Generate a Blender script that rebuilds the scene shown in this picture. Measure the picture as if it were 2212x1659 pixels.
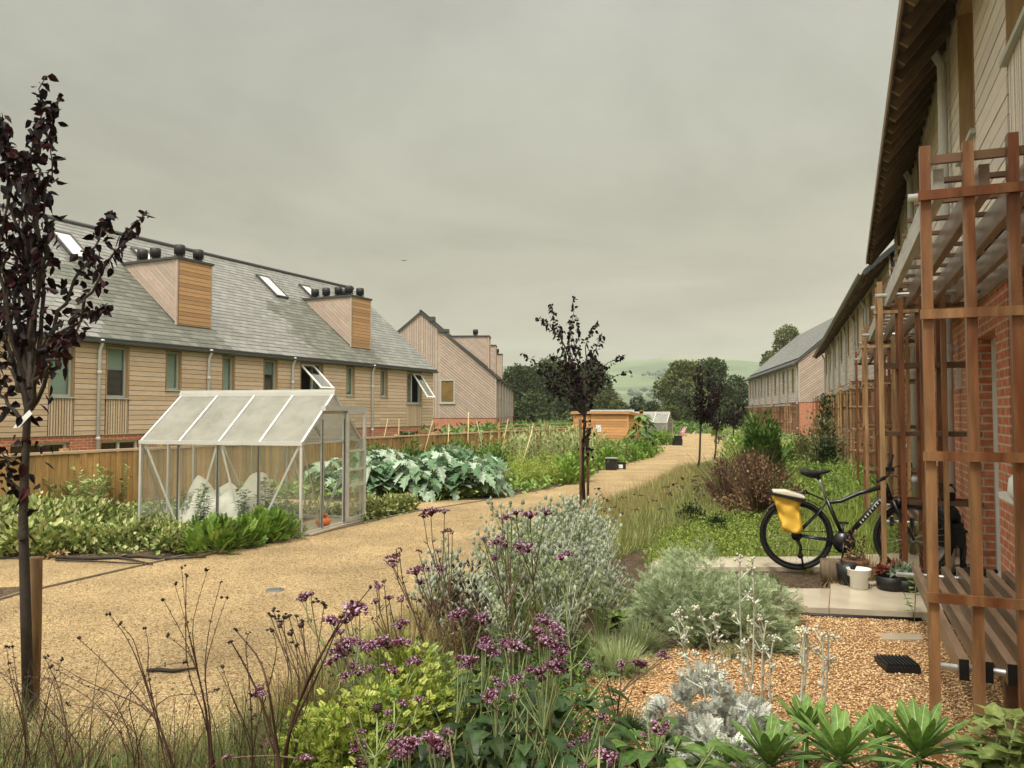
import bpy, math, random
import numpy as np
from mathutils import Vector, Matrix
for o in list(bpy.data.objects): bpy.data.objects.remove(o)
scene = bpy.context.scene
COL = scene.collection
rng = np.random.default_rng(7); random.seed(7)
R = math.radians
# ------------------------------------------------------------------ camera
FT, CX, CY, EYE, PITCH = 1681.0, 1106.0, 829.5, 1.6, R(2.13)
cam = bpy.data.cameras.new('camera'); cam_o = bpy.data.objects.new('camera', cam); COL.objects.link(cam_o)
cam.sensor_width = 36; cam.lens = 27.36; cam.clip_start = .05; cam.clip_end = 9000
cam_o.location = (0, 0, EYE); cam_o.rotation_euler = (R(90) + PITCH, 0, 0)
scene.camera = cam_o
scene.render.resolution_x, scene.render.resolution_y = 1024, 768
# ------------------------------------------------------------------ light
SUN_DIR = Vector((-.22, -.42, .88)).normalized()
w = bpy.data.worlds.new('World'); scene.world = w; w.use_nodes = True
nt = w.node_tree; nt.nodes.clear(); L = nt.links.new
def N(t, **k):
    n = nt.nodes.new(t)
    for a, b in k.items(): setattr(n, a, b)
    return n
out = N('ShaderNodeOutputWorld'); bg = N('ShaderNodeBackground'); tc = N('ShaderNodeTexCoord'); sep = N('ShaderNodeSeparateXYZ')
L(tc.outputs['Generated'], sep.inputs[0])
sky = N('ShaderNodeTexSky'); sky.sky_type = 'NISHITA'; sky.sun_disc = False
sky.sun_elevation = math.asin(SUN_DIR.z); sky.sun_rotation = math.atan2(SUN_DIR.x, SUN_DIR.y)
ramp = N('ShaderNodeValToRGB'); ramp.color_ramp.interpolation = 'EASE'
els = [(0, (3.25, 2.98, 2.15)), (.10, (3.2, 3.0, 2.25)), (.22, (3.3, 3.2, 2.5)), (.36, (3.5, 3.55, 2.95)), (.48, (3.45, 3.5, 3.05)), (.66, (7.5, 7.3, 6.5)), (1, (17, 16.4, 14.6))]
cr = ramp.color_ramp
while len(cr.elements) < len(els): cr.elements.new(.5)
for e, (p, c) in zip(cr.elements, els): e.position = p; e.color = (c[0] / 10, c[1] * .097, c[2] * .097, 1)
L(sep.outputs[2], ramp.inputs[0])
# cloud layer: project the direction on a flat cloud deck
za = N('ShaderNodeMath', operation='ADD'); za.inputs[1].default_value = .12; L(sep.outputs[2], za.inputs[0])
zm = N('ShaderNodeMath', operation='MAXIMUM'); zm.inputs[1].default_value = .05; L(za.outputs[0], zm.inputs[0])
dx = N('ShaderNodeMath', operation='DIVIDE'); L(sep.outputs[0], dx.inputs[0]); L(zm.outputs[0], dx.inputs[1])
dy = N('ShaderNodeMath', operation='DIVIDE'); L(sep.outputs[1], dy.inputs[0]); L(zm.outputs[0], dy.inputs[1])
cb = N('ShaderNodeCombineXYZ'); L(dx.outputs[0], cb.inputs[0]); L(dy.outputs[0], cb.inputs[1])
nz = N('ShaderNodeTexNoise'); nz.inputs['Scale'].default_value = .8; nz.inputs['Detail'].default_value = 6; nz.inputs['Roughness'].default_value = .6; nz.inputs['Distortion'].default_value = .4
L(cb.outputs[0], nz.inputs['Vector'])
mr = N('ShaderNodeMapRange'); mr.inputs[1].default_value = .32; mr.inputs[2].default_value = .68; mr.inputs[3].default_value = .80; mr.inputs[4].default_value = 1.2
L(nz.outputs[0], mr.inputs[0])
# brighter to the right, where the cloud is thinner
mx = N('ShaderNodeMapRange'); mx.inputs[1].default_value = -.55; mx.inputs[2].default_value = .45; mx.inputs[3].default_value = .84; mx.inputs[4].default_value = 1.06
L(sep.outputs[0], mx.inputs[0])
mm = N('ShaderNodeMath', operation='MULTIPLY'); L(mr.outputs[0], mm.inputs[0]); L(mx.outputs[0], mm.inputs[1])
# sky brightened behind the camera, added as fill for surfaces facing it
my = N('ShaderNodeMapRange', interpolation_type='SMOOTHSTEP'); my.inputs[1].default_value = .35; my.inputs[2].default_value = -.75; my.inputs[3].default_value = 1; my.inputs[4].default_value = 2.9
L(sep.outputs[1], my.inputs[0]); m2 = N('ShaderNodeMath', operation='MULTIPLY'); L(mm.outputs[0], m2.inputs[0]); L(my.outputs[0], m2.inputs[1]); mm = m2
vm = N('ShaderNodeVectorMath', operation='SCALE'); L(ramp.outputs[0], vm.inputs[0]); L(mm.outputs[0], vm.inputs['Scale'])
vs = N('ShaderNodeVectorMath', operation='SCALE'); L(sky.outputs[0], vs.inputs[0]); vs.inputs['Scale'].default_value = .004
va = N('ShaderNodeVectorMath', operation='ADD'); L(vm.outputs[0], va.inputs[0]); L(vs.outputs[0], va.inputs[1])
L(va.outputs[0], bg.inputs[0]); bg.inputs[1].default_value = .76; L(bg.outputs[0], out.inputs[0])
sl = bpy.data.lights.new('sun', 'SUN'); sl.energy = 1.5; sl.angle = R(11); sl.color = (1, .94, .84)
so = bpy.data.objects.new('sun', sl); COL.objects.link(so); so.rotation_euler = SUN_DIR.to_track_quat('Z', 'Y').to_euler()
scene.view_settings.view_transform = 'Standard'; scene.view_settings.look = 'None'; scene.view_settings.exposure = .85; scene.view_settings.gamma = 1
scene.cycles.max_bounces = 6; scene.cycles.diffuse_bounces = 2; scene.cycles.transparent_max_bounces = 12; scene.cycles.volume_bounces = 1
scene.cycles.use_adaptive_sampling = True
try:
    scene.cycles.use_denoising = True
except Exception: pass
# ------------------------------------------------------------------ picture <-> world
def ray(px, py):
    x, z = (px - CX) / FT, (CY - py) / FT
    c, s = math.cos(PITCH), math.sin(PITCH)
    return x, c - s * z, s + c * z
def G(px, py, z=0.0):                 # the point of the plane z seen at (px, py)
    x, y, d = ray(px, py); t = (z - EYE) / d
    return np.array((x * t, y * t, z))
def DP(px, py, Y):                    # the point at distance Y seen at (px, py)
    x, y, d = ray(px, py); t = Y / y
    return np.array((x * t, Y, EYE + d * t))
# ------------------------------------------------------------------ mesh builder
def nrm(v):
    v = np.asarray(v, float); return v / np.maximum(np.linalg.norm(v, axis=-1, keepdims=True), 1e-9)
class MB:
    def __init__(s): s.V = []; s.F = []; s.n = 0
    def add(s, V, F, m=0, rnd=None, sm=False):
        V = np.asarray(V, float).reshape(-1, 3)
        if isinstance(F, np.ndarray): gs = [F]
        else:
            d = {}
            for f in F: d.setdefault(len(f), []).append(f)
            gs = [np.array(x) for x in d.values()]
        for g in gs:
            r = np.full(len(g), random.random() if rnd is None else rnd) if (rnd is None or np.isscalar(rnd)) else np.asarray(rnd)
            s.F.append((g + s.n, m, r, sm))
        s.V.append(V); s.n += len(V); return s
    def box(s, c, d, m=0, rz=0, rnd=None, M=None):
        x, y, z = [k / 2 for k in d]
        V = np.array([(a * x, b * y, e * z) for a in (-1, 1) for b in (-1, 1) for e in (-1, 1)])
        if M is not None: V = V @ np.array(M.to_3x3()).T
        if rz:
            q, t = math.cos(rz), math.sin(rz); V = np.c_[V[:, 0] * q - V[:, 1] * t, V[:, 0] * t + V[:, 1] * q, V[:, 2]]
        return s.add(V + np.array(c), BOXF, m, rnd)
    def bx(s, x0, x1, y0, y1, z0, z1, m=0, rnd=None):
        return s.box(((x0 + x1) / 2, (y0 + y1) / 2, (z0 + z1) / 2), (abs(x1 - x0), abs(y1 - y0), abs(z1 - z0)), m, 0, rnd)
    def beam(s, p0, p1, a, b, m=0, up=(0, 0, 1), rnd=None):       # a wide, b along 'up'
        p0, p1 = np.array(p0, float), np.array(p1, float); d = nrm(p1 - p0); up = np.array(up, float)
        if abs(d @ up) > .98: up = np.array((0., 1, 0)) if abs(d[1]) < .9 else np.array((1., 0, 0))
        S = nrm(np.cross(d, up)); U = np.cross(S, d)
        V = [p + S * i * a / 2 + U * j * b / 2 for p in (p0, p1) for i in (-1, 1) for j in (-1, 1)]
        return s.add(V, BOXF, m, rnd)
    def tube(s, P, r, n=6, m=0, rnd=None, sm=True, cap=True):
        P = np.asarray(P, float); k = len(P); r = np.broadcast_to(np.asarray(r, float), (k,))
        T = nrm(np.gradient(P, axis=0)); u = np.array((0, 0, 1.)) if abs(T[0][2]) < .9 else np.array((1., 0, 0))
        A = np.linspace(0, 2 * math.pi, n, endpoint=False); V = []
        for i in range(k):
            u = nrm(u - T[i] * (u @ T[i])); v = np.cross(T[i], u)
            V.append(P[i] + r[i] * (np.cos(A)[:, None] * u + np.sin(A)[:, None] * v))
        F = [(i * n + j, i * n + (j + 1) % n, (i + 1) * n + (j + 1) % n, (i + 1) * n + j) for i in range(k - 1) for j in range(n)]
        if cap: F += [tuple(range(n))[::-1], tuple((k - 1) * n + j for j in range(n))]
        return s.add(np.concatenate(V), F, m, rnd, sm)
    def lathe(s, prof, c=(0, 0, 0), n=16, m=0, rnd=None, M=None, sm=True):
        A = np.linspace(0, 2 * math.pi, n, endpoint=False)
        V = np.array([(r * math.cos(a), r * math.sin(a), z) for r, z in prof for a in A])
        if M is not None: V = V @ np.array(M.to_3x3()).T
        k = len(prof); F = [(i * n + j, i * n + (j + 1) % n, (i + 1) * n + (j + 1) % n, (i + 1) * n + j) for i in range(k - 1) for j in range(n)]
        return s.add(V + np.array(c), F, m, rnd, sm)
    def ring(s, c, Rr, r, n=32, k=8, m=0, axis=(0, 1, 0), a0=0, a1=2 * math.pi, rnd=None):
        full = abs(a1 - a0) > 6.28
        A = np.linspace(a0, a1, n + (0 if full else 1), endpoint=not full)
        ax = nrm(axis); e = np.array((1., 0, 0)); f = np.cross(ax, e) * -1
        P = np.array([np.array(c) + Rr * (math.cos(a) * e + math.sin(a) * f) for a in A])
        if full: P = np.vstack([P, P[:1]])
        B = np.linspace(0, 2 * math.pi, k, endpoint=False); V = []
        for i, p in enumerate(P):
            o = nrm(p - np.array(c)); V.append(p + r * (np.cos(B)[:, None] * o + np.sin(B)[:, None] * ax))
        F = [(i * k + j, i * k + (j + 1) % k, (i + 1) * k + (j + 1) % k, (i + 1) * k + j) for i in range(len(P) - 1) for j in range(k)]
        return s.add(np.concatenate(V), F, m, rnd, True)
    def prism(s, poly, fr, t0, t1, m=0, rnd=None):               # poly in (u, v) of frame fr = O, U, V, N
        O, U, Vv, Nn = [np.array(a, float) for a in fr]; k = len(poly)
        b = [O + U * p[0] + Vv * p[1] for p in poly]
        V = [p + Nn * t0 for p in b] + [p + Nn * t1 for p in b]
        F = [tuple(range(k))[::-1], tuple(range(k, 2 * k))] + [(i, (i + 1) % k, k + (i + 1) % k, k + i) for i in range(k)]
        return s.add(V, F, m, rnd)
    def boards(s, poly, ang, pitch, gap, fr, t0, t1, m=0, off=0.0, tilt=0):
        e = np.array((math.cos(ang), math.sin(ang))); q = np.array((-e[1], e[0])); P = [np.array(p, float) for p in poly]
        pr = [p @ q for p in P]
        for k in range(math.floor((min(pr) - off) / pitch), math.ceil((max(pr) - off) / pitch)):
            a, b = off + k * pitch + gap / 2, off + (k + 1) * pitch - gap / 2
            c = clip(clip(P, q, a), -q, -b)
            if len(c) > 2: s.prism(c, fr, t0, t1 + random.uniform(-.003, .003), m)
        return s
    def leaves(s, P, D, Nn, Ln, W, m=0, rnd=None, fold=.15):
        P = np.asarray(P, float); n = len(P); D = nrm(D); S = nrm(np.cross(D, Nn)); U = np.cross(S, D)
        Ln = np.broadcast_to(np.asarray(Ln, float), (n,))[:, None]; W = np.broadcast_to(np.asarray(W, float), (n,))[:, None]
        V = np.stack([P, P + D * Ln * .42 + S * W / 2 + U * W * fold, P + D * Ln, P + D * Ln * .42 - S * W / 2 + U * W * fold], 1)
        F = np.arange(4 * n).reshape(n, 4)
        return s.add(V, F, m, rng.random(n) if rnd is None else rnd)
    def blades(s, P, D, Ln, W, droop=.3, seg=4, m=0, rnd=None, prof=None, fold=0.0, Sd=None):
        P = np.asarray(P, float); n = len(P); D = nrm(np.broadcast_to(D, (n, 3)))
        Ln = np.broadcast_to(np.asarray(Ln, float), (n,)); W = np.broadcast_to(np.asarray(W, float), (n,)); droop = np.broadcast_to(np.asarray(droop, float), (n,))
        S = np.cross(D, (0, 0, 1.)) + 1e-6 if Sd is None else Sd
        S = nrm(S); t = np.linspace(0, 1, seg + 1)
        w = (1 - t) ** .6 if prof is None else prof(t)
        C = P[:, None] + D[:, None] * (Ln[:, None] * t)[..., None]
        C[..., 2] -= droop[:, None] * Ln[:, None] * t ** 2
        hw = (W[:, None] * w / 2)[..., None]; U = np.cross(S, D)
        Lf = C + S[:, None] * hw + U[:, None] * hw * fold; Rt = C - S[:, None] * hw + U[:, None] * hw * fold
        if fold:
            V = np.stack([Lf, C, Rt], 2).reshape(-1, 3); k = 3
        else:
            V = np.stack([Lf, Rt], 2).reshape(-1, 3); k = 2
        base = (np.arange(n) * (seg + 1) * k)[:, None, None] + (np.arange(seg) * k)[None, :, None]
        F = [base + np.array([j, j + 1, j + 1 + k, j + k])[None, None] for j in range(k - 1)]
        F = np.concatenate([f.reshape(-1, 4) for f in F]); r = rng.random(n) if rnd is None else np.broadcast_to(rnd, (n,))
        return s.add(V, F, m, np.tile(np.repeat(r, seg), k - 1), False)
    def mesh(s, name, mats):
        me = bpy.data.meshes.new(name); V = np.concatenate(s.V).astype(np.float32)
        lo = np.concatenate([f.ravel() for f, *_ in s.F]).astype(np.int32)
        sz = np.concatenate([np.full(len(f), f.shape[1]) for f, *_ in s.F]).astype(np.int32)
        st = (np.cumsum(sz) - sz).astype(np.int32)
        me.vertices.add(len(V)); me.vertices.foreach_set('co', V.ravel())
        me.loops.add(len(lo)); me.loops.foreach_set('vertex_index', lo)
        me.polygons.add(len(sz)); me.polygons.foreach_set('loop_start', st)
        me.polygons.foreach_set('material_index', np.concatenate([np.full(len(f), m) for f, m, *_ in s.F]).astype(np.int32))
        me.polygons.foreach_set('use_smooth', np.concatenate([np.full(len(f), q) for f, _, _, q in s.F]))
        a = me.attributes.new('rnd', 'FLOAT', 'FACE'); a.data.foreach_set('value', np.concatenate([r for _, _, r, _ in s.F]).astype(np.float32))
        for m in (mats if isinstance(mats, (list, tuple)) else [mats]): me.materials.append(m)
        me.update(calc_edges=True); me.validate(); return me
    def obj(s, name, mats, parent=None, loc=None, rz=0):
        o = bpy.data.objects.new(name, s.mesh(name, mats)); COL.objects.link(o); o.parent = parent
        if loc is not None: o.location = loc
        if rz: o.rotation_euler = (0, 0, rz)
        return o
BOXF = [(0, 1, 3, 2), (4, 6, 7, 5), (0, 4, 5, 1), (2, 3, 7, 6), (0, 2, 6, 4), (1, 5, 7, 3)]
def clip(P, q, a):                    # keep p.q >= a
    o = []
    for i in range(len(P)):
        A, B = P[i], P[(i + 1) % len(P)]; da, db = A @ q - a, B @ q - a
        if da >= 0: o.append(A)
        if (da > 0 > db) or (da < 0 < db): o.append(A + (B - A) * (da / (da - db)))
    return o
def tag(o, label, cat, group=None, kind=None):
    if label: o['label'] = label
    if cat: o['category'] = cat
    if group: o['group'] = group
    if kind: o['kind'] = kind
    return o
def struct(o): o['kind'] = 'structure'; return o
def thing(name, loc, label, cat, group=None, rz=0):
    o = bpy.data.objects.new(name, None); COL.objects.link(o); o.empty_display_size = .2
    o.location = tuple(loc); o.rotation_euler = (0, 0, rz); return tag(o, label, cat, group)
def dup(o, loc=None, rz=None, sc=None, label=None, parent=None):
    c = o.copy(); COL.objects.link(c); c.parent = parent
    if loc is not None: c.location = tuple(loc)
    if rz is not None: c.rotation_euler = (0, 0, rz)
    if sc is not None: c.scale = (sc,) * 3 if np.isscalar(sc) else sc
    if label: c['label'] = label
    for ch in KIDS.get(o.name, o.children): dup(ch, parent=c)
    return c
KIDS = {}
# ------------------------------------------------------------------ materials
def newmat(name):
    m = bpy.data.materials.new(name); m.use_nodes = True; return m, m.node_tree, m.node_tree.nodes['Principled BSDF']
def M(name, col, rough=.6, metal=0, spec=.4, var=.0, nscale=8, namt=.0, grain=None, bump=0, bscale=40, col2=None):
    """base colour, varied from piece to piece (var, attribute rnd) and along a noise (namt; grain = stretch)"""
    m, t, b = newmat(name); l = t.links.new; n = t.nodes.new
    b.inputs['Roughness'].default_value = rough; b.inputs['Metallic'].default_value = metal; b.inputs['Specular IOR Level'].default_value = spec
    at = n('ShaderNodeAttribute'); at.attribute_name = 'rnd'
    tc = n('ShaderNodeTexCoord'); mp = n('ShaderNodeMapping'); l(tc.outputs['Object'], mp.inputs[0])
    if grain: mp.inputs['Scale'].default_value = grain
    no = n('ShaderNodeTexNoise'); no.noise_dimensions = '4D'; no.inputs['Scale'].default_value = nscale; no.inputs['Detail'].default_value = 5; no.inputs['Roughness'].default_value = .6
    l(mp.outputs[0], no.inputs['Vector'])
    wm = n('ShaderNodeMath'); wm.operation = 'MULTIPLY'; wm.inputs[1].default_value = 17; l(at.outputs['Fac'], wm.inputs[0]); l(wm.outputs[0], no.inputs['W'])
    def mrange(src, a):
        r = n('ShaderNodeMapRange'); r.inputs[1].default_value = 0 if src is at.outputs['Fac'] else .25; r.inputs[2].default_value = 1 if src is at.outputs['Fac'] else .75
        r.inputs[3].default_value = 1 - a; r.inputs[4].default_value = 1 + a; l(src, r.inputs[0]); return r.outputs[0]
    k = n('ShaderNodeMath'); k.operation = 'MULTIPLY'; l(mrange(at.outputs['Fac'], var), k.inputs[0]); l(mrange(no.outputs[0], namt), k.inputs[1])
    if col2:
        mx = n('ShaderNodeMix'); mx.data_type = 'RGBA'; mx.inputs[6].default_value = (*col, 1); mx.inputs[7].default_value = (*col2, 1)
        no2 = n('ShaderNodeTexNoise'); no2.inputs['Scale'].default_value = nscale * .35; no2.inputs['Detail'].default_value = 3; l(mp.outputs[0], no2.inputs['Vector'])
        ad = n('ShaderNodeMath'); ad.operation = 'ADD'; l(at.outputs['Fac'], ad.inputs[0]); l(no2.outputs[0], ad.inputs[1])
        r = n('ShaderNodeMapRange'); r.inputs[1].default_value = .6; r.inputs[2].default_value = 1.4; l(ad.outputs[0], r.inputs[0]); l(r.outputs[0], mx.inputs[0]); src = mx.outputs[2]
    else:
        rgb = n('ShaderNodeRGB'); rgb.outputs[0].default_value = (*col, 1); src = rgb.outputs[0]
    sc = n('ShaderNodeVectorMath'); sc.operation = 'SCALE'; l(src, sc.inputs[0]); l(k.outputs[0], sc.inputs['Scale']); l(sc.outputs[0], b.inputs['Base Color'])
    if bump:
        n2 = n('ShaderNodeTexNoise'); n2.inputs['Scale'].default_value = bscale; n2.inputs['Detail'].default_value = 4; l(mp.outputs[0], n2.inputs['Vector'])
        bp = n('ShaderNodeBump'); bp.inputs['Strength'].default_value = bump; bp.inputs['Distance'].default_value = .01; l(n2.outputs[0], bp.inputs['Height']); l(bp.outputs[0], b.inputs['Normal'])
    return m
def LEAF(name, c1, c2, tr=.18, rough=.45, spec=.35, c3=None):
    """leaf colours run from c1 to c2 (to c3) from leaf to leaf; some light passes through"""
    m, t, b = newmat(name); l = t.links.new; n = t.nodes.new
    at = n('ShaderNodeAttribute'); at.attribute_name = 'rnd'; oi = n('ShaderNodeObjectInfo')
    cr = n('ShaderNodeValToRGB'); cr.color_ramp.elements[0].color = (*c1, 1); cr.color_ramp.elements[1].color = (*c2, 1)
    if c3:
        cr.color_ramp.elements[1].position = .6; e = cr.color_ramp.elements.new(1); e.color = (*c3, 1)
    l(at.outputs['Fac'], cr.inputs[0])
    r = n('ShaderNodeMapRange'); r.inputs[3].default_value = .8; r.inputs[4].default_value = 1.2; l(oi.outputs['Random'], r.inputs[0])
    sc = n('ShaderNodeVectorMath'); sc.operation = 'SCALE'; l(cr.outputs[0], sc.inputs[0]); l(r.outputs[0], sc.inputs['Scale'])
    tc = n('ShaderNodeTexCoord'); no = n('ShaderNodeTexNoise'); no.inputs['Scale'].default_value = 45; no.inputs['Detail'].default_value = 2; l(tc.outputs['Object'], no.inputs['Vector'])
    r2 = n('ShaderNodeMapRange'); r2.inputs[1].default_value = .3; r2.inputs[2].default_value = .7; r2.inputs[3].default_value = .72; r2.inputs[4].default_value = 1.25; l(no.outputs[0], r2.inputs[0]); s2 = n('ShaderNodeVectorMath'); s2.operation = 'SCALE'; l(sc.outputs[0], s2.inputs[0]); l(r2.outputs[0], s2.inputs['Scale']); sc = s2
    l(sc.outputs[0], b.inputs['Base Color']); b.inputs['Roughness'].default_value = rough; b.inputs['Specular IOR Level'].default_value = spec
    if tr:
        ts = n('ShaderNodeBsdfTranslucent'); l(sc.outputs[0], ts.inputs[0]); ms = n('ShaderNodeMixShader'); ms.inputs[0].default_value = tr
        l(b.outputs[0], ms.inputs[1]); l(ts.outputs[0], ms.inputs[2]); l(ms.outputs[0], t.nodes['Material Output'].inputs[0])
    return m
def BRICK(name, c1, c2, mortar):
    m, t, b = newmat(name); l = t.links.new; n = t.nodes.new
    tc = n('ShaderNodeTexCoord'); sp = n('ShaderNodeSeparateXYZ'); l(tc.outputs['Object'], sp.inputs[0]); ad = n('ShaderNodeMath'); ad.operation = 'ADD'
    l(sp.outputs[0], ad.inputs[0]); l(sp.outputs[1], ad.inputs[1]); cb = n('ShaderNodeCombineXYZ'); l(ad.outputs[0], cb.inputs[0]); l(sp.outputs[2], cb.inputs[1])
    br = n('ShaderNodeTexBrick'); l(cb.outputs[0], br.inputs['Vector']); br.inputs['Scale'].default_value = 1
    for k, v in (('Brick Width', .225), ('Row Height', .075), ('Mortar Size', .009), ('Mortar Smooth', .1), ('Bias', -.1)): br.inputs[k].default_value = v
    br.inputs['Color1'].default_value = (*c1, 1); br.inputs['Color2'].default_value = (*c2, 1); br.inputs['Mortar'].default_value = (*mortar, 1)
    no = n('ShaderNodeTexNoise'); no.inputs['Scale'].default_value = 14; no.inputs['Detail'].default_value = 5; l(cb.outputs[0], no.inputs['Vector'])
    r = n('ShaderNodeMapRange'); r.inputs[1].default_value = .3; r.inputs[2].default_value = .7; r.inputs[3].default_value = .72; r.inputs[4].default_value = 1.25; l(no.outputs[0], r.inputs[0])
    sc = n('ShaderNodeVectorMath'); sc.operation = 'SCALE'; l(br.outputs[0], sc.inputs[0]); l(r.outputs[0], sc.inputs['Scale']); l(sc.outputs[0], b.inputs['Base Color'])
    bp = n('ShaderNodeBump'); bp.invert = True; bp.inputs['Strength'].default_value = .8; bp.inputs['Distance'].default_value = .008; l(br.outputs['Fac'], bp.inputs['Height']); l(bp.outputs[0], b.inputs['Normal'])
    b.inputs['Roughness'].default_value = .8; return m
def GLASS(name, col=(1, 1, 1), refl=1.0, haze=0.0, hcol=(.7, .7, .65), rough=.03, fixed=None):
    """thin sheet: fresnel reflection over clear transmission, with a milky share 'haze' (dew, dust, polycarbonate)"""
    m, t, b = newmat(name); l = t.links.new; n = t.nodes.new; t.nodes.remove(b)
    tr = n('ShaderNodeBsdfTransparent'); tr.inputs[0].default_value = (*col, 1); gl = n('ShaderNodeBsdfGlossy'); gl.inputs['Roughness'].default_value = rough
    fr = n('ShaderNodeFresnel'); ge = n('ShaderNodeNewGeometry'); io = n('ShaderNodeMapRange'); io.inputs[3].default_value = 1.5; io.inputs[4].default_value = 1 / 1.5; l(ge.outputs['Backfacing'], io.inputs[0]); l(io.outputs[0], fr.inputs[0]); mu = n('ShaderNodeMath'); mu.operation = 'MULTIPLY'; mu.inputs[1].default_value = refl; l(fr.outputs[0], mu.inputs[0])
    base = tr.outputs[0]
    if haze:
        df = n('ShaderNodeBsdfDiffuse'); df.inputs[0].default_value = (*hcol, 1); tl = n('ShaderNodeBsdfTranslucent'); tl.inputs[0].default_value = (*hcol, 1)
        m1 = n('ShaderNodeMixShader'); m1.inputs[0].default_value = .5; l(df.outputs[0], m1.inputs[1]); l(tl.outputs[0], m1.inputs[2])
        m2 = n('ShaderNodeMixShader'); l(tr.outputs[0], m2.inputs[1]); l(m1.outputs[0], m2.inputs[2]); base = m2.outputs[0]
        tc = n('ShaderNodeTexCoord'); no = n('ShaderNodeTexNoise'); no.inputs['Scale'].default_value = 3; no.inputs['Detail'].default_value = 4; l(tc.outputs['Object'], no.inputs['Vector'])
        r = n('ShaderNodeMapRange'); r.inputs[1].default_value = .3; r.inputs[2].default_value = .7; r.inputs[3].default_value = haze * .6; r.inputs[4].default_value = min(1, haze * 1.4); l(no.outputs[0], r.inputs[0]); l(r.outputs[0], m2.inputs[0])
    ms = n('ShaderNodeMixShader'); l(mu.outputs[0], ms.inputs[0]); l(base, ms.inputs[1]); l(gl.outputs[0], ms.inputs[2]); l(ms.outputs[0], t.nodes['Material Output'].inputs[0])
    return m
def GROUND(name, cols, scale, bump=.5, dist=.02, rough=.85, big=.6, vor=True, wet=None):
    """pebbly or crumbly ground: cells of varying colour under broad patches"""
    m, t, b = newmat(name); l = t.links.new; n = t.nodes.new
    tc = n('ShaderNodeTexCoord'); vo = n('ShaderNodeTexVoronoi'); vo.inputs['Scale'].default_value = scale; l(tc.outputs['Object'], vo.inputs['Vector'])
    sp = n('ShaderNodeSeparateColor'); l(vo.outputs['Color'], sp.inputs[0])
    cr = n('ShaderNodeValToRGB'); e = cr.color_ramp.elements
    while len(e) < len(cols): e.new(.5)
    for i, c in enumerate(cols): e[i].position = i / (len(cols) - 1); e[i].color = (*c, 1)
    l(sp.outputs[0], cr.inputs[0])
    no = n('ShaderNodeTexNoise'); no.inputs['Scale'].default_value = big; no.inputs['Detail'].default_value = 7; no.inputs['Roughness'].default_value = .65; l(tc.outputs['Object'], no.inputs['Vector'])
    r = n('ShaderNodeMapRange'); r.inputs[1].default_value = .3; r.inputs[2].default_value = .7; r.inputs[3].default_value = .68; r.inputs[4].default_value = 1.22; l(no.outputs[0], r.inputs[0])
    sc = n('ShaderNodeVectorMath'); sc.operation = 'SCALE'; l(cr.outputs[0], sc.inputs[0]); l(r.outputs[0], sc.inputs['Scale']); l(sc.outputs[0], b.inputs['Base Color'])
    b.inputs['Roughness'].default_value = rough; b.inputs['Specular IOR Level'].default_value = .3
    bp = n('ShaderNodeBump'); bp.invert = True; bp.inputs['Strength'].default_value = bump; bp.inputs['Distance'].default_value = dist
    l(vo.outputs['Distance'], bp.inputs['Height']); l(bp.outputs[0], b.inputs['Normal']); return m
MT = {}
MT['clad'] = M('weathered larch boards', (.64, .465, .30), .75, var=.16, nscale=5, namt=.2, grain=(1, 1, 9), col2=(.52, .40, .29))
MT['clad_orange'] = M('sheltered larch boards', (.46, .27, .13), .7, var=.14, nscale=6, namt=.2, grain=(1, 1, 9))
MT['clad_grey'] = M('silvered larch boards', (.47, .385, .31), .8, var=.16, nscale=5, namt=.15, col2=(.38, .29, .235))
MT['clad_white'] = M('pale larch boards', (.70, .635, .56), .7, var=.08, nscale=3, namt=.1, grain=(1.5, 1, 14), bump=.15, bscale=30)
MT['backing'] = M('dark breather membrane', (.03, .027, .024), .9)
MT['reveal'] = M('tan timber lining', (.42, .27, .14), .65, var=.1, nscale=4, namt=.2, grain=(6, 6, .7))
MT['brick'] = BRICK('red brick', (.42, .125, .055), (.50, .17, .08), (.50, .37, .27))
MT['slate'] = M('wet slate', (.18, .18, .158), .27, spec=1.0, var=.13, nscale=3, namt=.1)
MT['slate_dry'] = M('dry slate', (.135, .14, .115), .75, spec=.25, var=.15, nscale=3, namt=.12)
MT['lead'] = M('dark grey flashing', (.05, .052, .05), .5)
MT['black'] = M('black painted metal', (.012, .012, .012), .5)
MT['gutter'] = M('grey gutter metal', (.14, .15, .15), .4, metal=.3)
MT['pipe'] = M('grey plastic downpipe', (.58, .59, .60), .4, namt=.06)
MT['frame'] = M('sage grey window frame', (.40, .42, .36), .5, namt=.05)
MT['white'] = M('white painted frame', (.75, .74, .69), .45, namt=.06)
MT['pane'] = GLASS('window glass', (.80, .86, .83), 2.6)
MT['blind'] = M('pale blind', (.66, .72, .66), .8, namt=.15, nscale=2)
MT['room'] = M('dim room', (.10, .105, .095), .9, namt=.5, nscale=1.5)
MT['post'] = M('stained timber post', (.46, .30, .145), .42, var=.2, nscale=2.5, namt=.55, grain=(9, 9, 1.1), col2=(.13, .045, .016), bump=.2, bscale=25)
MT['timber'] = M('damp timber', (.30, .21, .14), .4, var=.25, nscale=3, namt=.35, grain=(1, 9, 9), col2=(.13, .075, .045))
MT['batten'] = M('dark damp batten', (.14, .08, .045), .5, var=.3, nscale=4, namt=.3)
MT['soffit'] = M('brown rafter timber', (.17, .115, .07), .75, var=.25, nscale=4, namt=.3)
MT['galv'] = M('galvanised steel pipe', (.55, .56, .55), .35, metal=.75, nscale=20, namt=.2)
MT['fence'] = M('orange brown fence board', (.50, .32, .12), .7, var=.35, nscale=3, namt=.35, grain=(6, 6, .8), col2=(.30, .17, .06))
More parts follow.
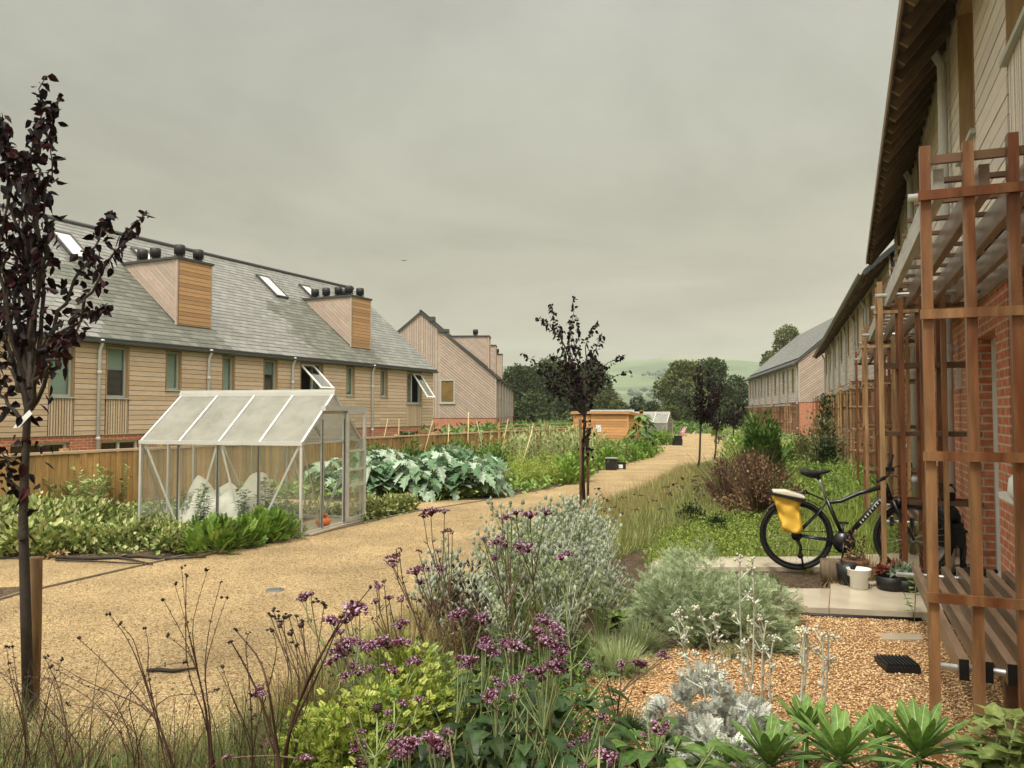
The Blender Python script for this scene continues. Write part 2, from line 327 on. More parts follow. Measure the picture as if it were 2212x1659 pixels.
MT['alu'] = M('greenhouse aluminium', (.60, .61, .59), .4, metal=.4, namt=.08)
MT['alu_dark'] = M('dark rubber seal', (.06, .06, .06), .6)  # dark rubber of the greenhouse glazing seals
MT['gglass'] = GLASS('dewy greenhouse glazing', (.97, .98, .96), .8, .055)
MT['poly'] = GLASS('milky polycarbonate', (.9, .9, .86), .9, .55, (.50, .50, .44), .2)
MT['fleece'] = M('white fleece', (.82, .80, .74), .9, namt=.06, nscale=5)
MT['shed'] = M('orange shed boards', (.58, .30, .12), .65, var=.14, nscale=3, namt=.22, grain=(1, 1, 8))
MT['felt'] = M('grey green roofing felt', (.14, .15, .12), .9, namt=.2)
MT['paper'] = M('white paper notice', (.78, .80, .80), .6)
MT['ink'] = M('pale grey print', (.38, .46, .5), .6)
MT['path'] = GROUND('buff self binding gravel', [(.18, .115, .05), (.36, .255, .12), (.45, .33, .165), (.56, .43, .24)], 85, 1.0, .015, .85, .9)
MT['gravel'] = GROUND('orange pea gravel bed', [(.28, .13, .05), (.50, .27, .11), (.62, .38, .18), (.70, .52, .32)], 55, 1, .02, .6, 1.2)
MT['pebble'] = M('orange pebble', (.55, .29, .11), .45, spec=.4, var=.5, nscale=3, namt=.2, col2=(.55, .40, .22))
MT['soil'] = GROUND('dark garden soil', [(.05, .032, .02), (.09, .06, .035), (.13, .09, .05)], 40, .8, .03, .9, 2)
MT['turf'] = GROUND('rough green ground', [(.05, .065, .018), (.10, .12, .035), (.17, .18, .06)], 26, .7, .03, .9, .5)
MT['slab'] = M('wet sandstone slab', (.55, .48, .36), .16, spec=.5, nscale=3, namt=.2, col2=(.46, .39, .28))
MT['edge'] = M('timber path edging', (.20, .17, .12), .8, namt=.3)
MT['bark'] = M('dark bark', (.035, .026, .020), .8, nscale=20, namt=.4, bump=.5, bscale=40)
MT['twig'] = M('brown twig', (.10, .055, .03), .7, var=.3)
MT['stake'] = M('weathered round stake', (.16, .095, .04), .7, nscale=6, namt=.4, grain=(8, 8, 1))
MT['cane'] = M('bamboo cane', (.55, .42, .22), .5, var=.2)
# ------------------------------------------------------------------ buildings
def minus(x0, x1, cuts):              # what is left of x0..x1
    o = [(x0, x1)]
    for a, b in cuts: o = [p for c, d in o for p in ((c, min(d, a)), (max(c, b), d)) if p[1] - p[0] > 1e-4]
    return o
def tiles(x0, x1, z0, z1, holes):     # rectangles round the holes (x0, x1, z0, z1)
    xs = sorted({x0, x1, *[min(max(h[k], x0), x1) for h in holes for k in (0, 1)]})
    return [(a, b, c, d) for a, b in zip(xs, xs[1:]) for c, d in minus(z0, z1, [(h[2], h[3]) for h in holes if h[0] < (a + b) / 2 < h[1]])]
def window(par, x0, x1, z0, z1, y=.1, fm='frame', split=None, blind=0, lining=True, opened=None, sill=True):
    b = MB(); f = .06
    b.bx(x0, x0 + f, y - .03, y + .05, z0, z1); b.bx(x1 - f, x1, y - .03, y + .05, z0, z1)
    b.bx(x0 + f, x1 - f, y - .03, y + .05, z0, z0 + f); b.bx(x0 + f, x1 - f, y - .03, y + .05, z1 - f, z1)
    if split: b.bx(split - f / 2, split + f / 2, y - .031, y + .05, z0 + f, z1 - f)
    wn = b.obj('window', MT[fm], par)
    if opened:
        # top-hung sash swung out
        a0, a1, ang = opened; hh = z1 - z0 - .06; s = MB(); c, q = math.cos(ang), math.sin(ang)
        zt = z1 - .06
        for u0, u1, v0, v1 in ((a0, a0 + .06, 0, hh), (a1 - .06, a1, 0, hh), (a0 + .06, a1 - .06, 0, .06), (a0 + .06, a1 - .06, hh - .06, hh)):
            s.prism([(u0, v0), (u1, v0), (u1, v1), (u0, v1)], ((0, y - .06, zt), (1, 0, 0), (0, -q, -c), (0, -c, q)), 0, .045)
        sash = s.obj('sash', MT['white'], wn)
        s = MB(); s.prism([(a0 + .06, .06), (a1 - .06, .06), (a1 - .06, hh - .06), (a0 + .06, hh - .06)], ((0, y - .06, zt), (1, 0, 0), (0, -q, -c), (0, -c, q)), .015, .021)
        s.obj('pane', MT['pane'], wn)
        g = [(x0 + f, x1 - f)] if split is None else minus(x0 + f, x1 - f, [(a0, a1)])
    else: g = [(x0 + f, x1 - f)]
    s = MB()
    for a, c in g: s.bx(a, c, y + .008, y + .014, z0 + f, z1 - f)
    if g: s.obj('pane', MT['pane'], wn)
    if blind:
        s = MB(); s.bx(x0 + f, x1 - f, y + .07, y + .08, z0 + (z1 - z0) * (1 - blind), z1); s.obj('blind', MT['blind'], wn)
    if sill:
        s = MB(); s.bx(x0 - .04, x1 + .04, -.07, y - .03, z0 - .045, z0 - .002); s.obj('sill', MT[fm], wn)
    if lining:
        s = MB(); s.bx(x0 + .001, x0 + .02, -.03, y - .031, z0, z1 - .02); s.bx(x1 - .02, x1 - .001, -.03, y - .031, z0, z1 - .02); s.bx(x0 + .001, x1 - .001, -.03, y - .031, z1 - .0195, z1 - .001)
        s.obj('lining', MT['reveal'], wn)
    return wn
def slates(x0, x1, y0, y1, zf, w=.34, course=.215, dry=None):
    b = MB(); sl = zf(1) - zf(0); k = math.hypot(1, sl); ny = int((y1 - y0) * k / course)
    Q = {0: [], 1: []}; Rn = {0: [], 1: []}
    for j in range(ny):
        ya, yb = y0 + j * course / k, y0 + (j + 1.12) * course / k
        x = x0 - (j % 2) * w / 2
        while x < x1:
            a, c = max(x, x0), min(x + w - .01, x1); x += w
            if c - a < .03: continue
            h = .024 + random.uniform(-.005, .006); t = random.uniform(-.0015, .0015)
            m = 1 if dry and dry((a + c) / 2, (ya + yb) / 2) else 0
            za, zb = zf(ya), zf(yb)
            Q[m] += [(a, ya, za + h + t), (c, ya, za + h - t), (c, yb, zb + .004), (a, yb, zb + .004), (a, ya, za), (c, ya, za), (c, ya, za + h - t), (a, ya, za + h + t)]
            r = random.random(); Rn[m] += [r, r]
    for m in (0, 1):
        if Q[m]: b.add(np.array(Q[m]), np.arange(len(Q[m])).reshape(-1, 4), m, np.array(Rn[m]))
    return b
def downpipe(par, x, z0, z1, r=.045, y=-.09):
    b = MB(); b.tube([(x, y - .12, z1 + .02), (x, y - .1, z1 - .08), (x, y, z1 - .28), (x, y, z0)], r, 10)
    z = z0 + .5
    while z < z1 - .5: b.tube([(x, y, z - .05), (x, y, z + .05)], r + .012, 10); b.bx(x - .03, x + .03, y + .02, 0, z - .015, z + .015); z += 1.8
    b.obj('downpipe', MT['pipe'], par)
def terrace(name, label, loc, rz, x0, x1, zg, zc, ze, mats, wins, low=(), panels=True, depth=9.64, slope=.851, over=.16, pitch=.14, gable=None, grow=None, downs=(), wallband=.24, wy=.11, gut=True):
    """long block in its own axes: x along the street front, y into the house, z up"""
    clad, gclad = mats
    T = thing(name, loc, label, 'house terrace', None, rz)
    zr = ze + slope * depth / 2
    W = [(a, b, c, d) for a, b, c, d, *_ in wins]; P = [(a, b, zc + .02, c - .045) for a, b, c, d, *_ in wins if c < zc + 1.25 and panels]
    b = MB()
    for a, c, z0, z1 in tiles(x0, x1, zc, ze, W): b.bx(a, c, 0, wallband, z0, z1, 1)
    for a, c, z0, z1 in tiles(x0, x1, zc + .01, ze - .02, [(h[0] - .024, h[1] + .024, h[2] - .047, h[3] + .024) for h in W] + [(p[0] - .03, p[1] + .03, p[2], p[3]) for p in P]):
        b.boards([(a, z0), (c, z0), (c, z1), (a, z1)], 0, pitch, .014, ((0, 0, 0), (1, 0, 0), (0, 0, 1), (0, -1, 0)), .004, .026, 0)
    b.obj('timber_wall', [MT[clad], MT['backing']], T)
    if P:
        for p in P:
            b = MB(); b.boards([(p[0], p[2]), (p[1], p[2]), (p[1], p[3]), (p[0], p[3])], math.pi / 2, .075, .026, ((0, 0, 0), (1, 0, 0), (0, 0, 1), (0, -1, 0)), .004, .024, 0)
            b.obj('batten_panel', MT[clad], T)
    b = MB()
    for a, c, z0, z1 in tiles(x0, x1, zg, zc - .005, [h[:4] for h in low]): b.bx(a, c, .012, .3, z0, z1)
    b.obj('brick_wall', MT['brick'], T)
    for h in wins:
        window(T, *h[:4], y=wy, **(h[4] if len(h) > 4 else {}))
    for h in low:
        window(T, *h[:4], y=.18, **({'fm': 'white', 'lining': False, **(h[4] if len(h) > 4 else {})}))
    # rooms behind the glass, back wall and gables
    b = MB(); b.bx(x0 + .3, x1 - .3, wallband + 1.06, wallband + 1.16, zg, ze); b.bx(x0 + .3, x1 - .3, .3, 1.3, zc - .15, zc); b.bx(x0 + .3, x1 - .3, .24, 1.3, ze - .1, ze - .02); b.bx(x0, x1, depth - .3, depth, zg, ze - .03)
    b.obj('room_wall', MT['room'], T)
    for s, x in ((-1, x0), (1, x1)):
        fr = ((x, 0, 0), (0, 1, 0), (0, 0, 1), (s, 0, 0)); pent = [(.03, zc), (depth - .03, zc), (depth - .03, ze - .05), (depth / 2, zr - .06), (.03, ze - .05)]
        b = MB(); b.prism(pent, fr, -.25, -.01, 1)
        if gable and gable[0] == s:
            gw = gable[1]; ysp = gable[2]; q = np.array
            pl = [q(p) for p in [(.0, zc), (depth, zc), (depth, ze), (depth / 2, zr), (0, ze)]]
            e1, e2 = q((1., 0)), q((0, 1.))
            parts = [(clip(pl, e1, ysp + .03), math.pi / 2)]
            if gw:
                A = clip(pl, -e1, -(ysp - .03))
                parts += [(clip(A, -e1, -gw[0]), gable[3]), (clip(A, e1, gw[1]), gable[3])]
                mid = clip(clip(A, e1, gw[0]), -e1, -gw[1]); parts += [(clip(mid, -e2, -gw[2]), gable[3]), (clip(mid, e2, gw[3]), gable[3])]
            else: parts += [(clip(pl, -e1, -(ysp - .03)), gable[3])]
            for po, an in parts:
                if len(po) > 2: b.boards(po, an, .15, .022, fr, .004, .03, 0)
            b.prism([(ysp - .028, zc), (ysp + .028, zc), (ysp + .028, min(ze + ysp * slope, zr) - .1), (ysp - .028, min(ze + ysp * slope, zr) - .1)], fr, .004, .035, 0)
            b.prism([(-.03, zc), (.035, zc), (.035, ze - .02), (-.03, ze - .02)], fr, .028, .045, 0)
        b.obj('gable_wall', [MT[gclad], MT['backing']], T)
        if gable and gable[0] == s and gable[1]:
            gw = gable[1]; fw = MB(); pts = [(gw[0], gw[1], gw[2], gw[2] + .08), (gw[0], gw[1], gw[3] - .08, gw[3]), (gw[0], gw[0] + .08, gw[2] + .08, gw[3] - .08), (gw[1] - .08, gw[1], gw[2] + .08, gw[3] - .08)]
            for a, c, d, e in pts: fw.prism([(a, d), (c, d), (c, e), (a, e)], fr, 0, .06)
            fw.prism([(gw[0] - .05, gw[2] - .05), (gw[1] + .05, gw[2] - .05), (gw[1] + .05, gw[2] - .003), (gw[0] - .05, gw[2] - .003)], fr, 0, .1)
            o = fw.obj('window', MT['frame'], T); pn = MB(); pn.prism([(gw[0] + .08, gw[2] + .08), (gw[1] - .08, gw[2] + .08), (gw[1] - .08, gw[3] - .08), (gw[0] + .08, gw[3] - .08)], fr, .01, .02); pn.obj('pane', MT['tan_pane'], o)
        b = MB(); b.prism([(.31, zg), (depth - .01, zg), (depth - .01, zc - .005), (.31, zc - .005)], fr, -.3, .0); b.prism([(.0, zg), (.31, zg), (.31, zc - .005), (.0, zc - .005)], fr, -.012, .001); b.obj('gable_brick', MT['brick'], T)
    # roof
    fr = ((x0 - .12, 0, 0), (0, 1, 0), (0, 0, 1), (1, 0, 0)); zo = ze - over * slope; Lx = x1 - x0 + .24
    b = MB(); b.prism([(-over, zo), (depth / 2, zr), (depth / 2, zr + .16), (-over, zo + .16)], fr, 0, Lx); b.prism([(depth / 2, zr), (depth + over, zo), (depth + over, zo + .16), (depth / 2, zr + .16)], fr, 0, Lx)
    b.tube([(x0 - .12, depth / 2, zr + .17), (x1 + .12, depth / 2, zr + .17)], .09, 8)
    roof = b.obj('roof', MT['lead'], T)
    g = MB(); A = np.linspace(math.pi, 2 * math.pi, 7); yy, zz = -over - .06, zo + .08
    V = [(x, yy + .07 * math.cos(a), zz + .065 * math.sin(a)) for x in (x0 - .1, x1 + .1) for a in A]
    g.add(V, [(i, i + 1, i + 8, i + 7) for i in range(6)]); V2 = [(x, yy + .062 * math.cos(a), zz + .058 * math.sin(a)) for x in (x0 - .1, x1 + .1) for a in A]
    g.add(V2, [(i + 7, i + 8, i + 1, i) for i in range(6)]); gut and g.obj('gutter', MT['gutter'], T)
    for x, za in downs: downpipe(T, x, za, zz + .02)
    return T, roof, (lambda y: ze + .16 + slope * y), zr
MT['tan_pane'] = M('tan reflecting pane', (.20, .13, .05), .15, spec=.8, namt=.3, nscale=2)
def flue(par, x, y, z, s=1.0):
    b = MB(); b.lathe([(0, 0), (.1 * s, 0), (.1 * s, .16), (0, .16)], (x, y, z), 14); b.lathe([(0, .15), (.165 * s, .15), (.175 * s, .3), (.165 * s, .42), (.13 * s, .44), (0, .44)], (x, y, z), 16)
    for a in range(12):
        b.box((x + .15 * s * math.cos(a * math.pi / 6), y + .15 * s * math.sin(a * math.pi / 6), z + .1), (.012, .012, .12))
    b.obj('flue', MT['black'], par)
def dormer(par, xa, xb, ya, zt, zf, side, flues, slope=.851):
    """timber box on the roof that holds the flues: front at ya, flat top at zt, running back into the roof"""
    zb = zf(ya); yb = ya + (zt - zb) / slope
    b = MB(); b.prism([(ya, zb - .1), (ya, zt), (yb + .2, zt), (yb + .1, zt - .12)], ((xa + .02, 0, 0), (0, 1, 0), (0, 0, 1), (1, 0, 0)), 0, xb - xa - .04, 1)
    b.boards([(xa + .06, zb + .04), (xb - .0, zb + .04), (xb - .0, zt), (xa + .06, zt)], 0, .13, .012, ((0, ya, 0), (1, 0, 0), (0, 0, 1), (0, -1, 0)), .004, .026, 2)
    tri = [(ya + .05, zb + .12), (ya + .05, zt), (yb, zt)]
    for s, x in ((-1, xa), (1, xb)):
        b.boards(tri, -math.atan(-slope), .13, .012, ((x + .02 * -s, 0, 0), (0, 1, 0), (0, 0, 1), (s, 0, 0)), .004, .026, 0)
        b.bx(x - .028, x + .028, ya - .03, ya + .045, zb + .03, zt)
    o = b.obj('flue_housing', [MT['clad_grey'], MT['backing'], MT['clad_orange']], par)
    c = MB(); c.bx(xa - .07, xb + .07, ya - .07, yb + .12, zt, zt + .075); c.obj('cap', MT['lead'], o)
    for fx, fy, fs in flues: flue(o, xa + fx, ya + fy, zt + .075, fs)
def skylight(par, xa, xb, ya, yb, zf):
    b = MB(); sl = zf(1) - zf(0); k = math.hypot(1, sl); fr = ((0, 0, zf(0)), (1, 0, 0), (0, 1 / k, sl / k), (0, -sl / k, 1 / k))
    A, B = ya * k, yb * k
    for u0, u1, v0, v1 in ((xa, xa + .07, A, B), (xb - .07, xb, A, B), (xa + .07, xb - .07, A, A + .07), (xa + .07, xb - .07, B - .07, B)): b.prism([(u0, v0), (u1, v0), (u1, v1), (u0, v1)], fr, 0, .1)
    o = b.obj('skylight', MT['lead'], par); p = MB(); p.prism([(xa + .07, A + .07), (xb - .07, A + .07), (xb - .07, B - .07), (xa + .07, B - .07)], fr, .06, .075); p.obj('pane', MT['sky_pane'], o)
MT['sky_pane'] = M('skylight pane', (.55, .57, .53), .08, spec=1.0)
# ---- the long block on the left
dL = np.array((.4305, .9026)); aL = math.atan2(dL[1], dL[0])
tall, small = (2.03, 3.45), (2.30, 3.45)
wL = [(-8.6, -7.9, *tall), (-5.2, -4.5, *tall), (-3.0, -2.4, *small), (-.57, .1, *tall, dict(blind=1.0)), (1.05, 1.75, *tall, dict(blind=.45)), (3.03, 3.58, *small, dict(blind=.95)), (5.23, 5.75, *small, dict(blind=.95)), (7.09, 7.76, *tall, dict(blind=.35)),
      (8.98, 10.25, *tall, dict(split=9.75, opened=(9.0, 9.74, R(48)))), (11.68, 12.22, *small, dict(blind=.9)), (14.03, 14.55, *small, dict(blind=.9)), (16.06, 17.3, *tall, dict(split=16.6, opened=(16.62, 17.28, R(36))))]
lL = [(-1.5, .05, -.3, .83, dict(split=-.6)), (.96, 2.2, -.3, .83, dict(split=1.6)), (7, 8.2, -.3, .83, dict(split=7.6)), (11, 12.3, -.3, .80, dict(split=11.6)), (15.6, 17.1, -.3, .75, dict(split=16.5))]
LB, rf, zf, zr = terrace('terraced_house_row', 'long larch clad terrace with grey slate roof behind the greenhouse', (-11.66, 20.5, 0), aL, -9, 18.33, -1.5, .99, 3.62, ('clad', 'clad'), wL, lL,
                     downs=[(-6, -1.4), (.79, -1.4), (4.6, -1.4), (8.48, -1.4), (13.36, -1.4)])
def dry(x, y):
    for a in (-4.88, 3.97, 12.82):
        if a - 3.0 + .3 * math.sin(5 * y) < x < a + 1.2 and y < 3.1 - .15 * (a - x) + .1 * math.sin(7 * x) and y > -.2 + max(0, x - a) * .0: return True
        if a + 1.2 <= x < a + 1.45 and y < .6: return True
    return False
slates(-9.1, 18.43, -.17, 4.83, lambda y: zf(y) + .004, dry=dry).obj('slate_covering', [MT['slate'], MT['slate_dry']], rf)
dormer(LB, 3.97, 5.34, .66, 6.46, zf, -1, [(.3, .25, 1), (1.1, .3, 1), (.3, 1.35, 1), (.3, 1.95, 1)])
dormer(LB, 12.82, 14.14, .63, 6.46, zf, -1, [(.3, .35, 1), (1.0, .3, 1), (.35, .95, .95), (.95, 1.1, 1.05), (.35, 1.6, 1), (.35, 2.2, 1)])
dormer(LB, -4.88, -3.5, .66, 6.46, zf, -1, [(.3, .3, 1), (1.1, .3, 1)])
for a, c, d, e in ((2.05, 2.75, 3.0, 4.1), (10.95, 11.68, 3.0, 4.15), (13.55, 14.25, 3.0, 4.12), (4.95, 5.65, 3.1, 4.1)): skylight(LB, a, c, d, e, zf)
# ---- the far left block, gable towards us
dF = nrm(np.array((.04, 1.0))); aF = math.atan2(dF[1], dF[0])
wF = [(1.2 + i * 1.75 + .2 * (i % 3), 1.75 + i * 1.75 + .2 * (i % 3), 2.3, 3.8) for i in range(15)]
FB, rf, zf2, _ = terrace('terraced_house_row', 'far terrace with diagonal boarded gable end and stepped flue boxes', (-1.03, 49.5, 0), aF, 0, 28.5, -1.5, 1.28, 3.86, ('clad_grey', 'clad_grey'), wF,
                     [(2, 3.4, -.3, 1.0), (8, 9.4, -.3, 1.0)], panels=False, gable=(-1, (2.62, 3.56, 2.22, 3.73), 3.58, math.pi / 4.6), downs=[(2.6, -1.4), (6.4, -1.4), (10.2, -1.4), (14.8, -1.4), (19.4, -1.4)])
for a, fl in ((1.3, [(.4, .9, 1), (.4, 3.0, .8)]), (8.3, [(.4, .5, .7)]), (17, [(.4, .4, 1)])): dormer(FB, a, a + 1.35, .55, 6.6, zf2, -1, fl)
b = MB(); b.bx(-.16, .3, 3.0, 3.7, 6.75, 6.95); b.bx(-.16, .3, 3.9, 4.3, 7.45, 7.75); b.obj('verge_vent', MT['lead'], FB)
# ---- right hand blocks, x runs towards the camera
def rblock(name, label, P0, P1, ext, *a, **k):
    d = np.array(P0) - np.array(P1); Ln = np.linalg.norm(d); d /= Ln
    return terrace(name, label, (P1[0], P1[1], 0), math.atan2(d[1], d[0]), 0, Ln + ext, *a, **k) + (Ln + ext,)
def eaves(T, x0, x1, ze, over=.6, slope=.851, step=.42):
    o = MB(); zz = lambda y: ze + slope * y
    x = x0
    while x < x1:
        o.beam((x, -over + .03, zz(-over + .03) - .06), (x, .02, zz(.02) - .06), .05, .14, rnd=random.random()); x += step
    for i in range(4):
        y = -over + .07 + i * .15; o.bx(x0, x1, y - .03, y + .03, zz(y) - .026, zz(y) - .001)
    o.bx(x0, x1, -over - .022, -over - .002, zz(-over) - .03, zz(-over) + .12)
    o.obj('eaves_rafters', MT['soffit'], T)
# near block
P1, P0 = (9.085, 18.3), (1.655, .97)
d1 = nrm(np.array(P0) - np.array(P1)); X1 = lambda D: (18.3 - D) / -d1[1]
tallr = (4.17, 5.7)
w1 = [(X1(b_), X1(a_), *tallr) for a_, b_ in ((4.5, 5.55), (6.95, 7.85), (11.6, 12.4), (13.9, 14.6), (16.4, 17.2), (1.5, 2.4))]
l1 = [(X1(5.95), X1(4.3), 1.0, 2.68, dict(sill=True)), (X1(7.5), X1(6.45), .02, 2.3, dict(sill=False, blind=.0)), (X1(11.4), X1(10.2), .95, 2.4), (X1(14.2), X1(13.2), .02, 2.3, dict(sill=False)), (X1(16.9), X1(15.6), .95, 2.4)]
RB, rf, zf3, _, L1 = rblock('terraced_house_row', 'near brick and pale boarded house with deep rafter eaves behind the first pergola', P0, P1, 4, 0, 3.02, 5.95, ('clad_white', 'clad_white'), w1, l1, over=.62, pitch=.145, downs=[], slope=1.2, depth=6, wallband=.4, wy=.27, gut=False)
eaves(RB, -.1, L1, 5.95, .62, 1.2)
for D_ in (8.5, 12.8): downpipe(RB, X1(D_), .0, 5.75, .05, -.1)
# middle block
Q1, Q0 = (19.45, 48.2), (9.40, 19.2); d2 = nrm(np.array(Q0) - np.array(Q1)); L2 = np.linalg.norm(np.array(Q0) - np.array(Q1))
w2 = [(1.2 + i * 2.05 + .25 * (i % 2), 1.2 + i * 2.05 + .25 * (i % 2) + (.65 if i % 3 else 1.0), 3.9, 5.3) for i in range(14)]
RM, rf, zf4, _, L2 = rblock('terraced_house_row', 'middle pale boarded terrace with tall narrow windows beyond the bicycle', Q0, Q1, 0, 0, 2.55, 5.55, ('clad_white', 'clad_white'), w2, [(3 + i * 4.6, 4.1 + i * 4.6, .9, 2.2) for i in range(6)], over=.62, downs=[(.8 + i * 4.1, 0) for i in range(8)])
eaves(RM, -.1, L2 + .1, 5.55)
# far block with the solar roof
S1, S0 = (25.5, 83.7), (20.6, 55.8)
w3 = [(1.0 + i * 2.05, 1.0 + i * 2.05 + (.6 if i % 2 else .9), 3.15, 4.85) for i in range(13)]
RF, rf, zf5, _, L3 = rblock('terraced_house_row', 'far pale terrace with solar panel roof and diagonal boarded gable', S0, S1, 0, 0, 2.38, 5.3, ('clad_white', 'clad_grey'), w3, [(2 + i * 4.4, 3.2 + i * 4.4, .9, 2.1) for i in range(6)], over=.35, panels=False, gable=(1, None, 9.4, math.pi / 5), downs=[(.6 + i * 3.9, 0) for i in range(8)])
b = MB(); k = math.hypot(1, .851)
for i in range(26):
    for j in range(4):
        fr = ((0, 0, zf5(0)), (1, 0, 0), (0, 1 / k, .851 / k), (0, -.851 / k, 1 / k)); u, v = .4 + i * 1.06, .1 + j * 1.62
        b.prism([(u, v), (u + 1.02, v), (u + 1.02, v + 1.58), (u, v + 1.58)], fr, .05, .09, 0); b.prism([(u + .03, v + .03), (u + .99, v + .03), (u + .99, v + 1.55), (u + .03, v + 1.55)], fr, .0905, .093, 1)
MT['pv'] = M('blue black solar cells', (.02, .024, .03), .12, spec=.9, var=.3); b.obj('solar_array', [MT['galv'], MT['pv']], RF)
# roof panels of the middle block too (seen from the side)
b = MB()
for i in range(27):
    for j in range(3):
        fr = ((0, 0, zf4(0)), (1, 0, 0), (0, 1 / k, .851 / k), (0, -.851 / k, 1 / k)); u, v = .8 + i * 1.06, .3 + j * 1.62
        b.prism([(u, v), (u + 1.02, v), (u + 1.02, v + 1.58), (u, v + 1.58)], fr, .05, .09, 0); b.prism([(u + .03, v + .03), (u + .99, v + .03), (u + .99, v + 1.55), (u + .03, v + 1.55)], fr, .0905, .093, 1)
b.obj('solar_array', [MT['galv'], MT['pv']], RM)
# ------------------------------------------------------------------ pergolas
def pergola(loc, rz, L, label, depth=.82, H=2.86, fronts=2):
    """timber frame along the house: x towards us (0..L), y to the wall; screens of posts at both ends"""
    T = thing('timber_pergola', loc, label, 'pergola', 'timber pergolas along the brick houses', rz)
    s = H / 2.86
    for k in range(5):
        y = .0 + k * .19
        b = MB(); b.beam((-.1, y + .045, 2.70 * s), (L - .08, y + .045, 2.70 * s), .045, .15); b.obj('roof_beam', MT['timber'] if k else MT['grey_beam'], T)
    for x in (.25, L - .3):
        b = MB(); b.tube([(x, -.07, 2.70 * s), (x, depth + .06, 2.70 * s)], .021, 8); b.obj('cross_pipe', MT['galv'], T)
    n = max(3, int(L / .42))
    for k in range(n):
        x = .35 + (L - .7) * k / (n - 1); b = MB(); b.bx(x - .02, x + .02, .0, depth, 2.776 * s, 2.80 * s); b.obj('roof_batten', MT['batten'], T)
    for x, sg in ((L, 1), (0, -1)):
        for k in range(4 if sg > 0 else 4):
            b = MB(); h = (2.87 + random.uniform(-.012, .012)) * s
            b.bx(x - .03, x + .03, -.043 + k * .178, .001 + k * .178, .0, h); b.obj('post', MT['post'], T)
        for z in (.75, 1.40, 2.06, 2.62):
            b = MB(); b.bx(x + sg * .032, x + sg * .055, -.055, depth, z * s - .022, z * s + .022); b.obj('rail', MT['post'] if sg > 0 else MT['batten'], T)
        b = MB(); b.bx(x - sg * .06, x - sg * .033, -.0, depth, 2.79 * s, 2.83 * s); b.obj('rail', MT['batten'], T)
    return T
MT['grey_beam'] = M('silver grey beam', (.42, .40, .36), .45, var=.1, nscale=3, namt=.3, grain=(1, 9, 9))
f1 = lambda D: (1.985 + .4156 * (D - 3.65), D, 0)
a1 = math.atan2(-.923, -.3846)
def unit(Da, Db, label):              # from the near end Da to the far end Db along the front line
    p, q = np.array(f1(Da)), np.array(f1(Db)); return pergola(q, a1, np.linalg.norm(p - q), label)
unit(3.65, 7.5, 'nearest timber pergola, slatted bench hung inside it')
unit(7.85, 11.2, 'second timber pergola, just beyond the bicycle')
unit(12.0, 16.2, 'third timber pergola, against the far end of the near house')
a2 = math.atan2(d2[1], d2[0]); nout = np.array((d2[1], -d2[0])); nout = nout if nout[0] < 0 else -nout
for i, (xa, ln) in enumerate(((L2 - 4.2, 3.6), (L2 - 9, 3.8), (L2 - 14.4, 3.8), (L2 - 20, 3.8), (L2 - 26, 3.8))):
    p = np.array(Q1) + d2 * xa + nout * .9
    pergola((p[0], p[1], 0), a2, ln, ['pergola end with a climbing plant beside the round shrub', 'pergola beyond the one with the climber, middle house row', 'third pergola along the middle house row', 'fourth pergola along the middle house row', 'last pergola of the middle house row'][i], H=2.45)
d3 = nrm(np.array(S0) - np.array(S1)); n3 = np.array((d3[1], -d3[0])); n3 = n3 if n3[0] < 0 else -n3
for i in range(5):
    p = np.array(S1) + d3 * (.8 + i * 5.6) + n3 * .95
    pergola((p[0], p[1], 0), math.atan2(d3[1], d3[0]), 4.9, ['farthest pergola of the far terrace', 'second pergola from the far end of the far terrace', 'middle pergola of the far terrace', 'second pergola from the gable of the far terrace', 'pergola beside the brick gable corner of the far terrace'][i], H=2.3)
# climber on the middle pergola is in the planting section
# ---- slatted bench inside the near pergola
def bench(loc, rz, L, label, z=.42, n=7):
    T = thing('slatted_bench', loc, label, 'bench', None, rz)
    for k in range(n):
        y = .1 + k * .1; b = MB(); b.bx(0, L, y, y + .042, z - .1, z); b.bx(L, L + .004, y, y + .042, z - .1, z, 1); b.obj('slat', [MT['timber'], MT['black']], T)
    for x in (.12, L - .06):
        b = MB(); b.tube([(x, -.02, z - .06), (x, .12 + n * .1, z - .06)], .017, 8); b.obj('cross_pipe', MT['galv'], T)
    for x in (.12, L - .06):
        for y in (.3, .68): b = MB(); b.bx(x - .06, x - .02, y, y + .06, 0, z - .1); b.obj('leg', MT['batten'], T)
    return T
p = np.array(f1(6.15)); bench(p, a1, 2.52, 'dark slatted timber bench on steel pipes inside the nearest pergola')
p = np.array(f1(10.4)); bench(p, a1, 1.9, 'slatted bench behind the front wheel of the bicycle', .46, 6)
# ------------------------------------------------------------------ ground
fA = np.array((-6.456, 13.3)); fd = nrm(np.array((.4305, .9026))); fn = np.array((-fd[1], fd[0]))
FP = lambda s, o=0.0: fA + fd * s + fn * o         # along the fence, o to its left
def axis_pts(a, b, fine0, fine1, st):
    x = list(np.arange(fine0, fine1, st)); d = st; p = fine0
    lo = []
    while p > a: d *= 1.5; p -= d; lo.append(p)
    d = st; p = x[-1]; hi = []
    while p < b: d *= 1.5; p += d; hi.append(p)
    return np.array(lo[::-1] + x + hi)
gx, gy = axis_pts(-4000, 4000, -24, 26, 1.0), axis_pts(-60, 5000, -4, 90, 1.0)
X, Y = np.meshgrid(gx, gy); dist = (X - fA[0]) * fn[0] + (Y - fA[1]) * fn[1]
s_ = np.clip((dist - .5) / 1.6, 0, 1); s_ = s_ * s_ * (3 - 2 * s_) * np.clip((95 - Y) / 20, 0, 1) * np.clip((Y + 10) / 8, 0, 1)
Z = -.006 - 1.5 * s_
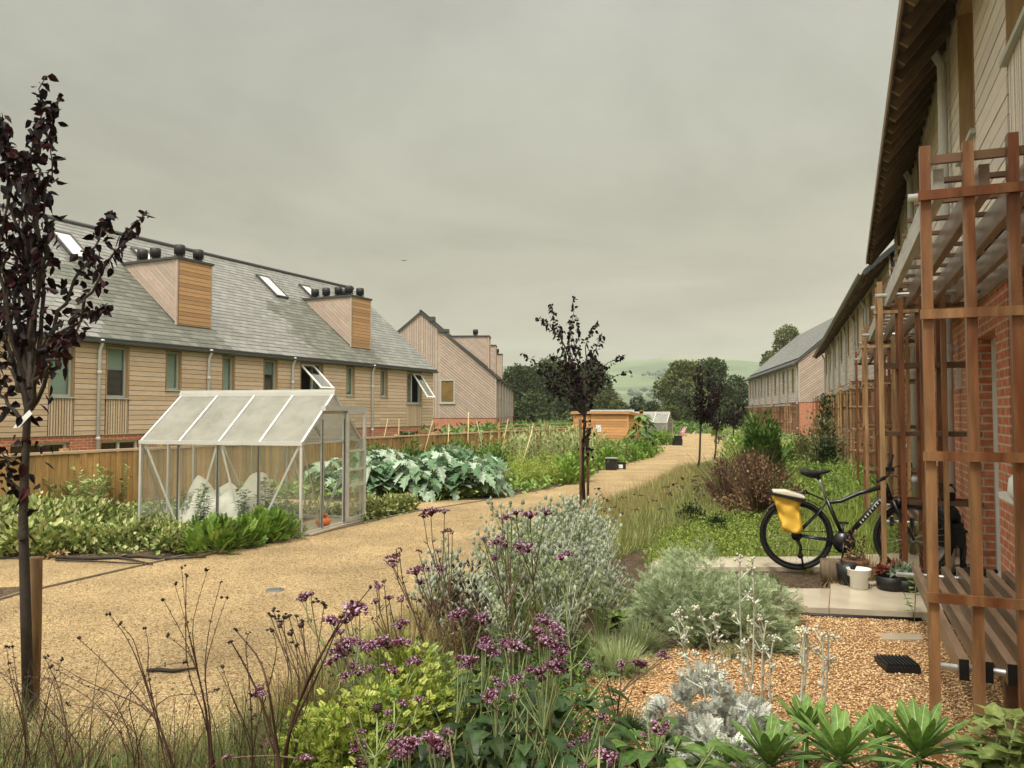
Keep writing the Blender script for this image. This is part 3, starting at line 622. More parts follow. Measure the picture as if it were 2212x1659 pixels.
k = len(gx); F = (np.arange(len(gy) - 1)[:, None] * k + np.arange(k - 1)[None]).reshape(-1, 1) + np.array([0, 1, k + 1, k])
b = MB(); b.add(np.stack([X, Y, Z], -1).reshape(-1, 3), F, 0, None, True); struct(b.obj('ground', MT['turf']))
def sheet(name, pts, z, m, kind='structure'):
    b = MB(); P = [(p[0], p[1], z) for p in pts]; b.add(P, [tuple(range(len(P)))]); o = b.obj(name, MT[m]); o['kind'] = kind
    n = o.data.polygons[0].normal
    if n.z < 0: o.data.flip_normals()
    return o
def g2(*pts): return [G(x, y)[:2] for x, y in pts]
right_edge = g2((420, 1700), (560, 1560), (710, 1455), (905, 1345), (1040, 1262), (1255, 1108), (1400, 1052), (1475, 1010), (1552, 990), (1640, 972), (1600, 958), (1556, 946), (1540, 937))
path_poly = [(-12, -3), (-1.5, -3)] + right_edge + [(13.6, 62), (11, 62)] + [FP(34, -.15), FP(-8, -.15), (-14, 2)]
sheet('path', path_poly, .0, 'path')
bed1 = g2((-700, 1206), (200, 1209), (390, 1203), (665, 1158), (893, 1106), (640, 1098)) + [FP(.6, -.2), FP(-8, -.2)]
bed2 = g2((768, 1084), (1060, 1079), (1210, 1051), (1290, 1018), (1412, 986)) + [(6.4, 33.5), FP(24, -.2), FP(1.9, -.2)]
bed3 = g2((1380, 965), (1452, 961), (1450, 944)) + [(5.6, 46)]
bed0 = g2((-900, 1460), (-60, 1312), (52, 1280), (40, 1268), (-300, 1290))
for i, p in enumerate((bed1, bed2, bed3, bed0)): sheet('soil', p, .006 + .0, 'soil')
gravel_poly = g2((1150, 1750), (1225, 1500), (1330, 1430), (1500, 1392), (1720, 1325)) + [G(1990, 1345)[:2], (3.9, 6.2), (4.1, 5.8), (2.9, 3.2), (2.0, 1.6), (.4, 1.8)]
sheet('gravel', gravel_poly, .006, 'gravel')
def edging(name, pts, label, h=.05):
    b = MB()
    for p, q in zip(pts, pts[1:]): b.beam((*p, h / 2 - .01), (*q, h / 2 - .01), .022, h)
    return tag(b.obj(name, MT['edge']), label, 'edging')
edging('path_edging', g2((-60, 1314), (52, 1281), (390, 1203), (665, 1158), (893, 1106)), 'thin grey timber edging strip along the greenhouse bed', .03)
edging('path_edging', g2((893, 1106), (1062, 1079), (1210, 1051)), 'thin timber edging crossing the mouth of the side path', .025)
# loose litter on the path, pebbles on the near gravel
def inside(P, poly):
    x, y = P[:, 0], P[:, 1]; c = np.zeros(len(P), bool); q = np.array(poly)
    for (x1, y1), (x2, y2) in zip(q, np.roll(q, -1, 0)): c ^= ((y1 > y) != (y2 > y)) & (x < (x2 - x1) * (y - y1) / (y2 - y1 + 1e-12) + x1)
    return c
def scatter(poly, n):
    q = np.array([p[:2] for p in poly]); lo, hi = q.min(0), q.max(0); o = np.zeros((0, 2))
    while len(o) < n:
        p = lo + rng.random((n * 3, 2)) * (hi - lo); o = np.vstack([o, p[inside(p, q)]])
    return o[:n]
def rdir(n, up=0.0): return nrm(rng.normal(size=(n, 3)) + np.array((0, 0, up)))
P = scatter(gravel_poly, 60000); P = P[(P[:, 1] < 6.6) & (P[:, 1] > 2.2)]; n = len(P)
OC = np.array([(1, 0, 0), (-1, 0, 0), (0, 1, 0), (0, -1, 0), (0, 0, 1), (0, 0, -1)], float); OF = np.array([(0, 2, 4), (2, 1, 4), (1, 3, 4), (3, 0, 4), (2, 0, 5), (1, 2, 5), (3, 1, 5), (0, 3, 5)])
def octas(mb, C, r, m=0, rnd=None, sm=True):
    n = len(C); S = (np.broadcast_to(np.asarray(r, float).reshape(-1, 1) if np.ndim(r) < 2 else r, (n, 3)))
    V = C[:, None] + OC[None] * S[:, None]; F = (np.arange(n) * 6)[:, None, None] + OF[None]
    mb.add(V.reshape(-1, 3), F.reshape(-1, 3), m, np.repeat(rng.random(n) if rnd is None else rnd, 8), sm)
b = MB(); r = rng.uniform(.004, .0095, n); A = rng.uniform(0, 6.28, n)
S = np.c_[r * rng.uniform(.7, 1.4, n), r * rng.uniform(.7, 1.4, n), r * .65]
V = OC[None] * S[:, None]; c, s = np.cos(A)[:, None], np.sin(A)[:, None]; V = np.stack([V[..., 0] * c - V[..., 1] * s, V[..., 0] * s + V[..., 1] * c, V[..., 2]], -1) + np.c_[P, .008 + r * .4][:, None]
b.add(V.reshape(-1, 3), ((np.arange(n) * 6)[:, None, None] + OF[None]).reshape(-1, 3), 0, np.repeat(rng.random(n), 8), True)
tag(b.obj('gravel', MT['pebble']), None, None, None, 'stuff')
P = scatter(g2((-200, 1330), (380, 1215), (900, 1120), (1250, 1090), (900, 1300), (450, 1700), (-200, 1700)), 6000); b = MB()
b.leaves(np.c_[P, np.full(len(P), .008)], np.c_[rng.normal(size=(len(P), 2)), np.zeros(len(P))], (0, 0, 1.), rng.uniform(.008, .03, len(P)), rng.uniform(.006, .014, len(P)), 0, fold=.3)
MT['litter'] = M('dry brown litter', (.24, .14, .06), .8, var=.6); tag(b.obj('leaf_litter', MT['litter']), None, None, None, 'stuff')
# ------------------------------------------------------------------ hills
xs = np.linspace(-2600, 3200, 90); ts = np.linspace(0, 1.6, 22)
crx = np.array([-2600, -900, 100, 170, 230, 285, 380, 430, 455, 520, 700, 3200]); crz = np.array([60, 78, 88, 92, 99, 101, 99.5, 97, 93, 80, 60, 40])
V = []
for t in ts:
    for x in xs:
        h = np.interp(x, crx, crz); f = (min(t, 1) ** 1.15) if t < 1 else 1 - .3 * (t - 1)
        V.append((x, 620 + 780 * t, h * f + 2.5 * math.sin(x * .011 + 4 * t) * min(t, 1) * (1 - min(t, 1)) * 4 - .5))
k = len(xs); F = (np.arange(len(ts) - 1)[:, None] * k + np.arange(k - 1)[None]).reshape(-1, 1) + np.array([0, 1, k + 1, k])
MT['hill'] = GROUND('hill pasture and hedged fields', [(.055, .09, .05), (.085, .125, .06), (.10, .145, .065), (.17, .20, .09)], .0055, 0, .01, .95, .006)
b = MB(); b.add(V, F, 0, None, True); struct(b.obj('hills', MT['hill']))
b = MB(); P = []
for x0, t0, n, sx, st in ((240, .6, 330, 22, .03), (330, .28, 300, 90, .02), (190, .26, 160, 40, .04), (430, .3, 160, 40, .04), (300, .1, 700, 160, .03)):
    for _ in range(n // 3):
        x = random.gauss(x0, sx); t = min(max(random.gauss(t0, st), .02), .98); P.append((x, 620 + 780 * t, np.interp(x, crx, crz) * t ** 1.15 + 3))
P = np.array(P); octas(b, P, np.c_[rng.uniform(2.5, 6, len(P)), rng.uniform(2.5, 6, len(P)), rng.uniform(2, 4, len(P))])
MT['wood'] = M('distant woodland', (.05, .08, .05), .95, var=.4); tag(b.obj('far_woodland', MT['wood']), None, None, None, 'stuff')
# ------------------------------------------------------------------ fence
T = thing('timber_fence', (*FP(0), 0), 'long orange brown close boarded fence behind the large greenhouse', 'fence', None, math.atan2(fd[1], fd[0]))
b = MB(); x = -9.0
while x < 22:
    if 8.7 < x < 9.9:
        if b.n: b.obj('board_panel', MT['fence'], T); b = MB()
    else: b.box((x, random.uniform(-.014, .012), .48), (random.uniform(.086, .104), .02, .95), 0, random.uniform(-.14, .14))
    x += .105
b.obj('board_panel', MT['fence'], T); b = MB(); b.bx(-9, 22, -.04, .04, .962, 1.0); b.obj('capping_rail', MT['cap'] if 'cap' in MT else MT['clad'], T)
for i in range(17):
    b = MB(); x = -8.6 + i * 1.85; b.bx(x - .05, x + .05, .015, .115, 0, 1.04); b.obj('post', MT['fence'], T)
T = thing('garden_gate', (*FP(9.3), 0), 'boarded timber gate with pale strap hinges in the long fence', 'gate', None, math.atan2(fd[1], fd[0]))
b = MB()
for i in range(10): b.box((-.52 + i * .115, -.02, .5), (.105, .02, .93), 0)
b.obj('board_panel', MT['fence'], T)
for z in (.25, .78):
    b = MB(); b.add([(-.55, -.036, z - .03), (-.55, -.036, z + .03), (-.05, -.036, z + .006), (-.05, -.036, z - .006)], [(0, 3, 2, 1)]); b.bx(-.55, -.3, -.04, -.033, z - .012, z + .012); b.obj('hinge', MT['galv'], T)
b = MB(); b.bx(.4, .46, -.05, -.03, .7, .78); b.obj('latch', MT['black'], T)
# ------------------------------------------------------------------ greenhouses
def greenhouse(loc, rz, L, Wd, he, hr, bays, label, door=True, milky=False):
    T = thing('greenhouse', loc, label, 'greenhouse', None, rz); g = MT['poly'] if milky else MT['gglass']
    f = MB(); d = MB(); a = .032; y2 = Wd / 2; sx = L / bays
    for y in (0, Wd):
        f.beam((0, y, .02), (L, y, .02), .04, .06); f.beam((-.02, y, he), (L + .02, y, he), .05, .05)
        for i in range(bays + 1):
            x = i * sx; e_ = a if i in (0, bays) else .018; f.beam((x, y, .04), (x, y, he), e_, a, up=(0, 1, 0))
            if 0 < i < bays and y == 0: d.beam((x, y - .021, .05), (x, y - .021, he - .03), .02, .01, up=(0, 1, 0))
            f.beam((x, y, he), (x, y2, hr), a, a + .005)
        f.beam((sx * .1, y + (.012 if y == 0 else -.012), he - .02), (sx, y, .05), .03, .006, up=(0, 1, 0)); f.beam((L - sx * .05, y, he - .02), (L - sx, y, .05), .03, .006, up=(0, 1, 0))
        if bays > 3: f.beam((sx * 1.95, y + .01, he - .02), (sx * 1.4, y, .05), .03, .006, up=(0, 1, 0)); f.beam((sx * 2.05, y + .01, he - .02), (sx * 2.6, y, .05), .03, .006, up=(0, 1, 0))
    f.beam((-.03, y2, hr + .01), (L + .03, y2, hr + .01), .07, .06); f.beam((-.03, y2, hr + .055), (L + .03, y2, hr + .055), .04, .03)
    for x in (0, L):
        f.beam((x, 0, .02), (x, Wd, .02), .04, .06); f.beam((x, 0, he), (x, Wd, he), .02, .025)
        for y in (.52 if x else .55, 1.13 if x else 1.1):
            t = he + (hr - he) * (1 - abs(y - y2) / y2); f.beam((x, y, .04), (x, y, t), a, a, up=(1, 0, 0)); 
            if x: d.beam((x + .02, y - .019, .05), (x + .02, y - .019, t - .1), .01, .012, up=(1, 0, 0))
        f.beam((x, .04, he - .05), (x, .5, .06), .025, .006, up=(1, 0, 0))
        hd = he + (hr - he) * .62; q = y2 * .36 ; f.beam((x, y2 - q, hd), (x, y2 + q, hd), .03, .04)
    f.V += d.V; f.F += [(g + f.n, 1, r_, q_) for g, _, r_, q_ in d.F]; f.n += d.n; f.obj('frame', [MT['alu'], MT['alu_dark']], T)
    for y, nm in ((0, 'side_pane'), (Wd, 'side_pane')):
        for i in range(bays):
            b = MB(); b.bx(i * sx + a / 2, (i + 1) * sx - a / 2, y - .003, y + .003, .05, he - .026); b.obj(nm, g, T)
    for s, y in ((1, 0), (-1, Wd)):
        for i in range(bays):
            k = math.hypot(y2, hr - he); b = MB(); fr = ((0, y, he), (1, 0, 0), (0, s * y2 / k, (hr - he) / k), (0, -(hr - he) / k * s, y2 / k) if s > 0 else (0, (hr - he) / k, y2 / k))
            b.prism([(i * sx + a / 2, .03), ((i + 1) * sx - a / 2, .03), ((i + 1) * sx - a / 2, k - .03), (i * sx + a / 2, k - .03)], fr, .0, .008); b.obj('roof_pane', MT['poly'], T)
    for x in (0, L):
        ys = [(0.02, .50, False), (.54, 1.11, bool(x) and door), (1.15, Wd - .02, False)]
        for ya, yb, gap in ys:
            if gap: continue
            t = lambda y: he + (hr - he) * (1 - abs(y - y2) / y2) - .03
            pts = [(ya, .05), (yb, .05), (yb, t(yb))] + ([(y2, hr - .03)] if ya < y2 < yb else []) + [(ya, t(ya))]
            b = MB(); b.prism(pts, ((x, 0, 0), (0, 1, 0), (0, 0, 1), (1, 0, 0)), -.003, .003); b.obj('gable_pane', g, T)
    if door:                          # sliding door pushed open along the gable
        x, ya, yb, h = L + .05, 1.13, 1.70, he + (hr - he) * .66
        b = MB()
        for y in (ya + .02, yb - .02): b.beam((x, y, .05), (x, y, h), .04, .04, up=(1, 0, 0))
        for z in (.07, .55, .78, 1.05 if h > 1.2 else .9, h - .02): b.beam((x, ya, z), (x, yb, z), .03, .035 if z > .1 else .06)
        dr = b.obj('door', MT['alu'], T); b = MB(); b.bx(x - .003, x + .003, ya + .04, yb - .04, .1, h - .04); b.obj('pane', MT['gglass'], dr)
        b = MB(); b.beam((L + .03, .5, h + .03), (L + .03, 1.72, h + .03), .06, .07); b.obj('door_rail', MT['alu'], T)
    return T
ghz = R(-16); gc, gs = math.cos(ghz), math.sin(ghz); GO = np.array((-2.72, 10.08)) - 2.5 * np.array((gc, gs))
GH = lambda x, y, z=0: (GO[0] + x * gc - y * gs, GO[1] + x * gs + y * gc, z)
greenhouse((*GO, 0), ghz, 2.5, 1.66, 1.2, 1.86, 4, 'large aluminium greenhouse with sliding door open and pale fleece inside')
b = MB(); b.bx(1.9, 2.6, .12, 1.55, .01, .03); o = b.obj('paving', MT['slab'], None, (*GO, 0), ghz); struct(o)
# fleece heaps
b = MB(); n_, m_ = 40, 22; V = []
for j in range(m_):
    for i in range(n_):
        u, v = i / (n_ - 1), j / (m_ - 1); x, y = .25 + 1.45 * u, .2 + 1.0 * v
        h = .40 * math.exp(-((u - .26) / .2) ** 4) + .40 * math.exp(-((u - .68) / .2) ** 4) + .16
        e = min(1, 5 * u, 5 * (1 - u)) * min(1, 3.5 * v, 3.5 * (1 - v)); V.append((x, y, 1.2 * (h * (.8 + .25 * math.sin(7 * v + 3 * u)) + .06 + .012 * math.sin(21 * u + 9 * v) + .012 * math.sin(11 * v - 13 * u)) * max(e, 0) ** .6 + .015))
F = (np.arange(m_ - 1)[:, None] * n_ + np.arange(n_ - 1)[None]).reshape(-1, 1) + np.array([0, 1, n_ + 1, n_])
b.add(V, F, 0, None, True); tag(b.obj('fleece_cover', MT['fleece'], None, (*GO, 0), ghz), 'white fleece heaped over plants inside the large greenhouse', 'fleece')
b = MB(); b.lathe([(0, 0), (.07, .005), (.11, .05), (.105, .09), (.05, .125), (0, .118)], GH(2.38, .78, .03), 14); b.tube([GH(2.38, .78, .15), GH(2.44, .76, .2), GH(2.46, .70, .2)], [.03, .02, .01], 6)
MT['orange'] = M('orange squash skin', (.62, .16, .035), .5, namt=.2); tag(b.obj('orange_squash', MT['orange']), 'orange squash lying on the greenhouse floor by the open door', 'squash')
p = G(1366, 953); greenhouse((4.75, 42.9, 0), R(-20), 3.75, 2.0, 1.08, 1.6, 5, 'small far greenhouse with milky roof behind the sunflower and shed', door=False, milky=True)
p = (4.4, 45.8); greenhouse((p[0], p[1], 0), R(-20), 2.6, 1.8, 1.15, 1.72, 4, 'farthest greenhouse, only its roof ridge shows above the small one', door=False, milky=True)
# ------------------------------------------------------------------ shed
T = thing('garden_shed', (2.57, 32.3, 0), 'small orange boarded shed with a paper notice and felt roof', 'shed', None, R(-32.2))
b = MB(); b.bx(.02, 2.41, .02, 1.5, 0, 1.55, 1)
fr = ((0, .02, 0), (1, 0, 0), (0, 0, 1), (0, -1, 0)); b.boards([(.78, .05), (2.41, .05), (2.41, 1.56), (.78, 1.56)], 0, .115, .008, fr, .002, .018, 0); b.boards([(.02, .05), (.1, .05), (.1, 1.56), (.02, 1.56)], 0, .115, .008, fr, .002, .018, 0)
fr = ((2.41, 0, 0), (0, 1, 0), (0, 0, 1), (1, 0, 0)); b.boards([(.02, .05), (1.5, .05), (1.5, 1.42), (.02, 1.56)], 0, .115, .008, fr, .002, .018, 0)
for x, y in ((2.42, .0), (.0, .0)): b.bx(x - .02, x + .025, y - .025, y + .02, .0, 1.57)
b.obj('wall', [MT['shed'], MT['backing']], T)
b = MB()
for i in range(6): b.bx(.115 + i * .11, .215 + i * .11, -.012, .012, .06, 1.5)
dr = b.obj('door', MT['shed'], T)
for z in (.35, .98):
    b = MB(); b.bx(.3, .82, -.02, -.013, z - .02, z + .02); b.bx(.78, .88, -.03, -.02, z - .035, z + .035); b.obj('hinge', MT['black'], dr)
b = MB(); b.prism([(-.08, 1.62), (1.6, 1.45), (1.6, 1.5), (-.08, 1.67)], ((-.08, 0, 0), (0, 1, 0), (0, 0, 1), (1, 0, 0)), 0, 2.6); b.obj('roof', MT['felt'], T)
b = MB(); b.beam((-.09, -.09, 1.61), (2.53, -.09, 1.61), .02, .1); b.beam((2.53, -.09, 1.6), (2.53, 1.6, 1.43), .02, .11); b.obj('fascia', MT['shed'], T)
b = MB(); b.bx(1.02, 1.24, -.012, -.004, .83, 1.11, 0)
for q in ((1.06, 1.05, .014, .05), (1.09, .98, .014, .1), (1.13, .9, .06, .02), (1.16, .99, .02, .06), (1.19, 1.05, .02, .05)): b.bx(q[0], q[0] + q[2] + .01, -.0135, -.0125, q[1] - q[3] / 2, q[1] + q[3] / 2, 1)
b.obj('notice', [MT['paper'], MT['ink']], T)
# horizontal rail frame beside the shed
T = thing('rail_frame', (*FP(17.0, -.25), 0), 'pale horizontal rails on posts between the fence and the shed', 'trellis', None, math.atan2(fd[1], fd[0]))
for z in (1.08, 1.2):
    b = MB(); b.beam((-3.5, 0, z), (4.4, 0, z), .03, .03); b.obj('rail', MT['cane'], T)
for x in (-3.4, .4, 4.3):
    b = MB(); b.bx(x - .03, x + .03, .02, .08, 0, 1.3); b.obj('post', MT['fence'], T)
# ------------------------------------------------------------------ plant kit
def KIND(name, parts):
    """parts: [(part, MB, mats)] -> place(loc, rz, scale, label, cat, group); meshes are shared between the copies"""
    ms = [(n, b.mesh(n if len(parts) > 1 else name, m)) for n, b, m in parts]
    def place(loc, rz=None, sc=1.0, label='', cat='plant', group=None):
        rz = random.uniform(0, 6.28) if rz is None else rz
        loc = (loc[0], loc[1], loc[2] if len(loc) > 2 else 0)
        if len(ms) == 1:
            o = bpy.data.objects.new(name, ms[0][1]); COL.objects.link(o); o.location = loc; o.rotation_euler = (0, 0, rz); tag(o, label, cat, group)
        else:
            o = thing(name, loc, label, cat, group, rz)
            for n, me in ms: c = bpy.data.objects.new(n, me); COL.objects.link(c); c.parent = o
        o.scale = (sc,) * 3 if np.isscalar(sc) else sc
        return o
    return place
def stamp(mb, P, D, Nn, size, pts, faces, m=0, rnd=None, droop=0.0):
    P = np.asarray(P, float); n = len(P); D = nrm(D); S = nrm(np.cross(D, np.broadcast_to(Nn, D.shape) + 1e-5)); U = np.cross(S, D); pts = np.asarray(pts, float)
    size = np.broadcast_to(np.asarray(size, float), (n,))[:, None, None]
    V = P[:, None] + size * (D[:, None] * pts[None, :, :1] + S[:, None] * pts[None, :, 1:2] + U[:, None] * pts[None, :, 2:3])
    if droop: V[..., 2] -= size[..., 0] * droop * pts[None, :, 0] ** 2
    for L_ in {len(f) for f in faces}:
        f = np.array([g for g in faces if len(g) == L_]); mb.add(V.reshape(-1, 3), ((np.arange(n) * len(pts))[:, None, None] + f[None]).reshape(-1, L_), m, np.repeat(rng.random(n) if rnd is None else rnd, len(f)))
def feather(k=6, wl=.05, ll=.34, ang=50):
    pts, fs = [(0, -.015, 0), (0, .015, 0), (1, .0, 0), (.5, 0, .02)], [(0, 3, 2), (3, 1, 2)]
    for i in range(k):
        t = .18 + .75 * i / k; l = ll * (1 - .55 * t)
        for s in (-1, 1):
            a = R(ang); b0 = len(pts); c = np.array((t, 0, .01)); d = np.array((math.cos(a), s * math.sin(a), .12)); q = np.array((-d[1], d[0], 0)) * wl / 2
            pts += [tuple(c), tuple(c + d * l * .5 + q), tuple(c + d * l), tuple(c + d * l * .5 - q)]; fs.append((b0, b0 + 1, b0 + 2, b0 + 3))
    return pts, fs
def jag(k=4, wd=.5):
    pts, fs = [], []; t = np.linspace(0, 1, 2 * k + 2)
    for i, u in enumerate(t):
        w_ = wd * math.sin(math.pi * min(1, .08 + u * .93)) ** .8 * (1 if i % 2 else .55) * (1 if i < 2 * k + 1 else .05); q = u + (.07 if i % 2 else -.02)
        pts += [(u, 0, .0), (q, w_, .10 * w_ / wd + .05 * (i % 2)), (q, -w_, .10 * w_ / wd + .05 * (i % 2))]
    for i in range(2 * k + 1): a = 3 * i; fs += [(a, a + 3, a + 4, a + 1), (a, a + 2, a + 5, a + 3)]
    return pts, fs
def lobed(lobes=5, depth=.42, wide=.5):
    out = []; n = lobes * 2
    for i in range(n + 1):
        t = i / n; a = math.pi * (1 - t) ; r = 1.0 if i % 2 else 1 - depth
        out.append((.5 - .5 * math.cos(math.pi * t) if False else .42 + .58 * math.cos(math.pi * (1 - t) * 1.0) * r * 1.0, 0))
    pts = [(0, 0, 0), (.45, 0, -.05)]
    A = np.linspace(-2.5, 2.5, 2 * lobes + 1)
    for i, a in enumerate(A):
        r = (.55 if i % 2 else .55 * (1 - depth)) * (1 + .15 * math.cos(a)); pts.append((.45 + r * math.cos(a) * 1.0, r * math.sin(a) * wide * 2, .1 * abs(math.sin(a)) + .03 * (i % 2)))
    fs = [(1, 2 + i, 3 + i) for i in range(2 * lobes)] + [(0, 1, 2), (0, 2 + 2 * lobes, 1)]
    return pts, fs
def dome(n, rx, ry, h, clumps=24, cr=.3, inner=.45, flat=.15):
    """leaf places gathered in clumps over and inside a dome: (points, outward directions)"""
    C = nrm(np.c_[rng.normal(size=(clumps, 2)), np.abs(rng.normal(size=clumps)) + flat]) * (inner + (1 - inner) * rng.random((clumps, 1)) ** .5)
    i = rng.integers(0, clumps, n); p = C[i] + rng.normal(size=(n, 3)) * cr * .5
    p[:, 2] = np.abs(p[:, 2]); o = nrm(p + rng.normal(size=(n, 3)) * .35 + np.array((0, 0, .2)))
    return p * np.array((rx, ry, h)), o
def bush(n, rx, h, L_, W_, mats, clumps=24, cr=.3, stems=6, up=.3, fold=.15, tpl=None, ry=None, smat=None, inner=.45):
    b = MB(); p, o = dome(n, rx, ry or rx, h, clumps, cr, inner); d = nrm(o + rdir(n) * .55 + np.array((0, 0, up)))
    nn = nrm(np.array((0, 0, 1.)) + rdir(n) * .6)
    if tpl: stamp(b, p, d, nn, L_ * rng.uniform(.6, 1.2, n), *tpl)
    else: b.leaves(p, d, nn, L_ * rng.uniform(.6, 1.25, n), W_ * rng.uniform(.7, 1.2, n), 0, fold=fold)
    for k in range(stems):
        a = rng.uniform(0, 6.28); q = np.array((math.cos(a) * rx * .6, math.sin(a) * rx * .6, h * rng.uniform(.6, .95))); b.tube([(0, 0, 0), q * np.array((.45, .45, .55)), q], [.008 + .006 * h, .006, .002], 4, 1, cap=False)
    return b, [mats, smat or MT['twig']]
def stems_leafy(n, h, spread, per, L_, W_, bend=.2, r=.005, top=True, drop=-.2):
    """upright stems with leaves in pairs up them"""
    b = MB(); P, D = [], []
    for k in range(n):
        a = rng.uniform(0, 6.28); s = rng.uniform(.2, 1) * spread; base = np.array((math.cos(a), math.sin(a), 0)) * s * .4; H = h * rng.uniform(.65, 1)
        tip = base + np.array((math.cos(a) * s, math.sin(a) * s, H)) + np.array((*rng.normal(size=2) * bend * .3, 0)); mid = (base + tip) / 2 - np.array((math.cos(a), math.sin(a), 0)) * s * .15
        t = np.linspace(0, 1, 6)[:, None]; C = (1 - t) ** 2 * base + 2 * t * (1 - t) * mid + t ** 2 * tip; b.tube(C, np.linspace(r, r * .4, 6), 4, 1, cap=False)
        for j in range(per):
            u = .15 + .85 * (j + rng.random()) / per; c = (1 - u) ** 2 * base + 2 * u * (1 - u) * mid + u ** 2 * tip; q = rng.uniform(0, 6.28)
            P.append(c); D.append((math.cos(q), math.sin(q), drop + .7 * u * top))
    n = len(P); b.leaves(np.array(P), nrm(np.array(D) + rdir(n) * .2), (0, 0, 1.), L_ * rng.uniform(.6, 1.2, n), W_ * rng.uniform(.7, 1.2, n)); return b
def tuft(n, h, spread, wd, droop=.4, seg=4, r0=.03, mat=None):
    b = MB(); a = rng.uniform(0, 6.28, n); e = rng.random(n) ** .7 * spread
    P = np.c_[np.cos(a) * r0 * rng.random(n), np.sin(a) * r0 * rng.random(n), np.zeros(n)]; D = np.c_[np.cos(a) * e, np.sin(a) * e, np.ones(n)]
    b.blades(P, D, h * rng.uniform(.55, 1.1, n), wd * rng.uniform(.7, 1.2, n), droop * rng.uniform(.3, 1.2, n) * e, seg); return b
LF = {}
for nm, a in dict(
    purple=((.006, .005, .006), (.014, .009, .010), .1, .6, .12, (.04, .009, .009)),
    low=((.05, .09, .02), (.30, .36, .10), .15, .5, .3, (.45, .44, .22)), weed=((.14, .21, .05), (.38, .45, .15)), silver=((.20, .27, .18), (.36, .43, .31), .2),
    squash=((.05, .12, .045), (.17, .28, .15), .15, .5, .3, (.38, .47, .36)), lime=((.10, .19, .015), (.40, .47, .09), .15, .5, .2, (.55, .60, .16)), olive2=((.05, .075, .02), (.22, .25, .085)), corn=((.16, .20, .05), (.30, .33, .11), .3, .4, .4, (.42, .38, .18)),
    green=((.04, .10, .018), (.16, .26, .055)), bright=((.10, .20, .025), (.28, .40, .08)), dark=((.014, .03, .008), (.05, .09, .025)),
    artemisia=((.28, .36, .18), (.50, .57, .36), .2), miller=((.52, .56, .47), (.78, .80, .72), .15, .7, .2), fescue=((.18, .26, .10), (.50, .55, .28)), eryng=((.20, .28, .12), (.44, .50, .27), .15, .6),
    tan=((.22, .14, .055), (.46, .34, .15)), tangreen=((.12, .15, .035), (.36, .34, .12)), brown=((.09, .05, .025), (.30, .19, .11), .15, .7), deep=((.02, .055, .012), (.065, .12, .035)),
    tree=((.014, .032, .008), (.085, .12, .03)), treeb=((.04, .06, .015), (.17, .19, .055)), olive=((.10, .11, .04), (.26, .24, .10)), echium=((.045, .12, .02), (.20, .34, .08), .15, .5, .25), stripe=((.55, .50, .22), (.62, .58, .33)), grassb=((.13, .18, .05), (.30, .33, .15)), lawn=((.15, .23, .03), (.36, .44, .09))).items():
    LF[nm] = LEAF(nm + ' leaf', *a)
for nm, c in dict(stem_g=(.30, .37, .16), stem_b=(.06, .03, .02), stem_s=(.55, .57, .46), stem_p=(.14, .09, .06)).items(): MT[nm] = M(nm, c, .6, var=.2)
MT['verb'] = LEAF('verbena floret', (.09, .02, .028), (.19, .07, .12), .1, .7, .1, (.56, .42, .53)); MT['verbd'] = LEAF('spent verbena head', (.05, .018, .016), (.14, .07, .06), .1)
MT['cone'] = LEAF('blue grey thistle cone', (.15, .18, .14), (.36, .40, .29), .0, .8); MT['seed'] = M('dark seed head', (.03, .016, .014), .8, var=.4); MT['bud'] = M('woolly white bud', (.66, .67, .57), .9, var=.15, col2=(.62, .58, .30))
MT['trunkt'] = M('grey brown tree bark', (.07, .055, .04), .9, namt=.4, nscale=6)
# ------------------------------------------------------------------ young purple trees and their stakes
def young(loc, label, trunk, branches, nleaf, ls, tagp=None, low=None):
    T = thing('purple_leaved_tree', loc, label, 'tree', 'young purple trees along the path'); o = np.array(loc)
    b = MB(); t = np.array(trunk) - o; b.tube(t, np.linspace(.030, .016, len(t)) * (ls / .06) ** .3, 8); P, D = [], []
    for br in branches:
        q = np.array(br) - o; u = np.linspace(0, len(q) - 1, 4 * len(q)); C = np.stack([np.interp(u, range(len(q)), q[:, k]) for k in range(3)], 1)
        C[1:-1] += rng.normal(size=(len(C) - 2, 3)) * .012; b.tube(C, np.linspace(.013, .0025, len(C)), 5, cap=False)
        ln = np.linalg.norm(np.diff(C, axis=0), axis=1).sum(); m = int(nleaf * ln)
        u = (rng.random(m) ** .75) * (len(C) - 1); u = u[u > len(C) * .16]; p = np.stack([np.interp(u, range(len(C)), C[:, k]) for k in range(3)], 1); m = len(p)
        # short side shoots carry the leaves off the branch
        P.append(p + rng.normal(size=(m, 3)) * np.array((.038, .038, .04)) * (ls / .06) * (1.25 - u[:, None] / len(C)))
    if low is not None:
        for c, n_, s in low: P.append(np.array(c) - o + rng.normal(size=(n_, 3)) * np.array(s))
    b.obj('trunk', MT['bark'], T)
    P = np.concatenate(P); n = len(P); c = MB(); d = nrm(rdir(n) * .9 + np.array((0, 0, -.75)))
    S = nrm(np.cross(d, rdir(n))); c.blades(P, d, ls * rng.uniform(.6, 1.35, n), ls * .75 * rng.uniform(.7, 1.2, n), rng.uniform(-.5, .6, n), 3, 0, prof=lambda t: np.interp(t, [0, .33, .67, 1], [.12, 1, .78, .04]), fold=.35, Sd=S)
    c.obj('crown', LF['purple'], T)
    if tagp is not None:
        p = np.array(tagp) - o; g = MB(); g.prism([(0, 0), (.035, .005), (.10, .075), (.085, .095), (.04, .05)], (p, (1, 0, 0), (0, 0, 1), (0, -1, 0)), 0, .003); g.obj('label_tag', MT['paper'], T)
    return T
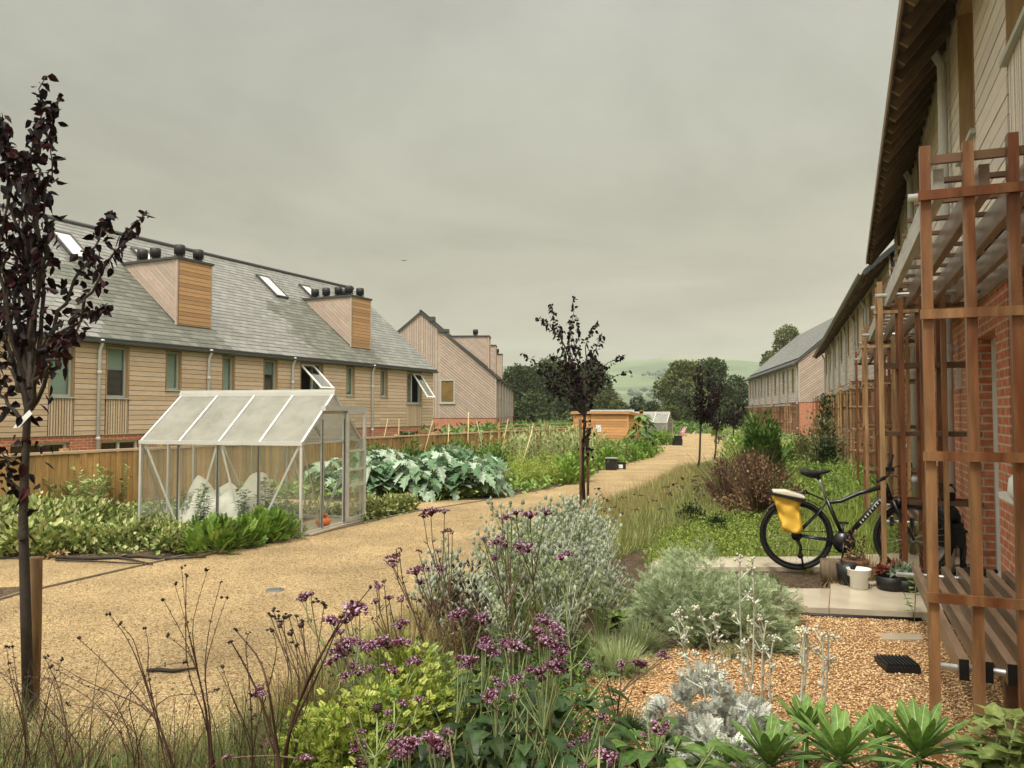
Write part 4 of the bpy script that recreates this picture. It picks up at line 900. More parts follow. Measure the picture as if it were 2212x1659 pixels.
def pth(pts, D0, dd=None): return [DP(x, y, D0 + (dd[i] if dd is not None else 0)) for i, (x, y) in enumerate(pts)]
def stake(p, h, label, r=.03):
    b = MB(); b.tube([(0, 0, 0), (.004, 0, h * .5), (0, 0, h - .01), (0, 0, h)], [r, r, r, r * .85], 12); tag(b.obj('tree_stake', MT['stake'], None, p), label, 'stake')
g = G(62, 1556); Y0 = g[1]
br = [([(60, 890), (75, 700), (62, 480), (70, 300), (100, 165)], .05), ([(62, 880), (100, 640), (80, 420), (95, 280), (132, 205)], .2), ([(62, 905), (30, 740), (10, 560), (15, 400), (5, 255)], -.15), ([(62, 870), (-20, 660), (-50, 430), (-40, 300)], .2),
      ([(66, 885), (130, 770), (200, 640), (258, 520), (315, 458)], -.05), ([(66, 860), (120, 690), (190, 570), (215, 520), (240, 455)], .3), ([(66, 830), (110, 740), (160, 690), (232, 655)], -.2), ([(64, 880), (95, 800), (130, 750), (150, 728)], -.35), ([(60, 870), (20, 780), (-40, 700), (-90, 640)], 0),
      ([(62, 900), (45, 760), (35, 600), (50, 450), (40, 330)], .4), ([(64, 800), (85, 640), (110, 520), (100, 420), (118, 300)], -.1), ([(55, 920), (10, 860), (-20, 800), (-60, 790)], .2), ([(62, 780), (50, 560), (20, 360), (0, 250)], .1), ([(58, 1085), (25, 1040), (5, 985), (-10, 960)], 0), ([(64, 820), (30, 650), (60, 560), (75, 500)], .15), ([(64, 760), (90, 560), (60, 380), (62, 330)], -.2), ([(60, 860), (-10, 560), (-30, 480), (-30, 350)], -.2)]
young(tuple(g), 'purple leaved sapling with a white tag and squat round stake', pth([(62, 1556), (55, 1300), (50, 1120), (54, 1000), (60, 880), (66, 760)], Y0), [pth(p, Y0, np.linspace(0, d, len(p))) for p, d in br], 70, .052, DP(28, 925, Y0 - .05),
      [(DP(62, 1010, Y0), 26, (.05, .05, .22)), (DP(15, 1000, Y0), 14, (.05, .05, .12)), (DP(55, 720, Y0), 60, (.12, .12, .16)), (DP(50, 500, Y0), 60, (.1, .1, .2))])
stake(tuple(G(70, 1540)), 1.6 - (1208 - 892) / FT * Y0, 'squat round stake tied behind the sapling with the white tag', .032)
g = G(1262, 1096); Y0 = g[1]
br = [([(1262, 880), (1250, 790), (1235, 720), (1240, 640)], 0), ([(1262, 870), (1225, 760), (1200, 700), (1190, 660)], .2), ([(1260, 840), (1215, 740), (1185, 700), (1162, 686)], -.2), ([(1262, 840), (1265, 750), (1280, 710), (1288, 700)], .1), ([(1262, 850), (1290, 800), (1320, 780), (1348, 768)], .2), ([(1264, 860), (1300, 825), (1330, 812), (1362, 800)], -.1),
      ([(1260, 860), (1200, 800), (1160, 785), (1126, 762)], .1), ([(1260, 870), (1200, 830), (1180, 810), (1160, 800)], -.25), ([(1262, 850), (1225, 800), (1215, 730), (1208, 700)], .3), ([(1262, 890), (1240, 800), (1232, 760), (1228, 690)], -.15), ([(1262, 830), (1285, 760), (1295, 740), (1300, 720)], .3), ([(1262, 880), (1215, 850), (1190, 840), (1180, 830)], .2), ([(1262, 850), (1235, 770), (1250, 730), (1246, 680)], .2), ([(1262, 880), (1250, 820), (1220, 780), (1195, 770)], .35), ([(1262, 880), (1290, 830), (1300, 790), (1275, 760)], -.3)]
br += [([(1262, 900), (1262 + x1, 850), (1262 + x1 * 1.3, 805 + y1), (1262 + x1 * 1.4, 760 + y1)], d) for x1, y1, d in ((-30, 0, .3), (-18, 10, -.3), (-40, 20, 0), (10, 0, .4), (-8, -10, -.4), (22, 20, .2), (-50, 35, .2), (-12, 25, .1))]
young(tuple(g), 'purple leaved sapling standing alone mid path edge in the centre', pth([(1262, 1096), (1258, 1000), (1262, 930), (1264, 880), (1262, 800)], Y0), [pth(p, Y0, np.linspace(0, d, len(p))) for p, d in br], 38, .070, None,
      [(DP(1268, 950, Y0), 60, (.06, .06, .25)), (DP(1245, 815, Y0), 90, (.22, .2, .17))])
stake(tuple(G(1254, 1098)), 1.5, 'slim stake on the left of the central purple sapling', .022); stake(tuple(G(1270, 1095)), 1.35, 'slim stake on the right of the central purple sapling', .022)
for (x, y, xt, yt, cw, n_, lb) in ((1506, 1022, 1521, 772, 46, 20, 'rounded purple sapling behind the red seed heads, leafier than its neighbours'), (1543, 992, 1552, 845, 34, 14, 'smaller purple sapling just behind the rounded one'), (1582, 966, 1588, 858, 26, 12, 'farthest thin purple sapling near the far terrace')):
    g = G(x, y); Y0 = g[1]; brs = []
    yc = y - (y - yt) * .42
    for k in range(n_):
        a = rng.uniform(0, 6.28); q = rng.uniform(.25, 1); e = (yc - yt) * rng.uniform(.35, 1) * (1.05 - .35 * q); dx_ = math.cos(a) * cw * q
        brs.append(pth([((x + xt) / 2, yc), (xt + dx_ * .6, yc - e * .45), (xt + dx_, yc - e)], Y0, [0, math.sin(a) * cw * q / FT * Y0 * .6, math.sin(a) * cw * q / FT * Y0]))
    young(tuple(g), lb, pth([(x, y), ((x * 2 + xt) / 3, y * .7 + yc * .3), ((x + xt) / 2, yc), (xt, yc - (yc - yt) * .5)], Y0), brs, 44 if Y0 < 25 else 30, .085 if Y0 < 30 else .12, DP(x - 12, yc + 22, Y0 - .1) if y > 1000 else None)
# ------------------------------------------------------------------ big trees beyond
def bigtree(loc, h, rad, label, mat, n=9000, ls=.34, lobes=15, zlow=.2, squash=1.0):
    T = thing('broadleaf_tree', loc, label, 'tree', 'big trees beyond the gardens'); b = MB(); b.tube([(0, 0, 0), (.1, 0, h * .25), (0, .1, h * .55), (.1, 0, h * .8)], [.035 * h, .028 * h, .018 * h, .006 * h], 8)
    C = []
    for k in range(lobes):
        a = k * 2.4 + rng.uniform(-.3, .3); z = h * rng.uniform(zlow + .12, .86); q = rad * rng.uniform(.3, .72) * (1 if z < h * .65 else .6); r = rad * rng.uniform(.24, .44); C.append((math.cos(a) * q, math.sin(a) * q, min(z, h - r * .8), r)); b.tube([(0, 0, h * .3), (math.cos(a) * q * .5, math.sin(a) * q * .5, (h * .3 + z) / 2), (math.cos(a) * q, math.sin(a) * q, z)], [.014 * h, .009 * h, .004 * h], 5)
    C.append((0, 0, h - rad * .42, rad * .42)); b.obj('trunk', MT['trunkt'], T)
    C = np.array(C); i = rng.choice(len(C), n, p=C[:, 3] ** 2 / (C[:, 3] ** 2).sum()); u = rdir(n); sub = nrm(rdir(40))
    # sub-clumps give the lobes their bumps
    bump = 1 + .42 * np.max(u @ sub.T, axis=1) ** 22 - .22; p = C[i, :3] + u * (C[i, 3] * bump * rng.uniform(.72, 1.04, n) ** .8)[:, None]
    d = nrm(u + rdir(n) * .8 + np.array((0, 0, -.25))); c = MB(); c.leaves(p, d, nrm(u + rdir(n) * .7), ls * rng.uniform(.6, 1.3, n), ls * .75 * rng.uniform(.6, 1.2, n), 0, fold=.25); c.obj('crown', mat, T); return T
def tree_at(px, pytop, Y, rw, label, mat=None, **k):
    p = DP(px, pytop, Y); bigtree((p[0], Y, -.2), p[2] + .2, rw / FT * Y, label, mat or LF['tree'], **k)
tree_at(1128, 792, 92, 62, 'dark round tree close behind the gabled far terrace'); tree_at(1195, 772, 98, 80, 'largest dark tree of the clump behind the central sapling', n=11000)
tree_at(1275, 778, 100, 62, 'dark tree on the right of the clump behind the shed', n=9000); tree_at(1150, 850, 84, 50, 'low dark tree in front of the clump by the terrace end', n=6000, ls=.3); tree_at(1235, 850, 86, 55, 'low dark bushy tree behind the shed', n=6000, ls=.3)
tree_at(1310, 848, 96, 36, 'small light green tree at the right end of the dark clump', LF['treeb'], n=4500, ls=.3)
tree_at(1470, 782, 92, 62, 'big spreading tree with light left side beyond the path end', LF['treeb'], n=9000); tree_at(1535, 776, 96, 62, 'tall dark tree behind the rounded purple sapling', n=10000); tree_at(1588, 812, 100, 40, 'tree filling the gap left of the far terrace', n=5500)
tree_at(1470, 850, 84, 56, 'lower dark tree at the end of the path', n=6000, ls=.3)
tree_at(1700, 706, 112, 56, 'tree rising behind the solar panel roof', LF['green'] if False else LF['treeb'], n=10000, lobes=10); tree_at(1662, 760, 118, 34, 'smaller tree left of the one behind the solar roof', LF['tree'], n=5000)
for i, (x, y, Y, r) in enumerate(((1340, 868, 88, 30), (1378, 858, 84, 34), (1412, 868, 82, 30), (1440, 880, 78, 34), (1500, 885, 76, 40), (1565, 880, 80, 34), (1602, 885, 74, 26), (1330, 885, 78, 30), (1300, 885, 80, 30), (1240, 895, 72, 40), (1180, 895, 76, 40), (1120, 895, 80, 36))):
    p = DP(x, y, Y); tree_at(x, y, Y, r, 'dark hedge shrub in the row beyond the gardens, one of many alike', LF['tree'] if i % 3 else LF['treeb'], n=2600, ls=.26, lobes=6, zlow=.05)
# ------------------------------------------------------------------ allotment beds on the left
K = {}
K['low'] = KIND('leafy_crop_plant', [('leaves', *bush(620, .30, .30, .085, .065, LF['low'], 34, .3, 0))]); K['low2'] = KIND('leafy_crop_plant', [('leaves', *bush(560, .28, .36, .08, .055, LF['low'], 30, .35, 0))])
def SL(b, m, s='stem_g'): return [('leaves', b, [m, MT[s]])]
K['weed'] = KIND('tall_weed', SL(stems_leafy(9, .72, .26, 26, .10, .035), LF['weed'])); K['weed2'] = KIND('tall_weed', SL(stems_leafy(8, .6, .3, 24, .11, .045), LF['weed']))
K['nettle'] = KIND('nettle_clump', SL(stems_leafy(7, .8, .16, 26, .12, .055, drop=-.5), LF['green'])); K['bright'] = KIND('herb_clump', [('leaves', *bush(700, .26, .28, .07, .038, LF['bright'], 30, .3, 0))])
K['parsley'] = KIND('parsley_clump', [('leaves', *bush(150, .26, .26, .17, .1, LF['bright'], 20, .3, 0, tpl=feather(5, .16, .5, 48)))])
sq = MB(); n = 60; a = rng.uniform(0, 6.28, n); r = rng.uniform(.05, .55, n); z = .70 - .6 * r ** 1.3 + rng.uniform(-.25, .08, n); Pq = np.c_[np.cos(a) * r, np.sin(a) * r, z]
for p in Pq: sq.tube([(0, 0, 0), p * (.55, .55, .6), p], [.014, .011, .007], 5, 1, cap=False)
stamp(sq, Pq, nrm(np.c_[np.cos(a), np.sin(a), rng.uniform(-.8, .3, n)] + rdir(n) * .45), nrm(rdir(n) * .6 + (0, 0, 1.)), rng.uniform(.18, .34, n), *jag(4, .42), droop=.55); K['squash'] = KIND('squash_plant', [('leaves', sq, [LF['squash'], MT['stem_g']])])
ar = MB(); n = 26; a = rng.uniform(0, 6.28, n); e = rng.uniform(.5, 1.5, n); D_ = nrm(np.c_[np.cos(a), np.sin(a), e]); ft = jag(6, .30)
stamp(ar, np.c_[np.cos(a) * .04, np.sin(a) * .04, rng.uniform(.05, .3, n)], D_, (0, 0, 1), rng.uniform(.6, .85, n), *ft, droop=.55); K['art'] = KIND('artichoke_plant', [('leaves', ar, [LF['squash'], MT['stem_g']])])
fe = MB(); p, o = dome(2200, .42, .42, .75, 60, .2, .2); fe.leaves(p, nrm(o + rdir(2200)), rdir(2200), .07 * rng.uniform(.6, 1.3, 2200), .012); K['fern'] = KIND('asparagus_fern', [('leaves', fe, [LF['lime']])])
co = MB()
for k in range(4):
    x, y, h = *rng.uniform(-.16, .16, 2), rng.uniform(.8, 1.1); co.tube([(x, y, 0), (x + .02, y, h)], [.013, .007], 5, 1); m_ = 9; a = rng.uniform(0, 6.28, m_)
    co.blades(np.c_[np.full(m_, x), np.full(m_, y), np.linspace(.2, .9, m_) * h], np.c_[np.cos(a) * .8, np.sin(a) * .8, np.full(m_, .9)], rng.uniform(.35, .6, m_), .055, .7, 5)
    if k % 2: m_ = 8; a = rng.uniform(0, 6.28, m_); co.blades(np.tile((x + .02, y, h), (m_, 1)), np.c_[np.cos(a) * .5, np.sin(a) * .5, np.ones(m_)], .22, .012, .5, 3, rnd=.97)
K['corn'] = KIND('sweetcorn_clump', [('leaves', co, [LF['corn'], MT['stem_g']])])
K['green'] = KIND('leafy_crop_plant', [('leaves', *bush(420, .34, .55, .13, .075, LF['bright'], 30, .3, 4))]); K['green2'] = KIND('leafy_crop_plant', [('leaves', *bush(420, .34, .6, .10, .06, LF['green'], 30, .3, 4))]); K['darkb'] = KIND('dark_bush', [('leaves', *bush(420, .28, .6, .09, .06, LF['dark'], 24, .3, 4))])
K['shrub'] = KIND('garden_shrub', [('leaves', *bush(700, .45, .9, .10, .06, LF['green'], 34, .28, 6))])
def zone(poly, n, gap, tries=6000):
    q = [p[:2] for p in poly]; C = scatter(q, tries); o = []
    for c in C:
        if len(o) >= n: break
        if all((c[0] - d[0]) ** 2 + (c[1] - d[1]) ** 2 > gap * gap for d in o): o.append(c)
    return o
for p in zone(g2((-250, 1203), (392, 1199), (500, 1176), (400, 1150), (250, 1135), (-150, 1135)), 46, .36):
    K[random.choice(('low', 'low2'))](p, None, random.uniform(.85, 1.2) * (.5 if p[0] > -5.5 and p[1] > 9.6 else .8 if p[0] > -5.2 else 1), 'low leafy crop plant in the front rows of the bed behind the fallen branches', 'crop plant', 'low leafy crops by the fallen branches')
for p in zone(g2((-260, 1130), (240, 1128), (292, 1092), (230, 1078), (-200, 1080)), 40, .36):
    K[random.choice(('weed', 'weed2', 'weed'))](p, None, random.uniform(.75, 1.15), 'tall pale green weed clump between the leafy crops and the fence', 'weed', 'tall weeds along the fence')
for x, y, s, lb in ((437, 1150, .85, 'nettle clump standing tallest in front of the fleece'), (404, 1140, .7, 'smaller nettle clump before the first greenhouse pane'), (525, 1150, .8, 'leafy nettle clump in front of the third greenhouse post'), (575, 1152, .95, 'broad nettle clump near the greenhouse corner with the door'), (612, 1154, .72, 'nettle clump against the greenhouse corner post')):
    K['nettle'](G(x, y), None, s, lb, 'nettle')
for p in zone(g2((330, 1172), (480, 1165), (600, 1140), (640, 1152), (560, 1170), (440, 1190)), 16, .3): K['bright'](p, None, random.uniform(.5, .8), 'bright green herb clump along the front of the large greenhouse', 'herb', 'herbs before the greenhouse')
for x, y in ((520, 1180), (560, 1172), (600, 1166), (480, 1188), (585, 1158), (455, 1192)): K['parsley'](G(x, y), None, random.uniform(.8, 1.1), 'feathery bright parsley clump at the corner of the greenhouse bed', 'herb', 'parsley at the bed corner')
for x, y in ((800, 1118), (830, 1112), (862, 1106), (800, 1108), (845, 1102), (880, 1102)): K['low'](G(x, y), None, (.62, .62, .7), 'small creeping squash plant in the bed tip right of the open door', 'crop plant', 'plants in the bed tip')
lowz = g2((-250, 1205), (390, 1200), (660, 1156), (888, 1106), (640, 1100)) + [FP(.4, -.3), FP(-7, -.3)]
def carpet(name, poly, n, h, L_, W_, mat, up=.6, clump=None, avoid=None):
    P = scatter(poly, n)
    if avoid is not None: P = P[~inside(P, avoid)]; n = len(P)
    b = MB(); z = h * rng.random(n) ** 1.3
    if clump: P = P[:n // clump].repeat(clump, 0) + rng.normal(size=(n // clump * clump, 2)) * L_ * 1.2; z = z[:len(P)]
    m = len(P); b.leaves(np.c_[P, z], rdir(m, up), nrm(np.array((0, 0, 1.)) + rdir(m) * .6), L_ * rng.uniform(.5, 1.3, m), W_ * rng.uniform(.6, 1.2, m)); return tag(b.obj(name, LF[mat] if isinstance(mat, str) else mat), None, None, None, 'stuff')
def meadow(name, poly, n, h, w_, mat, lean=.5, droop=.4, seg=3):
    P = scatter(poly, n); a = rng.uniform(0, 6.28, n); e = rng.random(n) * lean; b = MB()
    b.blades(np.c_[P, np.zeros(n)], np.c_[np.cos(a) * e, np.sin(a) * e, np.ones(n)], h * rng.uniform(.4, 1.1, n), w_ * rng.uniform(.6, 1.2, n), droop * rng.random(n), seg); return tag(b.obj(name, LF[mat] if isinstance(mat, str) else mat), None, None, None, 'stuff')
carpet('ground_cover', lowz, 16000, .14, .07, .05, 'low', clump=4, avoid=[GH(-.1, -.1)[:2], GH(2.6, -.1)[:2], GH(2.6, 1.8)[:2], GH(-.1, 1.8)[:2]])
# big squash and artichoke bed
for x, y, kd, s in ((790, 1078, 'squash', 1), (835, 1080, 'art', .95), (880, 1079, 'squash', 1.05), (930, 1079, 'squash', 1), (975, 1078, 'art', 1), (1010, 1077, 'squash', 1), (1050, 1074, 'squash', .85), (800, 1060, 'art', 1.1), (850, 1060, 'squash', 1.1), (905, 1058, 'art', 1.15), (950, 1057, 'squash', 1.15), (1000, 1056, 'art', 1.1), (1040, 1056, 'squash', 1.0), (830, 1045, 'squash', 1.1), (900, 1044, 'art', 1.2), (965, 1044, 'squash', 1.2), (780, 1050, 'squash', 1.1), (740, 1070, 'art', .9), (700, 1068, 'squash', .9)):
    g = G(x, y); K[kd](g + np.array((0, .25, 0)), None, s * .98, 'silvery lobed leaved squash or artichoke plant beyond the open greenhouse door', 'squash plant', 'big leaf plants beside the side path')
for x, y, s in ((808, 1040, .85), (830, 1030, .75)): K['shrub'](G(x, y), None, s, 'round bushy shrub by the fence behind the open greenhouse door' if x < 820 else 'smaller shrub next to the round one by the fence gate', 'shrub')
for p in zone([G(790, 1040)[:2], G(1060, 1045)[:2], G(1075, 1000)[:2], FP(14, -.7), FP(4, -.7)], 32, .55): K[random.choice(('green', 'green2', 'green2', 'weed2'))](p, None, random.uniform(.8, 1.25), 'mixed green crop plant between the big leaf bed and the fence', 'crop plant', 'crops in front of the middle fence')
K['darkb'](G(1083, 1048), None, .95, 'dark seeding bush between the big leaves and the lime fern', 'bush'); K['darkb'](G(1010, 1030), None, .8, 'dark bush by the fence behind the big leaf bed', 'bush')
for x, y, s in ((1105, 1056, .75), (1150, 1052, .8), (1195, 1046, .75), (1130, 1040, .95), (1175, 1036, .95), (1205, 1030, .8), (1100, 1036, .8)): K['fern'](G(x, y), None, s, 'feathery lime green asparagus fern between the big leaf bed and the central sapling', 'fern', 'asparagus ferns by the path')
for p in zone([G(1080, 1022)[:2], G(1230, 1028)[:2], G(1300, 1002)[:2], (3.0, 29.5), FP(20, -.8), FP(10, -.8)], 44, .55): K['corn'](p, None, random.uniform(.75, 1.2), 'sweetcorn clump with arching yellow green leaves before the fence', 'sweetcorn', 'sweetcorn in the middle bed')
for p in zone([G(1215, 1048)[:2], G(1300, 1014)[:2], G(1405, 985)[:2], (6.0, 32.0), (4.5, 30.2), (2.2, 26)], 44, .5): K[random.choice(('green', 'green', 'bright', 'weed'))](p, None, random.uniform(.8, 1.2), 'bushy green crop plant between the path edge and the shed', 'crop plant', 'crops before the shed')
for p in zone([G(1390, 961)[:2], G(1446, 960)[:2], (7.9, 41.5), (5.6, 41.5)], 14, .55): K['green'](p, None, random.uniform(.9, 1.25), 'bright leafy crop before the small far greenhouse', 'crop plant', 'crops before the far greenhouse')
carpet('ground_cover', bed2, 16000, .22, .13, .08, 'bright', clump=4); carpet('ground_cover', bed3, 1500, .2, .15, .1, 'bright', clump=4)
# cane poles, dead stalks
for x, y, x2, y2, Y in ((815, 1000, 838, 905, 21), (905, 1000, 935, 908, 21), (860, 1010, 862, 905, 22), (1010, 1000, 1012, 845 + 45, 23), (1075, 1010, 1098, 905, 22), (1130, 1010, 1152, 915, 22), (1050, 1010, 1030, 910, 24), (965, 1000, 970, 915, 22), (1118, 1040, 1150, 930, 19)):
    a_, b_ = DP(x, y, Y), DP(x2, y2, Y + .4); a_[2] = 0; b = MB(); b.tube([a_, b_], .012, 5); tag(b.obj('bean_cane', MT['cane']), 'thin bamboo cane standing in the crop bed before the fence', 'cane', 'bean canes in the middle bed')
# sunflowers by the shed
def sunflower(x, y, h, label):
    T = thing('sunflower', G(x, y), label, 'sunflower', 'sunflowers at the shed corner'); b = MB(); b.tube([(0, 0, 0), (.03, 0, h * .6), (.0, -.06, h)], [.025, .02, .013], 6, 1); n = 34; a = rng.uniform(0, 6.28, n)
    stamp(b, np.c_[np.cos(a) * .1, np.sin(a) * .1, rng.uniform(.15, .95, n) * h], np.c_[np.cos(a), np.sin(a), rng.uniform(-.5, .3, n)], (0, 0, 1), rng.uniform(.26, .42, n), [(0, 0, 0), (.4, .38, 0), (1, 0, -.1), (.4, -.38, 0), (.4, 0, .06)], [(0, 4, 1), (1, 4, 2), (2, 4, 3), (3, 4, 0)], droop=.4); b.obj('stem_and_leaves', [LF['green'], MT['stem_g']], T)
    for k in range(3):
        f = MB(); c = np.array((rng.uniform(-.16, .16), -.12, h * rng.uniform(.72, 1.0))); m_ = 18; a = np.linspace(0, 6.28, m_, endpoint=False); n_ = nrm(np.array((rng.uniform(-.3, .3), -1, -.35))); u = nrm(np.cross(n_, (0, 0, 1))); v = np.cross(u, n_)
        f.leaves(np.tile(c, (m_, 1)), np.cos(a)[:, None] * u + np.sin(a)[:, None] * v, n_, .11, .04, 0); f.lathe([(0, .02), (.05, .015), (.055, 0), (0, -.01)], c, 12, 1, M=Matrix(np.array([u, v, n_]).T.tolist())); f.obj('flower_head', [MT['petal'], MT['seed']], T)
MT['petal'] = LEAF('yellow sunflower petal', (.55, .36, .03), (.65, .48, .08)); sunflower(1386, 985, 1.65, 'tallest sunflower against the side wall of the shed'); sunflower(1398, 982, 1.4, 'sunflower with big drooping leaves, in front of the far greenhouse'); sunflower(1376, 988, 1.25, 'short sunflower at the shed corner')
# fallen branches at the bed edge
for pts, r, lb in ((((110, 1203), (200, 1206), (300, 1201), (360, 1207), (445, 1203)), .022, 'longest dark fallen branch at the edge of the leafy crops'), (((180, 1206), (255, 1204), (290, 1210), (330, 1219)), .016, 'forked dark branch lying across the longest one'), (((120, 1210), (220, 1213), (270, 1216), (312, 1218)), .012, 'thin dark branch in front of the other fallen branches')):
    b = MB(); P = np.array([G(*p, .02) for p in pts]); b.tube(P, np.linspace(r, r * .5, len(P)), 7); tag(b.obj('fallen_branch', MT['bark']), lb, 'branch')
b = MB(); P = np.array([DP(x, y, 3.05) for x, y in ((316, 1448), (345, 1446), (375, 1449), (425, 1443))]); b.tube(np.array([G(x, y, .015) for x, y in ((316, 1448), (345, 1446), (375, 1449), (425, 1443))]), [.010, .013, .012, .006], 6); tag(b.obj('fallen_branch', MT['bark']), 'short brown stick lying on the near gravel path', 'branch')
b = MB(); n = 40; c = G(120, 1207); b.leaves(c + rng.normal(size=(n, 3)) * (.06, .04, .02) + (0, 0, .04), rdir(n), rdir(n), .07, .03); tag(b.obj('dead_fern', LF['tan']), 'small orange brown withered fern by the thick end of the fallen branches', 'plant')
b = MB(); b.lathe([(0, .004), (.08, .006), (.085, .0)], G(594, 1275), 16); tag(b.obj('drain_cover', MT['gutter']), 'small round grey drain cover in the gravel path', 'drain cover')
# ------------------------------------------------------------------ things on the path
def crate(loc, rz, w_, d_, h, label, mat='black', lid=None, lab=False):
    b = MB(); t = .012
    b.bx(-w_ / 2, w_ / 2, -d_ / 2, d_ / 2, 0, t)
    for s in (-1, 1): b.bx(s * w_ / 2 - t, s * w_ / 2 + t, -d_ / 2, d_ / 2, 0, h); b.bx(-w_ / 2, w_ / 2, s * d_ / 2 - t, s * d_ / 2 + t, 0, h * .98)
    b.bx(-w_ / 2 - .02, w_ / 2 + .02, -d_ / 2 - .02, -d_ / 2 - .012, h * .86, h); 
    if not lid and not lab: return tag(b.obj('plastic_crate', MT[mat], None, loc, rz), label, 'crate')
    T = thing('plastic_crate', loc, label, 'crate', None, rz); b.obj('body', MT[mat], T)
    if lid: c = MB(); c.bx(-w_ / 2 - .02, w_ / 2 + .02, -d_ / 2 - .01, d_ / 2 + .02, h + .002, h + .03); c.obj('lid', MT[lid], T)
    if lab: c = MB(); c.bx(-.06, .06, -d_ / 2 - .016, -d_ / 2 - .0125, h * .15, h * .7); c.obj('sticker', MT['paper'], T)
    return T
crate(G(1321, 1015), -.2, .28, .28, .32, 'tall black bin with pale lid at the path edge before the shed', lid='galv'); crate(G(1341, 1013), -.15, .26, .22, .19, 'low black crate with a pale sticker beside the black bin', lab=True)
g = G(1463, 962)
for k, (w_, h, z, lb) in enumerate(((.42, .16, 0, 'bottom black crate of the dark stack far along the path'), (.38, .14, .165, 'middle black crate of the dark stack far along the path'), (.28, .17, .31, 'top small crate of the dark stack far along the path'))): crate((g[0] + .02 * k, g[1], z), .1 * k, w_, .3, h, lb)
# child's pink trike at the end of the path
T = thing('toy_pushchair', G(1474, 942), "small pink and white child's toy pushchair at the end of the path", 'pushchair', None, .5)
MT['pink'] = M('pink cloth', (.62, .22, .34), .7, namt=.2)
b = MB(); b.prism([(-.16, .2), (.12, .16), (.2, .5), (.12, .56), (.02, .3), (-.14, .34)], ((0, .1, 0), (1, 0, 0), (0, 0, 1), (0, -1, 0)), 0, .22); b.obj('seat', MT['pink'], T); b = MB()
for s in (-.12, .12):
    b.tube([(-.2, s, .06), (.18, s, .52), (.3, s, .62)], .012, 6); b.tube([(.2, s, .06), (-.12, s, .36)], .012, 6)
b.tube([(.3, -.12, .62), (.3, .12, .62)], .014, 6); b.obj('frame', MT['white'], T)
for x in (-.2, .2):
    for s in (-.13, .13): b = MB(); b.ring((x, s, .06), .05, .012, 16, 6); b.obj('wheel', MT['black'], T)
# wheelbarrow
T = thing('wheelbarrow', G(1566, 958), 'dark wheelbarrow with leaning handles beside the thin far saplings', 'wheelbarrow', None, .4); b = MB()
b.add([(-.35, -.25, .35), (.35, -.3, .5), (.35, .3, .5), (-.35, .25, .35), (-.25, -.15, .25), (.2, -.2, .25), (.2, .2, .25), (-.25, .15, .25)], [(4, 5, 6, 7), (0, 1, 5, 4), (1, 2, 6, 5), (2, 3, 7, 6), (3, 0, 4, 7)]); b.obj('tray', MT['lead'], T); b = MB()
for s in (-1, 1): b.tube([(-.5, s * .1, .18), (.2, s * .22, .3), (.75, s * .28, .58)], .015, 6); b.tube([(.25, s * .2, .3), (.3, s * .22, 0)], .015, 6)
b.obj('frame', MT['black'], T); b = MB(); b.ring((-.52, 0, .17), .14, .035, 20, 8); b.obj('wheel', MT['black'], T)
# ------------------------------------------------------------------ planting on the right, from the path to the houses
RG = g2((1250, 1210), (1420, 1215), (1990, 1200), (1985, 1100), (1900, 1045), (1830, 1010), (1780, 985), (1640, 965), (1560, 985), (1480, 1020), (1270, 1108))
meadow('meadow_grass', g2((1262, 1112), (1400, 1056), (1475, 1014), (1560, 1010), (1560, 1120), (1420, 1170), (1330, 1215), (1240, 1215)), 20000, .34, .006, 'tangreen', .8, .5); meadow('meadow_grass', g2((1262, 1112), (1400, 1056), (1475, 1014), (1560, 1010), (1560, 1120), (1420, 1170), (1330, 1215), (1240, 1215)), 9000, .30, .008, 'weed', .8, .5)
meadow('meadow_grass', g2((1270, 1110), (1400, 1058), (1470, 1018), (1520, 1040), (1420, 1120), (1290, 1180)), 3500, .5, .004, 'tan', .9, .5)
meadow('lawn', g2((1390, 1222), (1995, 1204), (1995, 1150), (1800, 1090), (1560, 1120), (1440, 1160)), 26000, .16, .008, 'lawn', .9, .5); carpet('ground_cover', g2((1390, 1222), (1690, 1212), (1700, 1120), (1560, 1120), (1440, 1160)), 9000, .16, .045, .02, 'lawn', clump=3)
meadow('meadow_grass', g2((1560, 1110), (1985, 1150), (1985, 1080), (1880, 1030), (1780, 985), (1640, 970), (1560, 990)), 22000, .38, .009, 'lawn', .7, .4); carpet('ground_cover', g2((1560, 1100), (1960, 1120), (1900, 1040), (1780, 985), (1640, 968), (1560, 985)), 9000, .3, .10, .05, 'bright', clump=4)
# rough low growth all along to the far end, both sides of the path
carpet('ground_cover', g2((1560, 985), (1640, 968), (1780, 985), (1700, 955), (1640, 944), (1560, 942), (1575, 955)), 9000, .5, .16, .08, 'weed', clump=4); carpet('ground_cover', g2((1300, 951), (1540, 936), (1500, 927), (1100, 930)), 5000, .8, .3, .2, 'green', clump=4)
carpet('ground_cover', [FP(20, 3), FP(20, 9), (0, 60), (14, 62), (8, 47), (4.2, 36)], 5000, .9, .3, .2, 'green', clump=4)
for i, (x, y, s) in enumerate(((1590, 975, 1.2), (1612, 968, 1.1), (1640, 975, 1.3), (1680, 985, 1.1), (1720, 985, 1.1), (1745, 990, 1.0), (1700, 1010, .9), (1740, 1030, .8), (1680, 1040, .7), (1600, 960, 1.4), (1660, 958, 1.5), (1570, 950, 1.6), (1555, 944, 1.6), (1690, 965, 1.3), (1620, 950, 1.6), (1650, 1060, .6), (1770, 1045, .7), (1800, 1055, .6))):
    K[('green', 'weed', 'green2', 'bright')[i % 4]](G(x, y), None, s, 'leafy perennial in the front gardens before the far brick terraces', 'perennial', 'perennials in the far front gardens')
